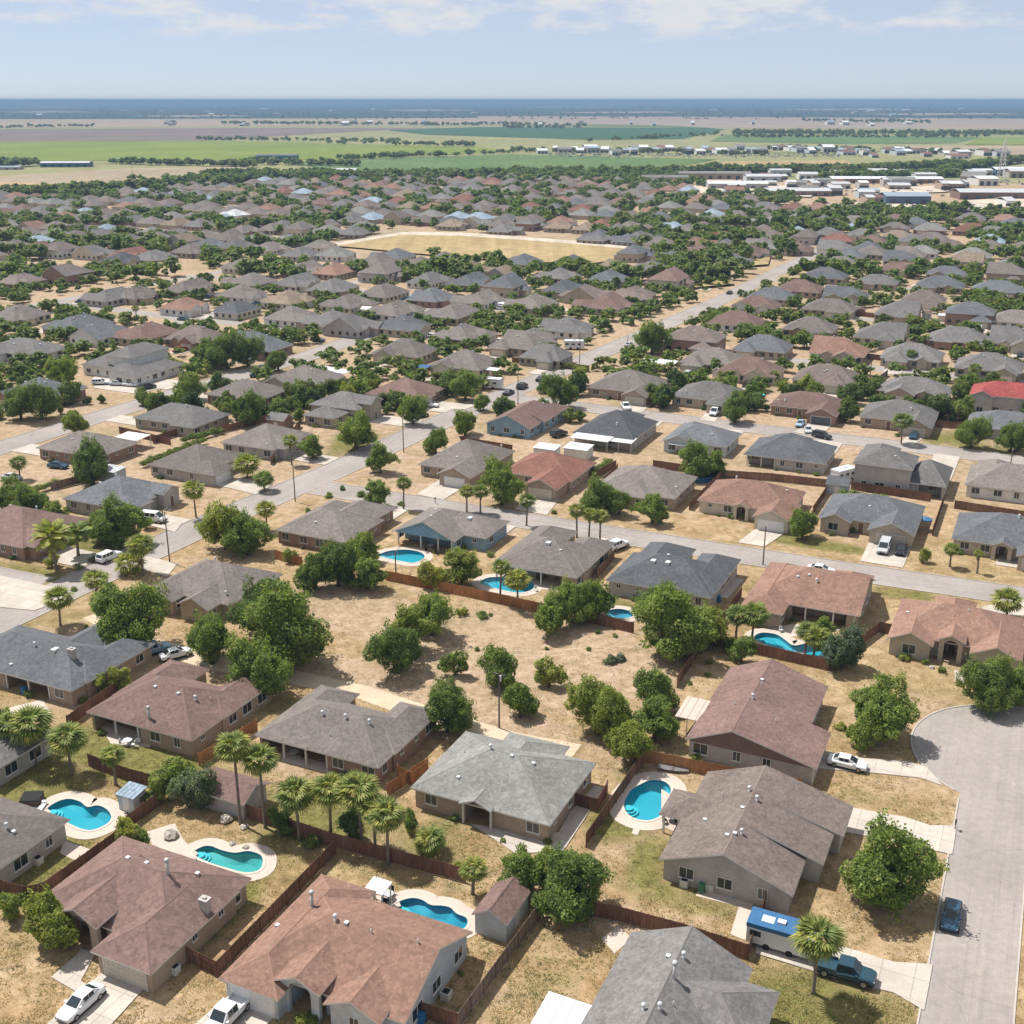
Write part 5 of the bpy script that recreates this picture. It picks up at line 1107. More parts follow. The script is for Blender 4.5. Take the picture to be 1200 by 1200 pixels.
# fences between far back yards: one thin run each, no panels to be seen
_r = random.Random(8)
for i, (x0, y0, x1, y1) in enumerate([(600,425,690,435),(870,455,900,430),(1000,470,1040,440),(930,455,1000,462),(1010,420,1090,430),(850,420,900,412),(180,520,240,500),(250,510,330,490),(470,440,530,430),(900,365,960,372),(700,330,760,336),(1000,370,1060,376),(120,560,60,575)]):
    fence(None, [(x0,y0),(x1,y1)], _r.choice(['fence','fence_grey'])); o = [o for o in bpy.data.objects if o.name.startswith('wooden_fence')][-1]
    q = G((x0+x1)/2, (y0+y1)/2); auto(o, 'brown board fence', (*q, 1))

# ------------------------------------------------------------------ vehicles
def loft(mb, secs, mi=0, closed=True):
    n = len(secs[0]); V = [p for s_ in secs for p in s_]; F = []
    for i in range(len(secs)-1):
        for k in range(n): F.append((i*n+k, i*n+(k+1) % n, (i+1)*n+(k+1) % n, (i+1)*n+k))
    F += [tuple(range(n-1,-1,-1)), tuple(range((len(secs)-1)*n, len(secs)*n))]; mb.add(V, F, mi)
def body_sec(x, hw, zb, zt, r=.10): return [(x,-hw+.05,zb),(x,hw-.05,zb),(x,hw,zb+.15),(x,hw,zt-r*1.6),(x,hw-r,zt-.03),(x,hw*.5,zt),(x,-hw*.5,zt),(x,-hw+r,zt-.03),(x,-hw,zt-r*1.6),(x,-hw,zb+.15)]
CAR = dict(
 sedan=dict(L=4.8, body=[(-2.38,.70,.45,.78),(-2.25,.84,.28,.93),(-1.4,.91,.22,1.0),(0,.92,.2,.97),(1.1,.91,.2,.94),(1.9,.88,.22,.86),(2.28,.78,.28,.74),(2.4,.62,.4,.6)], cab=[(-1.75,.74,.98),(-1.0,.62,1.42),(.25,.62,1.44),(1.2,.74,.95)], w=(-1.42,1.45), wr=.33),
 suv=dict(L=4.9, body=[(-2.45,.84,.5,1.0),(-2.35,.92,.32,1.1),(-1,.95,.28,1.12),(0,.95,.28,1.1),(1.1,.94,.28,1.08),(2.0,.92,.3,1.02),(2.38,.82,.35,.9),(2.45,.7,.45,.75)], cab=[(-2.38,.84,1.08),(-2.1,.74,1.72),(.35,.74,1.76),(1.25,.84,1.06)], w=(-1.5,1.5), wr=.38),
 pickup=dict(L=5.7, body=[(-2.8,.90,.55,.8),(-2.75,.95,.45,.86),(-1,.97,.4,.88),(.3,.97,.38,1.1),(1.3,.97,.38,1.12),(2.3,.95,.4,1.06),(2.75,.86,.45,.95),(2.85,.75,.5,.8)], cab=[(-.75,.86,1.0),(-.6,.76,1.82),(.75,.76,1.85),(1.45,.86,1.1)], w=(-1.75,1.85), wr=.42, bed=(-2.76,-.78)),
 van=dict(L=5.4, body=[(-2.6,.92,.5,1.2),(-2.55,.98,.35,1.35),(-1,1.0,.3,1.35),(1.2,1.0,.3,1.3),(2.2,.97,.32,1.1),(2.6,.86,.38,.92),(2.68,.74,.48,.8)], cab=[(-2.56,.95,1.32),(-2.45,.82,2.05),(.9,.82,2.05),(1.95,.9,1.18)], w=(-1.6,1.7), wr=.38))
def car_parts(kind):
    k = ('car', kind)
    if k in _mesh: return _mesh[k]
    c = CAR[kind]; b = MB(); loft(b, [body_sec(*s_) for s_ in c['body']])
    (xa,ha,za),(xb,hb,zb),(xc,hc,zc),(xd,hd,zd) = c['cab']
    loft(b, [[(xa,-ha,za-.12),(xa,ha,za-.12),(xa,ha,za),(xa,-ha,za)],[(xb,-ha,za-.12),(xb,ha,za-.12),(xb,hb,zb),(xb,-hb,zb)],[(xc,-hd,zd-.12),(xc,hd,zd-.12),(xc,hc,zc),(xc,-hc,zc)],[(xd,-hd,zd-.12),(xd,hd,zd-.12),(xd,hd,zd),(xd,-hd,zd)]])
    if 'bed' in c:
        x0, x1 = c['bed']; b.box(x0,x1,-.97,-.86,.8,1.14); b.box(x0,x1,.86,.97,.8,1.14); b.box(x0,x0+.08,-.86,.86,.8,1.13)
    for sg in (1,-1): b.box(xd-.45,xd-.2,sg*(hd+.16)-.09,sg*(hd+.16)+.09,zd-.02,zd+.16)
    body = b.mesh('body', ['paint_white'])
    sb = MB(); L_ = c['L']; hw_ = c['body'][3][1]; sb.box(-L_*.47,L_*.47,-hw_-.008,hw_+.008,c['body'][3][2]-.02,c['body'][3][2]+.14); sb.box(L_*.485,L_*.497,-.5,.5,.42,.62); sill = sb.mesh('sill_trim', ['black'])
    def quad(p, u0, u1, v0, v1, off):
        a, b_, cc, dd = (Vector(q) for q in p); n = (b_-a).cross(dd-a).normalized()*off
        f = lambda u, v: a*(1-u)*(1-v)+b_*u*(1-v)+cc*u*v+dd*(1-u)*v+n
        return [f(u0,v0), f(u1,v0), f(u1,v1), f(u0,v1)]
    glass = []
    def pane(name, p, u0, u1, v0, v1):
        g_ = MB(); A_ = quad(p,u0,u1,v0,v1,.015); B_ = quad(p,u0,u1,v0,v1,-.02); g_.add(A_+B_, [(0,1,2,3),(7,6,5,4)]+[((i+1) % 4,i,4+i,4+(i+1) % 4) for i in range(4)]); glass.append((name, g_.mesh(name, ['glass'])))
    pane('windshield', [(xd,-hd,zd),(xd,hd,zd),(xc,hc,zc),(xc,-hc,zc)], .06,.94,.06,.92)
    pane('rear_window', [(xa,ha,za),(xa,-ha,za),(xb,-hb,zb),(xb,hb,zb)], .08,.92,.08,.9)
    for sg in (1,-1):
        p = [(xb,ha,za),(xc,hd,zd),(xc,hc,zc),(xb,hb,zb)]
        if sg < 0: p = [(x,-y,z) for x,y,z in p]; p = [p[1],p[0],p[3],p[2]]
        n = 2 if kind in ('sedan','pickup') else 3
        for i in range(n): pane('side_window', p, i/n+.03, (i+1)/n-.03, .10, .88)
        tri = [(xa,ha,za),(xb,ha,za),(xb,hb,zb)] ; 
    ty = MB(); r_ = c['wr']; ty.tube([(0,-.11,0),(0,-.08,0),(0,.08,0),(0,.11,0)], [r_-.04,r_,r_,r_-.04], 16); rm = MB(); rm.tube([(0,-.122,0),(0,.122,0)], [r_*.62,r_*.62], 12)
    hl = MB(); hl.box(-.06,.05,-.17,.17,-.07,.07); 
    _mesh[k] = (body, glass, ty.mesh('tyre', ['black']), rm.mesh('rim', ['rim']), hl.mesh('headlight', ['headlight']), hl.mesh('tail_light', ['taillight']), sill); return _mesh[k]
def car(label, kind, colour, px, py, ang, word=None):
    X, Y = G(px, py, .5); c = CAR[kind]; body, glass, ty, rm, hl, tl, sill = car_parts(kind)
    t = thing('parked_car' if kind != 'pickup' else 'pickup_truck', label, {'pickup':'truck','van':'van'}.get(kind, 'car'), (X, Y, 0.03), TH+rad(ang), 'parked cars and trucks')
    if on_road(*S(X, Y)) or True: t.location.z = 0.03 if on_road(*S(X, Y)) or in_cul(*S(X, Y)) else 0.116
    o = link('body', body, t); paint_slots(o, ['paint_'+colour])
    for n_, g_ in glass: link(n_, g_, t)
    link('sill_trim', sill, t)
    bw = c['body'][3][1]
    for x in c['w']:
        for sg in (1,-1):
            q = link('wheel', ty, t, (x, sg*(bw-.10), c['wr'])); link('rim', rm, q)
    xf, xr = c['body'][-2], c['body'][1]
    for sg in (1,-1):
        link('headlight', hl, t, (xf[0]-.02, sg*(xf[1]-.2), xf[3]-.13)); link('tail_light', tl, t, (xr[0]+.02, sg*(xr[1]-.2), xr[3]-.15))
    return t
car('white sedan in the driveway at the lower left corner','sedan','white',95,1176,-90)
car('white pickup truck cut by the bottom edge left of centre','pickup','white',266,1192,-90)
car('dark blue sedan parked on the street under the round tree','sedan','blue',1115,1073,-90)
car('dark teal pickup truck beside the lone palm','pickup','teal',990,1140,0)
car('white car in front of the house with the dark brown gable','sedan','white',993,895,0)
car('pale blue car under the trees beside the slate-grey house','suv','lightblue',181,762,62)
car('white car right of the pale blue one under the trees','sedan','white',206,767,62)
car('white estate car parked by the kerb in front of the left lawn','suv','white',128,653,86)
car('white van on the driveway beside the utility pole','van','white',180,609,10)
car('white car on the drive between two dark-roofed houses','suv','white',724,640,70)
car('white sedan on the cross street above the salmon roof','sedan','white',962,668,0)
car('silver van in the driveway of the double garage','van','silver',1036,643,-90)
car('dark sedan beside the silver van in the driveway','sedan','black',1056,645,-90)
car('pale blue car leftmost of three before the dark garage','sedan','lightblue',938,497,-90)
car('grey car in the middle of three before the dark garage','sedan','silver',947,504,-75)
car('black car rightmost of three before the dark garage','suv','black',963,511,-20)
car('dark blue sedan at the garage with the palm','sedan','blue',1071,511,-90)
car('white van behind the round tree on the far cross street','van','white',838,484,-90)
car('white pickup by the pale garage of the corner house','pickup','white',733,477,-60)
car('black car parked on the main street, nearest of three','sedan','black',596,460,90)
car('black car parked on the main street behind the nearest','suv','black',612,453,90)
car('dark car on the main street farthest of three','sedan','black',634,444,90)
car('white and blue car on the drive of the brown rocky-garden house','sedan','white',504,475,10)
car('dark blue car on the far drive left of centre','sedan','blue',373,399,10)
car('white car leftmost before the upper left two-storey house','suv','white',118,449,30)
car('silver car in the middle before the upper left two-storey house','sedan','silver',138,450,20)
car('white car rightmost before the upper left two-storey house','sedan','white',153,451,10)
car('black car beside the driveway of the upper left house','suv','black',173,454,70)
car('black car parked beside the house with the sky-blue gable','suv','black',655,509,70)
car('white car at the grey garage near the red roof','sedan','white',1134,441,-90)
car('dark blue car before the pale tan house at left','sedan','blue',215,374,10)
car('black car on the corner drive near the main street','sedan','black',492,487,60)
car('teal car half out of frame at left middle','sedan','teal',302,440,40)
car('dark blue car in the yard left of the fence','sedan','blue',68,546,10)
car('silver wreck in the dry yard at left','sedan','silver',14,560,5)
car('white car beside the carport at far centre','suv','white',677,404,60)
car('dark car on the far end of the main street','sedan','black',855,343,90)
car('pale car on the far end of the main street','sedan','silver',737,404,90)
# motorhome, campers
def box_vehicle(name, label, cat, px, py, ang, L, Wd, Hh, wall, roofm, z0=.55, wins=3):
    X, Y = G(px, py, Hh/2); t = thing(name, label, cat, (X, Y, 0.1 if not on_road(*S(X,Y)) else .03), TH+rad(ang))
    b = MB(); b.add([(-L/2,-Wd/2,z0),(L/2,-Wd/2,z0),(L/2,Wd/2,z0),(-L/2,Wd/2,z0),(-L/2,-Wd/2,Hh-.15),(L/2,-Wd/2,Hh-.5),(L/2,Wd/2,Hh-.5),(-L/2,Wd/2,Hh-.15)], [(3,2,1,0),(4,5,6,7),(0,1,5,4),(1,2,6,5),(2,3,7,6),(3,0,4,7)]); b.obj('body', wall, t)
    r = MB(); r.prism([(-L/2-.05,-Wd/2-.05),(L/2-.25,-Wd/2-.05),(L/2-.25,Wd/2+.05),(-L/2-.05,Wd/2+.05)], Hh-.46, Hh); r.obj('roof', roofm, t)
    a = MB(); a.box(-.4,.4,-.3,.3,Hh-.02,Hh+.22); a.obj('roof_unit', 'white', t)
    for x in (-L*.36,-L*.05,L*.26)[:wins]:
        for sg in (1,-1):
            w_ = MB(); w_.box(-.55,.55,-.03,.03,0,.6); o = w_.obj('window', 'glass', t, (x, sg*(Wd/2+.005), Hh*.5))
    for x in (-L*.18, L*.18):
        for sg in (1,-1):
            tm_ = car_parts('van'); link('wheel', tm_[2], t, (x, sg*(Wd/2-.1), .38))
    return t
tr = box_vehicle('camper_trailer', 'camper trailer with a blue roof beside the stepped-gable house', 'trailer', 915, 1096, 0, 6.2, 2.5, 2.7, 'white', 'tarpblue', .45, 1)
m_ = MB(); m_.box(-1.9,-.7,-.5,.5,2.7,2.715); m_.obj('roof_sign', 'white', tr)
box_vehicle('motorhome', 'white motorhome parked beside the main street', 'motorhome', 573, 449, 8, 8.0, 2.5, 3.0, 'white', 'white')
box_vehicle('camper_trailer', 'white camper left of the two-storey grey house', 'trailer', 989, 556, 60, 6.0, 2.4, 2.8, 'white', 'white')
box_vehicle('box_truck', 'white box truck by the far carport near the main street', 'truck', 673, 404, 20, 6.5, 2.4, 2.9, 'white', 'white')

# ------------------------------------------------------------------ sheds, covers, poles, yard things
def shed(label, px, py, a, b, hh, roofm, wallm, ang=0, gable=True, cat='shed'):
    X, Y = G(px, py, hh); t = thing('shed', label, cat, (X, Y, 0), TH+rad(ang)); wb = MB(); rb = MB()
    if gable:
        rise = .3*b; wb.prism([(-a/2,-b/2),(a/2,-b/2),(a/2,b/2),(-a/2,b/2)], -.05, hh)
        for x in (-a/2, a/2): wb.add([(x,-b/2,hh),(x,b/2,hh),(x,0,hh+rise)], [(0,1,2)])
        roof_shell(rb, 'sgg', (-a/2-.25,a/2+.25,-b/2-.25,b/2+.25), hh+.06, .6)
    else:
        wb.prism([(-a/2,-b/2),(a/2,-b/2),(a/2,b/2),(-a/2,b/2)], -.05, hh); rb.add([(-a/2-.2,-b/2-.2,hh+.02),(a/2+.2,-b/2-.2,hh+.02),(a/2+.2,b/2+.2,hh+.3),(-a/2-.2,b/2+.2,hh+.3)]+[(-a/2-.2,-b/2-.2,hh+.1),(a/2+.2,-b/2-.2,hh+.1),(a/2+.2,b/2+.2,hh+.38),(-a/2-.2,b/2+.2,hh+.38)], [(3,2,1,0),(4,5,6,7),(0,1,5,4),(1,2,6,5),(2,3,7,6),(3,0,4,7)])
        for k in range(4):
            x = -a/2+a*(k+.5)/4; rb.add([(x-.04,-b/2-.2,hh+.1),(x+.04,-b/2-.2,hh+.1),(x+.04,b/2+.2,hh+.38),(x-.04,b/2+.2,hh+.38),(x,-b/2-.2,hh+.15),(x,b/2+.2,hh+.43)], [(0,4,5,3),(4,1,2,5)])
    wb.obj('walls', wallm, t); rb.obj('roof', [roofm,'trim',roofm], t)
    dd = MB(); dd.box(-.5,.5,-b/2-.03,-b/2+.03,.05,min(1.95,hh-.1)); dd.obj('door', 'trim', t); return t
shed('small grey shed with a pale metal roof beside the kidney-shaped pool', 154, 928, 2.3, 2.1, 2.1, 'roof_paleblue', 'wall_coolw', 0, False)
shed('white shed with a brown gable roof right of the deep blue pool', 588, 1058, 5.2, 3.4, 2.3, 'roof_brown', 'wall_coolw', 90)
shed('grey metal shed left of the two-storey grey house', 983, 565, 4.2, 3.6, 2.3, 'roof_bluegrey', 'wall_coolw', 0, True)
shed('pale shed with flat roof behind the slate-grey left house', 131, 550, 4.5, 3.5, 2.6, 'roof_white', 'wall_coolw', 0, False)
shed('grey shed roof beside the stone-front house', 328, 490, 5, 4, 2.5, 'roof_grey', 'wall_brick', 0, True)
shed('white metal shed above the rust-red roof', 678, 524, 5.6, 4.2, 2.4, 'white', 'wall_white', 0, False)
shed('flat white shed left of the rust-red roof peak', 641, 524, 5.2, 3.6, 2.2, 'white', 'wall_white', 0, False)
def cover(label, px, py, a, b, hh, m, ang=0, cat='patio cover'):
    X, Y = G(px, py, hh); t = thing('patio_cover', label, cat, (X, Y, 0), TH+rad(ang)); r = MB()
    r.add([(-a/2,-b/2,hh),(a/2,-b/2,hh),(a/2,b/2,hh+.25),(-a/2,b/2,hh+.25),(-a/2,-b/2,hh+.1),(a/2,-b/2,hh+.1),(a/2,b/2,hh+.35),(-a/2,b/2,hh+.35)], [(3,2,1,0),(4,5,6,7),(0,1,5,4),(1,2,6,5),(2,3,7,6),(3,0,4,7)])
    n = max(3, int(a/.9))
    for k in range(n):
        x = -a/2+a*(k+.5)/n; r.add([(x-.04,-b/2,hh+.1),(x+.04,-b/2,hh+.1),(x+.04,b/2,hh+.35),(x-.04,b/2,hh+.35),(x,-b/2,hh+.16),(x,b/2,hh+.41)], [(0,4,5,3),(4,1,2,5)])
    r.obj('roof', m, t)
    for x in (-a/2+.15, 0, a/2-.15):
        for y, z in ((-b/2+.15, hh+.01), (b/2-.15, hh+.24)):
            p = MB(); p.box(-.05,.05,-.05,.05,-.02,z); p.obj('post', 'trim', t, (x, y, 0))
    return t
cover('white metal patio cover on the dark grey bottom-edge house', 657, 1194, 4.2, 4.6, 2.4, 'white')
cover('small white square canopy beside the deep blue wavy pool', 443, 1040, 2.2, 2.0, 2.3, 'white', 0, 'canopy')
cover('white metal patio roof behind the charcoal house, upper one', 694, 513, 9.5, 4.5, 2.5, 'white')
cover('second white patio roof right beside the first behind the charcoal house', 728, 516, 6.5, 4.0, 2.4, 'white')
cover('long white carport roof against the warm grey house beside the main street', 772, 424, 11, 5.0, 2.7, 'white', 0, 'carport')
cover('pale flat patio roof on the taupe house at left', 155, 512, 7, 5, 2.5, 'trim')
cover('long white awning beside the low grey house upper left', 385, 433, 16, 4, 2.4, 'white', -10)
cover('blue tarp canopy behind the warm grey house, upper centre left', 492, 430, 6, 4, 2.4, 'tarpblue')
cover('white awning in the yard right of the charcoal house', 795, 520, 4, 3, 2.2, 'white')
cover('pale metal carport of the dark gable house beside its yard', 812, 832, 3.2, 5.4, 2.5, 'deck')
def parasol(label, px, py, r, m, hh=2.3, kind='parasol'):
    X, Y = G(px, py, hh); t = thing('parasol', label, 'parasol', (X, Y, 0.0)); c = MB(); n = 8
    c.add([(0,0,hh+.45)]+[(r*math.cos(i*6.2832/n), r*math.sin(i*6.2832/n), hh) for i in range(n)]+[(r*math.cos(i*6.2832/n), r*math.sin(i*6.2832/n), hh-.16) for i in range(n)], [(0,1+i,1+(i+1) % n) for i in range(n)]+[(1+(i+1) % n,1+i,1+n+i,1+n+(i+1) % n) for i in range(n)]); c.obj('canopy', m, t)
    p = MB(); p.tube([(0,0,-.02),(0,0,hh+.42)], [.035,.03], 6); p.obj('pole', 'pipe', t); b = MB(); b.tube([(0,0,0),(0,0,.1)], [.3,.26], 10); b.obj('base', 'stone', t)
parasol('wide aqua parasol on the lawn by the far cross street', 886, 462, 2.4, 'aqua', 3.0)
parasol('aqua canopy beside the warm grey corner house', 784, 446, 1.6, 'aqua')
parasol('bright blue parasol beside the double garage at right', 1085, 608, 1.3, 'tarpblue')
# above-ground pool
X, Y = G(821, 557, 1.0); t = thing('above_ground_pool', 'round blue above-ground pool behind the twin-column house', 'pool', (X, Y, 0), 0, 'swimming pools')
q = MB(); q.tube([(0,0,-.02),(0,0,1.2)], [2.5,2.5], 24, cap=False); q.tube([(0,0,1.2),(0,0,1.26)], [2.62,2.62], 24, cap=False); q.tube([(0,0,1.2),(0,0,-.01)], [2.44,2.44], 24, cap=False); q.obj('wall', 'tarpblue', t)
q = MB(); q.tube([(0,0,.02),(0,0,.04)], [2.43,2.43], 24); q.obj('floor', 'plaster_deep', t); q = MB(); q.add([(2.43*math.cos(i*.2618), 2.43*math.sin(i*.2618), 1.05) for i in range(24)], [tuple(range(24))]); q.obj('water', 'water', t)
def pole(label, bx_, by_, ty_, kind='lamp'):
    X, Y = G(bx_, by_); lo, hi = 2, 30
    for _ in range(30):
        mid = (lo+hi)/2
        if PX(X, Y, mid)[1] > ty_: lo = mid
        else: hi = mid
    h_ = lo; t = thing('street_lamp' if kind == 'lamp' else 'utility_pole', label, 'street lamp' if kind == 'lamp' else 'utility pole', (X, Y, 0), TH+rad(90), 'poles along the streets')
    p = MB(); p.tube([(0,0,-.2),(0,0,h_)], [.13,.09], 8); p.obj('pole', 'wood' if kind != 'lamp' else 'pipe' if kind == 'x' else 'wood', t)
    if kind == 'lamp':
        a = MB(); a.tube([(0,0,h_-.3),(.6,0,h_-.05),(1.2,0,h_)], [.04,.035,.03], 6); a.obj('arm', 'pipe', t); l_ = MB(); l_.box(1.1,1.55,-.09,.09,h_-.07,h_+.03); l_.obj('lamp_head', 'lampgrey', t)
    else:
        a = MB(); a.box(-.06,.06,-1.0,1.0,h_-.45,h_-.33); a.obj('crossarm', 'wood', t); c = MB(); c.tube([(.28,0,h_-1.5),(.28,0,h_-.7)], [.2,.2], 10); c.obj('transformer', 'white', t)
for a in [('tall wooden pole beside the driveway at left, near the white van',199,659,600,'lamp'),('thin pole with a white transformer in the dirt lane',585,853,787,'pole'),('street lamp pole at the main street intersection',473,530,488,'lamp'),('street lamp pole beside the main street left of the corner house',346,588,546,'lamp'),('dark street lamp pole on the cross street beside the dry lawn',894,662,616,'lamp'),
 ('street lamp pole by the parked black cars on the main street',607,474,426,'lamp'),('pole on the main street beside the far carport',679,432,396,'lamp'),('street lamp pole near the grey garage, upper right',1019,447,414,'lamp'),('pole farthest up the main street',735,418,394,'lamp'),('thin pole behind the slate-grey left house',192,615,598,'lamp'),('pole before the red-roofed house at the right edge',1182,560,528,'lamp'),('pole on the corner lawn by the white-garage house',550,566,546,'lamp'),('tall pole in the far field at upper left',157,222,190,'pole'),('tall pole between the slate-grey houses at upper right',962,366,347,'lamp'),('thin post on the back fence beside the pool, left of two palms',464,672,645,'lamp')]: pole(*a)
# small yard things
def small(name, label, cat, px, py, parts, ang=0, z=0.0, group=None):
    X, Y = G(px, py); t = thing(name, label, cat, (X, Y, z), TH+rad(ang), group)
    for n_, m_, bxs in parts:
        q = MB()
        for b_ in bxs: q.box(*b_)
        q.obj(n_, m_, t)
    return t
def ac(label, px, py): small('air_conditioner', label, 'air conditioner', px, py, [('casing','trim',[(-.42,.42,-.42,.42,0,.85)]),('grille','black',[(-.34,.34,-.34,.34,.85,.88)])])
def bin_(label, px, py, m): small('wheelie_bin', label, 'bin', px, py, [('body',m,[(-.28,.28,-.33,.33,.08,1.0)]),('lid',m,[(-.31,.31,-.37,.36,1.0,1.06)]),('wheel','black',[(-.33,-.28,.18,.4,0,.22),(.28,.33,.18,.4,0,.22)])], group='wheelie bins')
ac('air conditioner by the gable wall left of the green bin', 802, 1038); bin_('green bin against the gable wall by the stepped-gable house', 822, 1046, 'bingreen'); ac('air conditioner right of the green bin at the gable wall', 832, 1043)
ac('air conditioner in the side yard of the brown porch house', 205, 1140); bin_('blue bin at the bottom fence of the salmon-roofed house', 494, 1199, 'binblue'); ac('air conditioner beside the salmon-roofed house wall', 523, 1170); bin_('blue bin behind the skylight house', 842, 705, 'binblue')
ac('air conditioner left of the grey-brown house wall', 45, 1012); bin_('blue bin beside the square-chimney house patio', 29, 813, 'binblue'); ac('air conditioner by the dark gable house', 888, 893); ac('air conditioner behind the brick corner house', 340, 634); bin_('blue bin behind the brick corner house', 362, 640, 'binblue')
def chair(label, px, py, ang, m='black'):
    X, Y = G(px, py); t = thing('patio_chair', label, 'chair', (X, Y, .06), rad(ang), 'patio chairs')
    for n_, b_ in (('seat',(-.25,.25,-.25,.25,.40,.46)),('backrest',(-.25,.25,.21,.26,.46,.95))): q = MB(); q.box(*b_); q.obj(n_, m, t)
    for x in (-.22,.22):
        for y in (-.22,.22): q = MB(); q.box(x-.025,x+.025,y-.025,y+.025,0,.40); q.obj('leg', m, t)
def table(label, px, py, r=.6, m='pipe'):
    X, Y = G(px, py); t = thing('patio_table', label, 'table', (X, Y, .06), 0, 'patio tables'); q = MB(); q.tube([(0,0,.68),(0,0,.72)], [r,r], 16); q.obj('table_top', m, t); q = MB(); q.tube([(0,0,0),(0,0,.05),(0,0,.08),(0,0,.68)], [.3,.3,.05,.05], 10); q.obj('pedestal', m, t)
table('round patio table beside the bean-shaped pool', 786, 962); chair('dark patio chair left of the round table by the bean-shaped pool', 779, 965, 100); chair('dark patio chair right of the round table by the bean-shaped pool', 793, 966, 250)
table('round table beside the wavy deep blue pool', 455, 1054); chair('chair in front of the table by the wavy pool', 452, 1060, 160); chair('chair behind the table by the wavy pool', 459, 1049, 0)
table('round table under the brown hip roof patio', 150, 873, .6, 'white'); chair('chair at the patio of the brown flue house, left', 143, 874, 90, 'trim'); chair('chair at the patio of the brown flue house, right', 157, 876, 270, 'trim'); chair('pale chair on the lawn edge before the brown flue house', 163, 872, 200, 'white')
table('table on the open patio of the warm grey house', 645, 677); chair('chair left of the table on the open patio', 639, 678, 90); chair('chair right of the table on the open patio', 652, 680, 270)
chair('lounge chair by the pool under the blue gable', 500, 648, 30); chair('second lounge chair by the pool under the blue gable', 512, 650, 60); table('table under the blue gable roof', 505, 643)
table('dark table on the shaded patio of the taupe house', 345, 887); chair('chair on the shaded patio of the taupe house', 356, 890, 240)
chair('chair at the foot of the bright pool by the open patio', 628, 693, 20, 'white'); chair('chair on the deck of the long turquoise pool', 915, 741, 10, 'white'); table('table on the deck of the long turquoise pool', 935, 741)
small('spa', 'dark covered spa left of the kidney-shaped pool', 'spa', 38, 940, [('tub','wood',[(-1.1,1.1,-1.0,1.0,0,.75)]),('cover','black',[(-1.15,1.15,-1.05,1.05,.75,.86)])], 30)
small('pool_lounger', 'white pool lounger beside the covered spa', 'lounger', 50, 947, [('bed','white',[(-.3,.3,-.9,.5,.28,.34)]),('headrest','white',[(-.3,.3,.5,.95,.34,.5)]),('leg','white',[(-.28,-.22,-.85,-.8,0,.28),(.22,.28,-.85,-.8,0,.28),(-.28,-.22,.4,.45,0,.28),(.22,.28,.4,.45,0,.28)])], 25)
def boulder(label, px, py, r, seed):
    R_ = random.Random(seed); me = MB(); V, F = [], []
    for i in range(5):
        for j in range(8):
            a = j*math.pi/4; ph = -math.pi/2+math.pi*i/4; k = r*R_.uniform(.75,1.15); V.append((k*math.cos(ph)*math.cos(a), k*math.cos(ph)*math.sin(a), k*.7*math.sin(ph)+r*.45))
    for i in range(4):
        for j in range(8): F.append((i*8+j, i*8+(j+1) % 8, (i+1)*8+(j+1) % 8, (i+1)*8+j))
    me.add(V, F); o = me.obj('boulder', 'stone', None, (*G(px, py), -.1)); tag(o, label, 'boulder', 'garden boulders')
for i, (l_, x, y, r) in enumerate([('grey boulder under the silvery bush behind the teal pool',265,962,.75),('grey boulder right of the larger one behind the teal pool',286,970,.55),('small boulder at the upper rim of the teal pool',272,990,.45),('small boulder right of another at the teal pool rim',288,994,.42),('tilted grey slab of rock on the paved corner of the brown porch house',200,981,.9),('boulder beside the deep blue pool yard bushes',508,1138,.5),('boulder in the front bed of the arched-entry house, left',1052,768,.5),('boulder in the front bed of the arched-entry house, right',1092,783,.45),('boulder in the rocky front garden by the main street',310,565,.8)]): boulder(l_, x, y, r, i)
def letterbox(label, px, py): small('mailbox', label, 'mailbox', px, py, [('post','wood',[(-.05,.05,-.05,.05,0,1.0)]),('box','black',[(-.1,.1,-.25,.25,1.0,1.22)])])
letterbox('mailbox on the kerb near the driveway end by the round tree', 1119, 972); letterbox('mailbox by the cross street opposite the open-patio house', 510, 590)

# sheds and parked cars of the middle distance
_r = random.Random(61); _n = 0
for (s, t) in MIDST:
    X, Y = W(s, t)
    if Y > 520: continue
    if _r.random() < .38:
        u, v = _r.choice([-1,1])*_r.uniform(9.5,11.5), _r.uniform(-6,8); x, y = PX(*W(s+u, t+v), 2)
        if not on_road(s+u, t+v): o = shed(None, x, y, _r.uniform(2.5,4), _r.uniform(2.2,3.2), 2.1, _r.choice(['roof_grey','roof_brown','white','roof_bluegrey']), _r.choice(['wall_white','wall_greyw','wall_brick','wall_coolw']), _r.choice([0,90]), _r.random() < .6); auto(o, 'small back-yard shed', (*W(s+u, t+v), 1))
for pl in DRIVES[44:]:
    if _r.random() < .45:
        (xa, ya), (xb, yb), (xc, yc), (xd, yd) = pl[:4] if len(pl) >= 4 else ((0,0),)*4
        X, Y = (xa+xb+xc+xd)/4, (ya+yb+yc+yd)/4
        if Y < 230 or Y > 520: continue
        x, y = PX(X, Y, .5); col_ = _r.choice(['white','white','silver','black','blue','red']); k_ = _r.choice(['sedan','suv','suv','pickup']); o = car(None, k_, col_, x, y, math.degrees(math.atan2(yb-ya, xb-xa)-TH))
        auto(o, f'{col_} '+{'sedan':'car','suv':'estate car','pickup':'pickup truck'}[k_], (X, Y, 1))

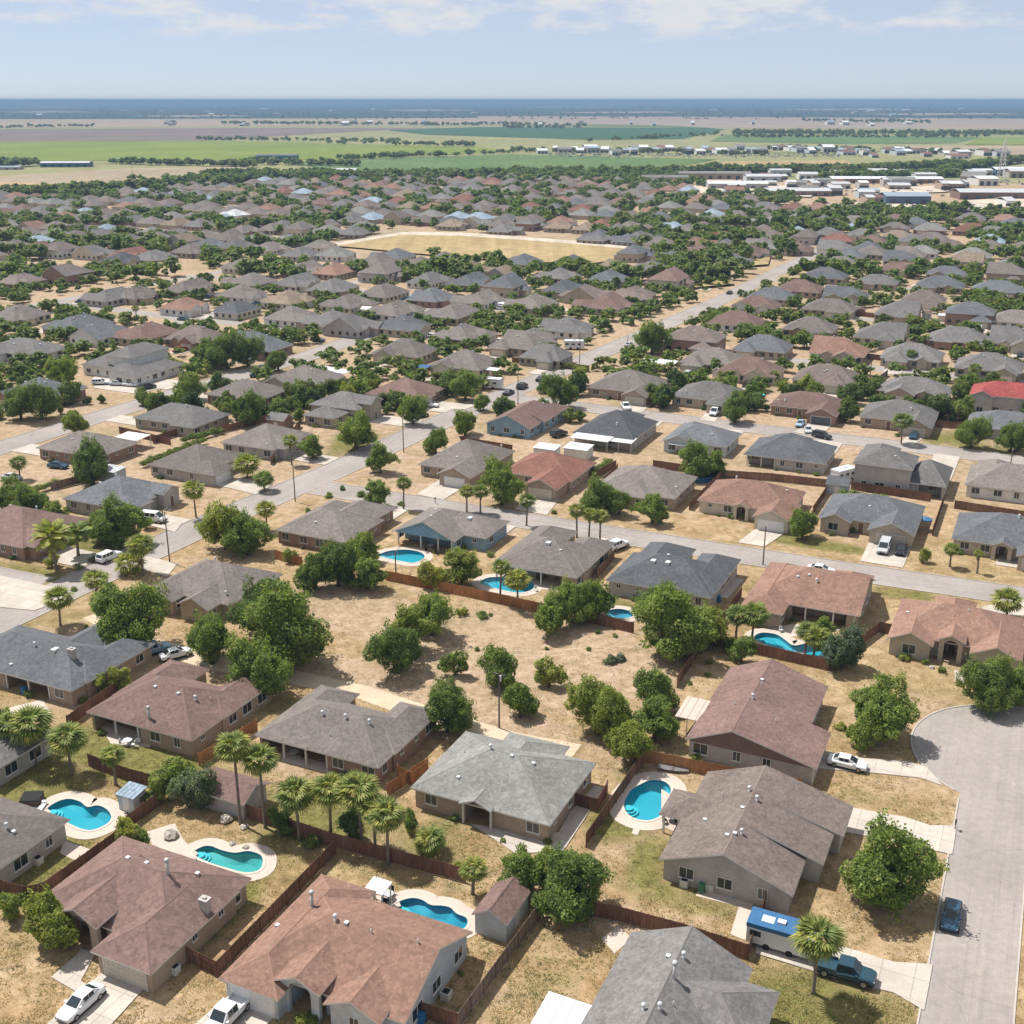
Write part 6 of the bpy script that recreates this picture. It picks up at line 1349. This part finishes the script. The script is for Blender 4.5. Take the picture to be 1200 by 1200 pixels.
X, Y = G(789, 903); t = thing('boat', 'small silver boat lying by the orange-brown fence above the bean-shaped pool', 'boat', (X, Y, 0), TH+rad(8)); q = MB()
loft(q, [[(x,-w_,.42),(x,-w_*.55,.05),(x,w_*.55,.05),(x,w_,.42),(x,w_*.8,.40),(x,-w_*.8,.40)] for x, w_ in ((-1.9,.62),(-.8,.72),(.5,.66),(1.4,.4),(1.9,.06))]); q.obj('hull', 'rim', t)
q = MB(); q.box(-.2,.1,-.6,.6,.41,.47); q.obj('thwart', 'wood', t)

def vnoise(x, y, cell, seed):
    g_ = np.random.default_rng(seed).random((256, 256)); u, v = x/cell+128.5, y/cell+60.5; i, j = np.floor(u).astype(int), np.floor(v).astype(int); fu, fv = u-i, v-j; fu = fu*fu*(3-2*fu); fv = fv*fv*(3-2*fv); i %= 255; j %= 255
    return (g_[i,j]*(1-fu)+g_[i+1,j]*fu)*(1-fv)+(g_[i,j+1]*(1-fu)+g_[i+1,j+1]*fu)*fv
# ------------------------------------------------------------------ far fields
def field_mat(name, c1, c2, sc1=0.006):
    def f(nt, b, col):
        p = pos_coord(nt); a = noise(nt, sc1, 4, .6, p); c = noise(nt, .12, 3, .7, p)
        mp = N(nt, 'ShaderNodeMapping'); mp.inputs['Rotation'].default_value = (0,0,.35); mp.inputs['Scale'].default_value = (1,.03,1); nt.links.new(p, mp.inputs[0]); r_ = noise(nt, .25, 2, .6, mp.outputs[0])
        m = mixc(nt, ramp(nt, a.outputs['Fac'], (.3, grey(0)), (.7, grey(1))), c1, c2)
        m = mixc(nt, 1.0, m, ramp(nt, c.outputs['Fac'], (.3, grey(.82)), (.7, grey(1.16))), 'MULTIPLY')
        m = mixc(nt, 1.0, m, ramp(nt, r_.outputs['Fac'], (.3, grey(.86)), (.7, grey(1.13))), 'MULTIPLY'); nt.links.new(m, b.inputs['Base Color'])
    return mat(name, c1, .95, .1, f)
FM = dict(dry=field_mat('dry field', (.29,.215,.105), (.36,.275,.15)), tan=field_mat('tan field', (.25,.20,.135), (.33,.265,.185)), orange=field_mat('orange dry field', (.34,.235,.125), (.40,.295,.175)), green=field_mat('green crop', (.125,.165,.030), (.18,.215,.045)),
 green2=field_mat('darker crop', (.075,.13,.045), (.12,.17,.06)), deep=field_mat('deep green crop', (.035,.085,.045), (.05,.10,.05)), plough=field_mat('ploughed earth', (.135,.105,.09), (.19,.15,.125)), olive=field_mat('olive pasture', (.19,.19,.085), (.26,.25,.12)), wood=field_mat('distant woodland floor', (.022,.042,.022), (.05,.072,.036), .002), pale=field_mat('pale lot', (.42,.355,.28), (.52,.45,.37), .05), pink=field_mat('stubble', (.235,.19,.145), (.31,.25,.185)))
_fz = [0.05]
def fieldp(name, pts, m):
    _fz[0] += .03; P = ccw([G(*p) for p in pts]); mb = MB(); mb.add([(x,y,_fz[0]) for x,y in P], [tuple(range(len(P)))]); return structure(mb.obj(name, FM[m]))
FIELD = [(382,289),(430,282),(470,276),(540,277),(600,281),(680,287),(752,294),(742,304),(695,310),(640,309),(560,305),(480,298),(420,292)]
fieldp('pasture', [(-900,146),(-900,226),(0,221),(600,206),(1200,215),(2100,222),(2100,146)], 'olive')
fieldp('distant_woodland_ground', [(-2200,118.5),(-2200,140),(0,139.5),(600,140),(1200,139),(3400,140),(3400,118.5)], 'wood')
for _q in [((0,131),(60,130.3),(120,131.2),(40,132)),((430,129),(520,128.2),(560,129.4),(480,130)),((640,131.5),(760,130.5),(820,131.6),(700,132.6)),((900,128),(1040,127),(1080,128.4),(960,129.2)),((1000,133.5),(1150,132.3),(1200,133.8),(1080,135)),((150,135.6),(260,134.8),(300,136),(200,137)),((-200,126),(100,125.4),(90,126.2)),((560,125.4),(760,124.9),(700,126))]: fieldp('field', list(_q), 'tan')
fieldp('field', [(-1400,140),(-1400,151),(0,150),(260,148),(600,146),(600,138),(0,140)], 'tan')
fieldp('field', [(560,136),(560,146),(860,150),(1300,152),(2200,152),(2200,138),(1200,139),(850,137)], 'pink')
fieldp('field', [(-900,157),(-900,170),(0,170),(235,165),(440,153),(560,150),(300,150)], 'plough')
fieldp('field', [(-900,171),(-900,188),(0,189),(300,188),(430,186),(600,178),(560,172),(235,165)], 'green')
fieldp('field', [(330,190),(420,187),(600,181),(840,187),(770,200),(650,207),(420,204)], 'green2')
fieldp('field', [(455,153),(560,149),(830,150),(850,152),(800,163),(690,164),(500,158)], 'deep')
fieldp('field', [(600,147),(830,150),(780,147),(700,146)], 'green2')
fieldp('field', [(850,158),(1000,159),(1150,161),(1120,168),(1000,169),(830,166)], 'green2')
fieldp('field', [(1150,161),(2000,161),(2000,170),(1130,170)], 'green')
fieldp('field', [(820,168),(1050,171),(1040,178),(870,180),(760,176)], 'olive')
fieldp('field', [(1060,171),(2000,171),(2000,186),(1180,182),(1050,178)], 'tan')
fieldp('field', [(830,196),(850,190),(990,188),(1000,193),(965,202),(860,203)], 'dry')
fieldp('field', [(-700,215),(-700,228),(0,226),(125,222),(160,214),(300,203),(300,196),(150,198),(0,207)], 'tan')
fieldp('field', [(-700,217),(-700,230),(0,229),(100,226),(130,219),(0,214)], 'orange')
fieldp('field', [(470,206),(570,202),(650,208),(740,208),(690,213),(560,211)], 'tan')
fieldp('dry_field', FIELD, 'dry')
fieldp('gravel_track', [(372,290),(430,280),(470,273),(540,274),(600,278),(690,285),(754,293),(752,295),(680,288),(600,282),(540,278),(470,277),(430,283.5),(378,293)], 'pale')
fieldp('bare_lot', [(395,281),(470,268),(480,272),(430,280)], 'tan')
fieldp('bare_lot', [(1110,250),(1200,246),(1500,250),(1500,230),(1200,232),(1130,236)], 'pale')
fieldp('bare_lot', [(960,242),(1040,236),(1100,244),(1080,252),(980,250)], 'pale')
fieldp('bare_lot', [(1000,222),(1120,218),(1110,226),(1000,230)], 'pale')
fieldp('bare_lot', [(740,219),(900,216),(960,224),(950,232),(760,228)], 'pale')
fieldp('bare_lot', [(860,300),(905,295),(900,312),(850,316)], 'dry'); fieldp('bare_lot', [(815,320),(850,316),(860,335),(810,340)], 'dry')

# ------------------------------------------------------------------ far large buildings
def shed_building(label, x, y, wpx, dep, hh, ang, wallm, roofm, flat=False):
    X, Y = G(x, y); L = wpx*mpp(x, y); t = thing('warehouse', label, 'building', (X, Y, 0), rad(ang), 'large buildings beyond the houses'); wb = MB(); rb = MB()
    wb.prism([(-L/2,0),(L/2,0),(L/2,dep),(-L/2,dep)], -.1, hh); roof_shell(rb, 'sgg', (-L/2-.4,L/2+.4,-.5,dep+.5), hh+.15, .04 if flat else .16)
    wb.obj('walls', wallm, t); rb.obj('roof', [roofm,'trim',roofm], t); n = max(3, int(L/9)); dd = MB()
    for i in range(n): u = -L/2+(i+.5)*L/n; dd.box(u-1.8,u+1.8,-.15,.05,.1,hh*.62)
    q = dd.obj('loading_doors', 'glass', t); q['kind'] = 'stuff'; return t
BLD = [('long blue-grey shed by the fields at upper left',76,196,56,26,7,4,'paint_blue','white'),('teal long warehouse before the bright green field',324,188,48,24,9,1,'tealwall','roof_bluegrey'),('white-roofed shed right of the blue-grey shed',144,190,16,20,5,2,'wall_greyw','white'),('low white shed near the left field edge',205,193,22,18,4,2,'wall_greyw','white'),('pale shed at the far left edge',8,199,30,20,4,4,'wall_greyw','roof_paleblue'),
 ('long white-roofed shed left of the town edge',308,207,26,26,5,2,'wall_white','white'),('white shed in trees beyond the town, left of centre',400,203,34,22,5,-6,'wall_greyw','white'),('pale shed at the far town edge left of centre',435,210,24,18,4,-6,'wall_greyw','roof_paleblue'),('long tan-walled flat building upper right of centre',838,210,84,26,8,-2,'wall_tanbrick','roof_lightgrey'),('dark flat building left of the long tan one',780,214,54,26,7,-2,'wall_stone','roof_lightgrey'),
 ('white-roofed shopping building upper right',865,222,70,30,7,-1,'wall_greyw','white'),('second white-roofed building behind the shopping building',895,213,40,30,7,-1,'wall_coolw','white'),('long white-roofed building before the far trees at right',1040,215,130,28,6,-2,'wall_brick','white'),('long low white building right of the houses',935,230,78,30,6,-1,'wall_brick','white'),
 ('blue-walled building with a pale roof, upper right',1064,240,52,34,9,-3,'paint_blue','roof_paleblue'),('purple-brown long warehouse at the right edge',1168,234,86,34,8,-2,'wall_brownw','white'),('blue and white warehouse at the far right edge',1190,206,46,34,9,-2,'paint_blue','white'),('grey hall with pale roof right of the tree belt',1138,215,26,60,9,-30,'wall_stone','roof_lightgrey'),('small pale office in the right lots',1020,228,22,20,5,-2,'wall_white','roof_paleblue'),('red-roofed store beyond the right tree belt',1125,186,22,30,6,0,'wall_white','roof_rust')]
M['tealwall'] = mat('teal metal cladding', (.03,.15,.17), .6, .3, speckle(.15)); M['greyroof'] = mat('pale metal roof', (.42,.43,.44), .6, .3, speckle(.12))
M['bluegreywall'] = mat('blue-grey cladding', (.09,.135,.20), .6, .3, speckle(.15))
for b_ in BLD:
    b_ = list(b_); b_[4] *= .75; b_[5] *= .72; b_[7] = 'bluegreywall' if b_[7] == 'paint_blue' else b_[7]; b_[8] = 'greyroof' if b_[8] == 'white' and len(b_[0]) % 2 else b_[8]; shed_building(*b_)
_r = random.Random(21)
for i in range(54):
    x = 640+i*10+_r.uniform(-6,6); y = 179+_r.uniform(-2.5,3)+(3 if x > 1000 else 0); X, Y = G(x, y)
    o = shed_building(None, x, y, _r.uniform(5,16), _r.uniform(20,40), _r.uniform(4,8), _r.uniform(-8,8), _r.choice(['wall_white','wall_greyw','wall_coolw']), _r.choice(['white','white','roof_paleblue','roof_rust','roof_lightgrey'])); auto(o, 'white-roofed building in the distant strip', (X, Y, 4))
for i in range(46):
    x = _r.uniform(850,1200); y = _r.choice([_r.uniform(205,212), _r.uniform(217,224), _r.uniform(226,246)])
    if x < 960 and y > 236 or (1030 < x < 1100 and 228 < y < 244) or (1120 < x and 222 < y < 240): continue
    X, Y = G(x, y); o = shed_building(None, x, y, _r.uniform(8,26), _r.uniform(12,26), _r.uniform(3.5,7), _r.uniform(-6,6), _r.choice(['wall_white','wall_greyw','wall_coolw','wall_tanbrick']), _r.choice(['white','greyroof','greyroof','roof_lightgrey','roof_rust'])); auto(o, 'low pale commercial building', (X, Y, 4))
cb = MB(); nn = 0
while nn < 900:
    if _r.random() < .45: x, y = _r.uniform(640,1010), 181.5+_r.gauss(0,1.6)
    else: x, y = _r.uniform(860,1200), _r.choice([214,226,243,248])+_r.gauss(0,1.6)
    X, Y = G(x, y); a = rad(_r.choice([-25,65])+_r.uniform(-5,5)); c_, s_ = math.cos(a), math.sin(a); nn += 1
    P = [(X+u*c_-v*s_, Y+u*s_+v*c_) for u, v in ((-2.3,-.9),(2.3,-.9),(2.3,.9),(-2.3,.9))]; Q = [(X+u*c_-v*s_, Y+u*s_+v*c_) for u, v in ((-1.4,-.75),(.9,-.75),(.9,.75),(-1.4,.75))]; k = _r.choice([0,0,0,1,2]); cb.prism(P, .35, .95, k); cb.prism(Q, .95, 1.5, 3)
o = cb.obj('distant_parked_cars', ['paint_white','paint_silver','paint_blue','glass']); o['kind'] = 'stuff'; o['label'] = 'mass of tiny parked cars on the distant commercial lots'; o['category'] = 'cars'
# communications mast at right
X, Y = G(1172, 214); t = thing('radio_mast', 'pale lattice mast standing at the far right', 'mast', (X, Y, 0), 0); mb = MB(); 
for sx_ in (-1,1):
    for sy_ in (-1,1): mb.tube([(sx_*3.2,sy_*3.2,0),(sx_*.8,sy_*.8,40)], [.35,.25], 5)
for k in range(10):
    z = 4*k; a = 3.2-2.4*z/40
    for p, q_ in (((-a,-a),(a,-a)),((a,-a),(a,a)),((a,a),(-a,a)),((-a,a),(-a,-a))): mb.tube([(*p,z+.2),(q_[0]*.93,q_[1]*.93,z+4)], [.15,.15], 4)
mb.obj('lattice', 'trim', t); mb = MB(); mb.tube([(0,0,39),(0,0,46)], [.3,.15], 6); mb.obj('antenna', 'trim', t)

# ------------------------------------------------------------------ the rest of the town
def bound(x): return np.interp(x, [-400,0,130,160,300,560,800,840,905,960,1010,1100,1200,1700], [229,229,225,216,210,207,212,230,236,242,252,254,254,256])
FW = [G(*p) for p in FIELD]; FW2 = [G(*p) for p in [(372,292),(430,278),(470,264),(600,276),(756,292),(745,306),(695,313),(600,308),(440,296)]]
def free(s, t, pad=2):
    return not any(a-pad < s < b+pad and c-pad < t < d_+pad for a, b, c, d_ in FOOT)
Rh = random.Random(77); cand = []
FOOT_NEAR = list(FOOT)
for row in range(7, 34):
    base = 281+42.5*(row-7)
    for k in range(-62, 32):
        s = k*19.3+Rh.uniform(-1.5,1.5)+(row % 2)*7; t = base+21+Rh.uniform(-2,2)+(-5 if row % 2 else 5)
        X, Y = W(s, t)
        if Y < 300: continue
        px, py = PX(X, Y, 3)
        if not (-90 < px < 1290) or py < bound(px) or py > 300 or in_poly(X, Y, FW2): continue
        if any(abs(s-a) < 15 and abs(t-b) < 14 for a, b in MIDST) or on_road(s, t): continue
        if Rh.random() < .10: continue
        cand.append((-py, s, t))
cand.sort(); RC = ['warm','grey','lightgrey','taupe','brown','warm','grey','tan','lightgrey','pink','warm','taupe','grey','warm','taupe','lightgrey','warm','grey','taupe','pink','paleblue','rust','bluegrey']
budget = max(0, 300-len(A)-NHOUSE[0]); far_roof = MB(); far_wall = MB(); RI = ['warm','grey','bluegrey','taupe','brown','tan','lightgrey','pink','paleblue','rust','white','dark']
for i, (npy, s, t) in enumerate(cand):
    c = Rh.choice(RC); rot = Rh.choice([0, math.pi]) if s > -130 else Rh.choice([-1,1])*math.pi/2
    if i < budget: simple_house(s, t, rot, c, Rh, None, detail=(-npy > 262))
    else:
        a, b = Rh.uniform(8.8,10.5), Rh.uniform(7.2,8.6)
        if Rh.random() < .5: a, b = b, a
        kd = 'shh' if a > b else 'thh'; V, _ = roof_geo(kd, s-a, s+a, t-b, t+b, 2.7, .52); V = [(*W(p[0], p[1]), p[2]) for p in V]
        Fs = [(0,1,5,4),(2,3,4,5),(3,0,4),(1,2,5)]; far_roof.add(V, Fs if kd[0] == 's' else [f[::-1] for f in Fs], RI.index(c))
        P = [W(s-a+.4,t-b+.4),W(s+a-.4,t-b+.4),W(s+a-.4,t+b-.4),W(s-a+.4,t+b-.4)]; far_wall.prism(P, 0, 2.85)
        FOOT.append((s-9,s+9,t-8,t+8))
if far_roof.v:
    o = far_roof.obj('distant_roofs', ['roof_'+k for k in RI]); w2 = far_wall.obj('walls', 'wall_beige', o)
    o['kind'] = 'stuff'; o['label'] = 'mass of small distant house roofs near the far edge of town'; o['category'] = 'houses'; w2['kind'] = 'stuff'
# ------------------------------------------------------------------ trees of the middle distance and beyond
Rv = random.Random(31); tc_ = []
cells = {}
for f in FOOT:
    for i in range(int(f[0]//20)-1, int(f[1]//20)+2):
        for j in range(int(f[2]//20)-1, int(f[3]//20)+2): cells.setdefault((i,j), []).append(f)
def hit(s, t, pad): return any(a-pad < s < b+pad and c-pad < t < d_+pad for a, b, c, d_ in cells.get((int(s//20), int(t//20)), ()))
ROADBOX = [r for r in ROADS]
n_try = 0
while len(tc_) < 4300 and n_try < 120000:
    n_try += 1
    px = Rv.uniform(-80, 1280); py = 205+290*Rv.random()**1.9
    if py < bound(px)-6: continue
    X, Y = G(px, py); s, t = S(X, Y)
    if Y < 262 or (py > 400 and Rv.random() < .5): continue
    if in_poly(X, Y, FW2) or (390 < px < 750 and 289 < py < 312 and Rv.random() < .93) or hit(s, t, -.5 if py < 300 else 0.8) or (Y < 700 and on_road(s, t, None, 4.2)): continue
    if any(abs(X-a) < 5 and abs(Y-b) < 5 for a, b, c in SPOTS[:400]) and py > 330: continue
    if py < 320 and float(vnoise(np.array([X]), np.array([Y]), 38, 9)[0]) < .36+.2*Rv.random(): continue
    if Y < 520 and any(in_poly(X, Y, q_) for q_ in DRIVES if abs(q_[0][0]-X) < 14 and abs(q_[0][1]-Y) < 14): continue
    if 85 < px < 205 and 432 < py < 472: continue
    R = Rv.uniform(1.6,3.6) if py > 330 else Rv.uniform(3.0,6.2)
    if Rv.random() < .25 and py > 300: R *= .55
    tc_.append((-py, X, Y, R))
tc_.sort(); nb = max(0, 292-sum(1 for o in bpy.data.objects if o.name.startswith('tree')))
def blob(V, X, Y, R, rnd, n, lf, z0=None, flat=.85):
    L_ = BL if n else BLW; A_ = L_[rnd.randrange(len(L_))]; k = R; c, s_ = math.cos(rnd.uniform(0,6.28)), 0; an = rnd.uniform(0,6.28); c, s_ = math.cos(an), math.sin(an)
    B_ = A_.copy(); x, y = A_[:,0]*c-A_[:,1]*s_, A_[:,0]*s_+A_[:,1]*c; B_[:,0] = x*k+X; B_[:,1] = y*k+Y; B_[:,2] = A_[:,2]*k*flat+R*(1.0 if z0 is None else z0); V.append(B_)
BL = [crown_arrays(900+i, 1.0, 120, .50, .85, 12, low=-.6) for i in range(6)]
BLW = [crown_arrays(950+i, 1.0, 46, .72, .85, 8, low=-.6) for i in range(4)]
far = {'leaf_far': [], 'leaf_far_dark': [], 'leaf': []}
for i, (npy, X, Y, R) in enumerate(tc_):
    m = Rv.choice(['leaf','leaf_far','leaf_far','leaf_far_dark','leaf_far_dark'])
    if i < nb: tree_at(X, Y, R, m, Rv, 'D' if R > 1.6 else 'S')
    else: blob(far[m], X, Y, R, Rv, 80, .4, .8)
# hedgerows, windbreaks and the woodland on the horizon
HEDGE = [((232,164),(470,166),60,4),((380,168),(560,172),26,5),((395,188),(560,182),26,5),((560,181),(640,178),10,4),((0,196),(45,195),14,6),((420,208),(640,207),44,5),((860,157),(1200,158),150,6),((1200,158),(1500,159),60,6),((860,161),(1160,161),60,5),((690,166),(850,158),22,5),((590,150),(680,150),24,5),((0,150),(110,148),26,5),((600,177),(900,182),40,4.5),((900,176),(1010,178),22,5),((1000,178),(1180,182),24,5),((130,192),(300,196),44,5),((860,203),(1000,201),60,5),((980,205),(1130,196),120,5.5),((960,212),(1120,207),80,5),((1100,204),(1200,190),70,5.5),((640,205),(860,203),60,5),((830,199),(1010,205),40,4.5),((260,145),(560,147),90,6),((560,146),(690,148),30,6),((940,142),(1090,144),50,6),((280,192),(420,195),30,5),((600,203),(640,208),8,5),((130,226),(300,214),60,5.5),((0,232),(150,226),60,5.5),((300,211),(560,209),60,5)]
for (x0,y0),(x1,y1),n,R in HEDGE:
    for i in range(int(n*1.8)):
        u = Rv.random(); x = x0+(x1-x0)*u; y = y0+(y1-y0)*u+Rv.gauss(0, .5); X, Y = G(x, y); blob(far[Rv.choice(['leaf_far_dark','leaf_far_dark','leaf_far'])], X, Y, R*Rv.uniform(.8,1.5), Rv, 80, .4, .75)
wood = []
for i in range(2600):
    y = 118.8+21*Rv.random()**1.5; x = Rv.uniform(-150,1350)
    if Rv.random() < .35 and y > 128: continue
    X, Y = G(x, y); k = min(60, max(7, Y/700)); blob(wood, X, Y, k, Rv, 0, 0, .05, min(.9, 9/k))
for k, lst in far.items():
    o = link('distant_trees', quad_mesh('distant_trees', np.vstack(lst), k)); o['kind'] = 'stuff'; o['category'] = 'trees'; o['label'] = {'leaf_far':'mid green distant trees spread between the far roofs and fields','leaf_far_dark':'dark green distant trees and hedgerows among far roofs and fields','leaf':'light green distant trees scattered between the far roofs'}[k]
o = link('horizon_woodland', quad_mesh('horizon_woodland', np.vstack(wood), 'leaf_far_dark')); o['kind'] = 'stuff'; o['category'] = 'woodland'; o['label'] = 'dark hazy woodland belt along the horizon'
# hedges between the gardens
HEDGES = [('clipped hedge between the two warm grey houses at left',(168,548),(240,520)),('hedge behind the aqua canopy house',(792,446),(835,436)),('hedge in front of the far tan house row, upper right',(1055,470),(1115,480)),('hedge left of the far cross street corner',(640,428),(690,436)),('dark hedge along the left-edge lawn',(20,585),(70,570)),('hedge beside the stone-front house',(330,470),(372,455)),('hedge below the pale grey house inside the low fence',(215,520),(262,508)),('hedge right of the rust-red roofed house',(690,560),(716,545)),('hedge behind the two-storey house at upper left',(200,425),(240,440)),('hedge along the back of the slate-grey house with two cars',(985,583),(1040,590))]
for lb, a, b in HEDGES:
    A0, B0 = Vector(G(*a)), Vector(G(*b)); Lh = (B0-A0).length; HV = []
    for i in range(int(Lh/.7)+1):
        u = i*.7/Lh; q_ = A0+(B0-A0)*u; k_ = Rv.uniform(1.0,1.4); T_ = crown_arrays(3000+i % 9, k_, 190, .30, 1.0, 6, low=-.3); T_[:, 0] += q_.x-A0.x; T_[:, 1] += q_.y-A0.y; T_[:, 2] += .95; HV.append(T_)
    o = link('hedge', quad_mesh('hedge', np.vstack(HV), Rv.choice(['leaf','leaf_dark','leaf_far'])), None, (A0.x, A0.y, 0)); tag(o, lb, 'hedge', 'garden hedges')
# pale specks of distant settlements in the woodland
_r = random.Random(41)
for i in range(40):
    x = _r.choice([_r.uniform(300,560), _r.uniform(600,900), _r.uniform(950,1200), _r.uniform(0,300)]); y = _r.choice([_r.uniform(144,149), _r.uniform(128,138)]); X, Y = G(x, y)
    o = shed_building(None, x, y, _r.uniform(3,9), _r.uniform(30,60), _r.uniform(6,10), _r.uniform(-10,10), 'wall_white', _r.choice(['white','roof_paleblue','roof_lightgrey'])); auto(o, 'tiny pale building near the horizon', (X, Y, 5))
# dry grass, green grass and weeds on the near ground: blades in tufts
rg = np.random.default_rng(51)
NS = 150000; qx = rg.uniform(-20, 1220, NS); qy = 640+570*rg.random(NS); gu, gv = (qx-600)/FPX, (qy-600)/FPX; gt = CAM_H/(sp_+gv*cp_); GX, GY = gu*gt, (cp_-gv*sp_)*gt
GS, GT_ = GX*CT+GY*ST_, -GX*ST_+GY*CT; ok = np.ones(NS, bool)
for a, b, c, d_ in FOOT: ok &= ~((GS > a+.3) & (GS < b-.3) & (GT_ > c+.3) & (GT_ < d_-.3))
for pl, hw, *_ in ROADS:
    for (s0, t0), (s1, t1) in zip(pl, pl[1:]):
        L2 = (s1-s0)**2+(t1-t0)**2; u = np.clip(((GS-s0)*(s1-s0)+(GT_-t0)*(t1-t0))/L2, 0, 1); ok &= np.hypot(GS-s0-u*(s1-s0), GT_-t0-u*(t1-t0)) > hw+.15
ok &= np.hypot(GS-c0[0], GT_-c0[1]) > 13.6
def inside(PX_, PY_, poly):
    r_ = np.zeros(len(PX_), bool); n_ = len(poly)
    for i in range(n_):
        x1, y1 = poly[i]; x2, y2 = poly[(i+1) % n_]; m_ = (y1 > PY_) != (y2 > PY_)
        if abs(y2-y1) > 1e-9: r_ ^= m_ & (PX_ < (x2-x1)*(PY_-y1)/(y2-y1)+x1)
    return r_
for poly in DRIVES+[grow(p_, d_+.1) for p_, _, d_, _ in POOLS]: ok &= ~inside(GX, GY, poly)
ok &= ~inside(GX, GY, LANE)
def blobs(lst):
    o_ = np.zeros(NS)
    for px, py, rx, ry, a in lst:
        X0, Y0 = G(px, py); ds = (GX-X0)*CT+(GY-Y0)*ST_; dt = -(GX-X0)*ST_+(GY-Y0)*CT; o_ = np.maximum(o_, a*np.clip(1.6-1.1*np.hypot(ds/rx, dt/ry), 0, 1))
    return o_
bare_, green_ = blobs(BARE), blobs(GREEN); cl = .55*vnoise(GX, GY, 2.6, 1)+.45*vnoise(GX, GY, .9, 2)
ok &= rg.random(NS) < np.clip((cl-.30)*2.6, .03, 1)*(1-.72*np.clip(bare_, 0, 1))
isg = rg.random(NS) < green_*.75+.05
def tufts(sel, hmin, hmax):
    X, Y = GX[sel], GY[sel]; n = len(X); nb_ = 4; X, Y = np.repeat(X, nb_), np.repeat(Y, nb_); k = len(X); h_ = rg.uniform(hmin, hmax, k); an = rg.uniform(0, 6.283, k); lean = rg.uniform(.4, 1.2, k)*h_; wd = rg.uniform(.025, .06, k)
    bx2, by2 = X+rg.normal(0, .11, k), Y+rg.normal(0, .11, k); ca, sa = np.cos(an), np.sin(an); z0 = np.full(k, .004)
    P0 = np.stack([bx2-sa*wd, by2+ca*wd, z0], 1); P1 = np.stack([bx2+sa*wd, by2-ca*wd, z0], 1); P2 = np.stack([bx2+ca*lean+sa*wd*.6, by2+sa*lean-ca*wd*.6, h_], 1); P3 = np.stack([bx2+ca*lean-sa*wd*.6, by2+sa*lean+ca*wd*.6, h_], 1)
    return np.stack([P0, P1, P2, P3], 1).reshape(-1, 3)
M['straw'] = leaf_mat('dry grass blades', (.36,.25,.135), (.60,.45,.275), .35); M['blade'] = leaf_mat('green grass blades', (.165,.165,.05), (.31,.285,.11), .35)
for nm, sel, m_, h0, h1, lb in (('dry_grass', ok & ~isg, 'straw', .03, .12, 'dry straw-coloured grass tufts over the near yards and vacant lot'), ('green_grass', ok & isg, 'blade', .03, .11, 'green grass tufts on the watered near lawns')):
    o = link(nm, quad_mesh(nm, tufts(sel, h0, h1), m_)); o['kind'] = 'stuff'; o['category'] = 'grass'; o['label'] = lb

# ------------------------------------------------------------------ haze
hz = MB(); hz.box(-45000, 45000, -3000, 58000, -2.6, 84); 
hm = bpy.data.materials.new('haze'); hm.use_nodes = True; ht = hm.node_tree; ht.nodes.clear(); ho = N(ht, 'ShaderNodeOutputMaterial'); pv = N(ht, 'ShaderNodeVolumePrincipled')
pv.inputs['Color'].default_value = (.29,.44,.66,1); pv.inputs['Density'].default_value = HAZE; pv.inputs['Anisotropy'].default_value = 0.0; ht.links.new(pv.outputs[0], ho.inputs['Volume'])
M['haze'] = hm; o = hz.obj('haze', 'haze'); o['kind'] = 'stuff'; o['label'] = 'thin blue-white haze over the whole plain'; o['category'] = 'haze'

# ------------------------------------------------------------------ labels of the repeated things: by what they stand next to
ANCH = list(HOUSES)+[('the tan dry field', 565, 285), ('the teal long warehouse', 324, 184), ('the bright red roof of the tree belt', 848, 272), ('the far bend of the main street', 870, 350), ('the purple-brown warehouse', 1168, 228), ('the blue-walled building', 1064, 232), ('the blue-grey shed', 76, 190), ('the upper left corner of town', 20, 240), ('the light blue far roof', 125, 268), ('the far left white roofs', 262, 253), ('the long tan-walled building', 838, 200), ('the long white building', 935, 225)]
def rel(dx, dy):
    if abs(dx) > 1.6*abs(dy): return 'right of' if dx > 0 else 'left of'
    return ('below' if dy > 0 else 'beyond')
groups = {}
for o, ph, at in AUTO:
    px, py = PX(*at); b = min(ANCH, key=lambda a: (a[1]-px)**2+(2*(a[2]-py))**2); r_ = rel(px-b[1], (py-b[2])*1.3)
    groups.setdefault((ph, r_, b[0]), []).append((math.hypot(px-b[1], 2*(py-b[2])), o))
ORD = ['nearest','second nearest','third nearest','fourth nearest','fifth nearest','sixth nearest','seventh nearest','eighth nearest','ninth nearest','tenth nearest']
for (ph, r_, an), lst in groups.items():
    lst.sort(key=lambda q: q[0])
    for i, (_, o) in enumerate(lst):
        lab = f'{ph} {r_} {an}' if len(lst) == 1 else f'{ORD[i] if i < 10 else str(i+1)+"th nearest"} {ph} {r_} {an}'
        if len(lab.split()) > 16: lab = lab.replace(' nearest', '', 1) if 'nearest' in lab else lab
        while lab in LABELS: lab += ' again'
        LABELS.add(lab); o['label'] = lab
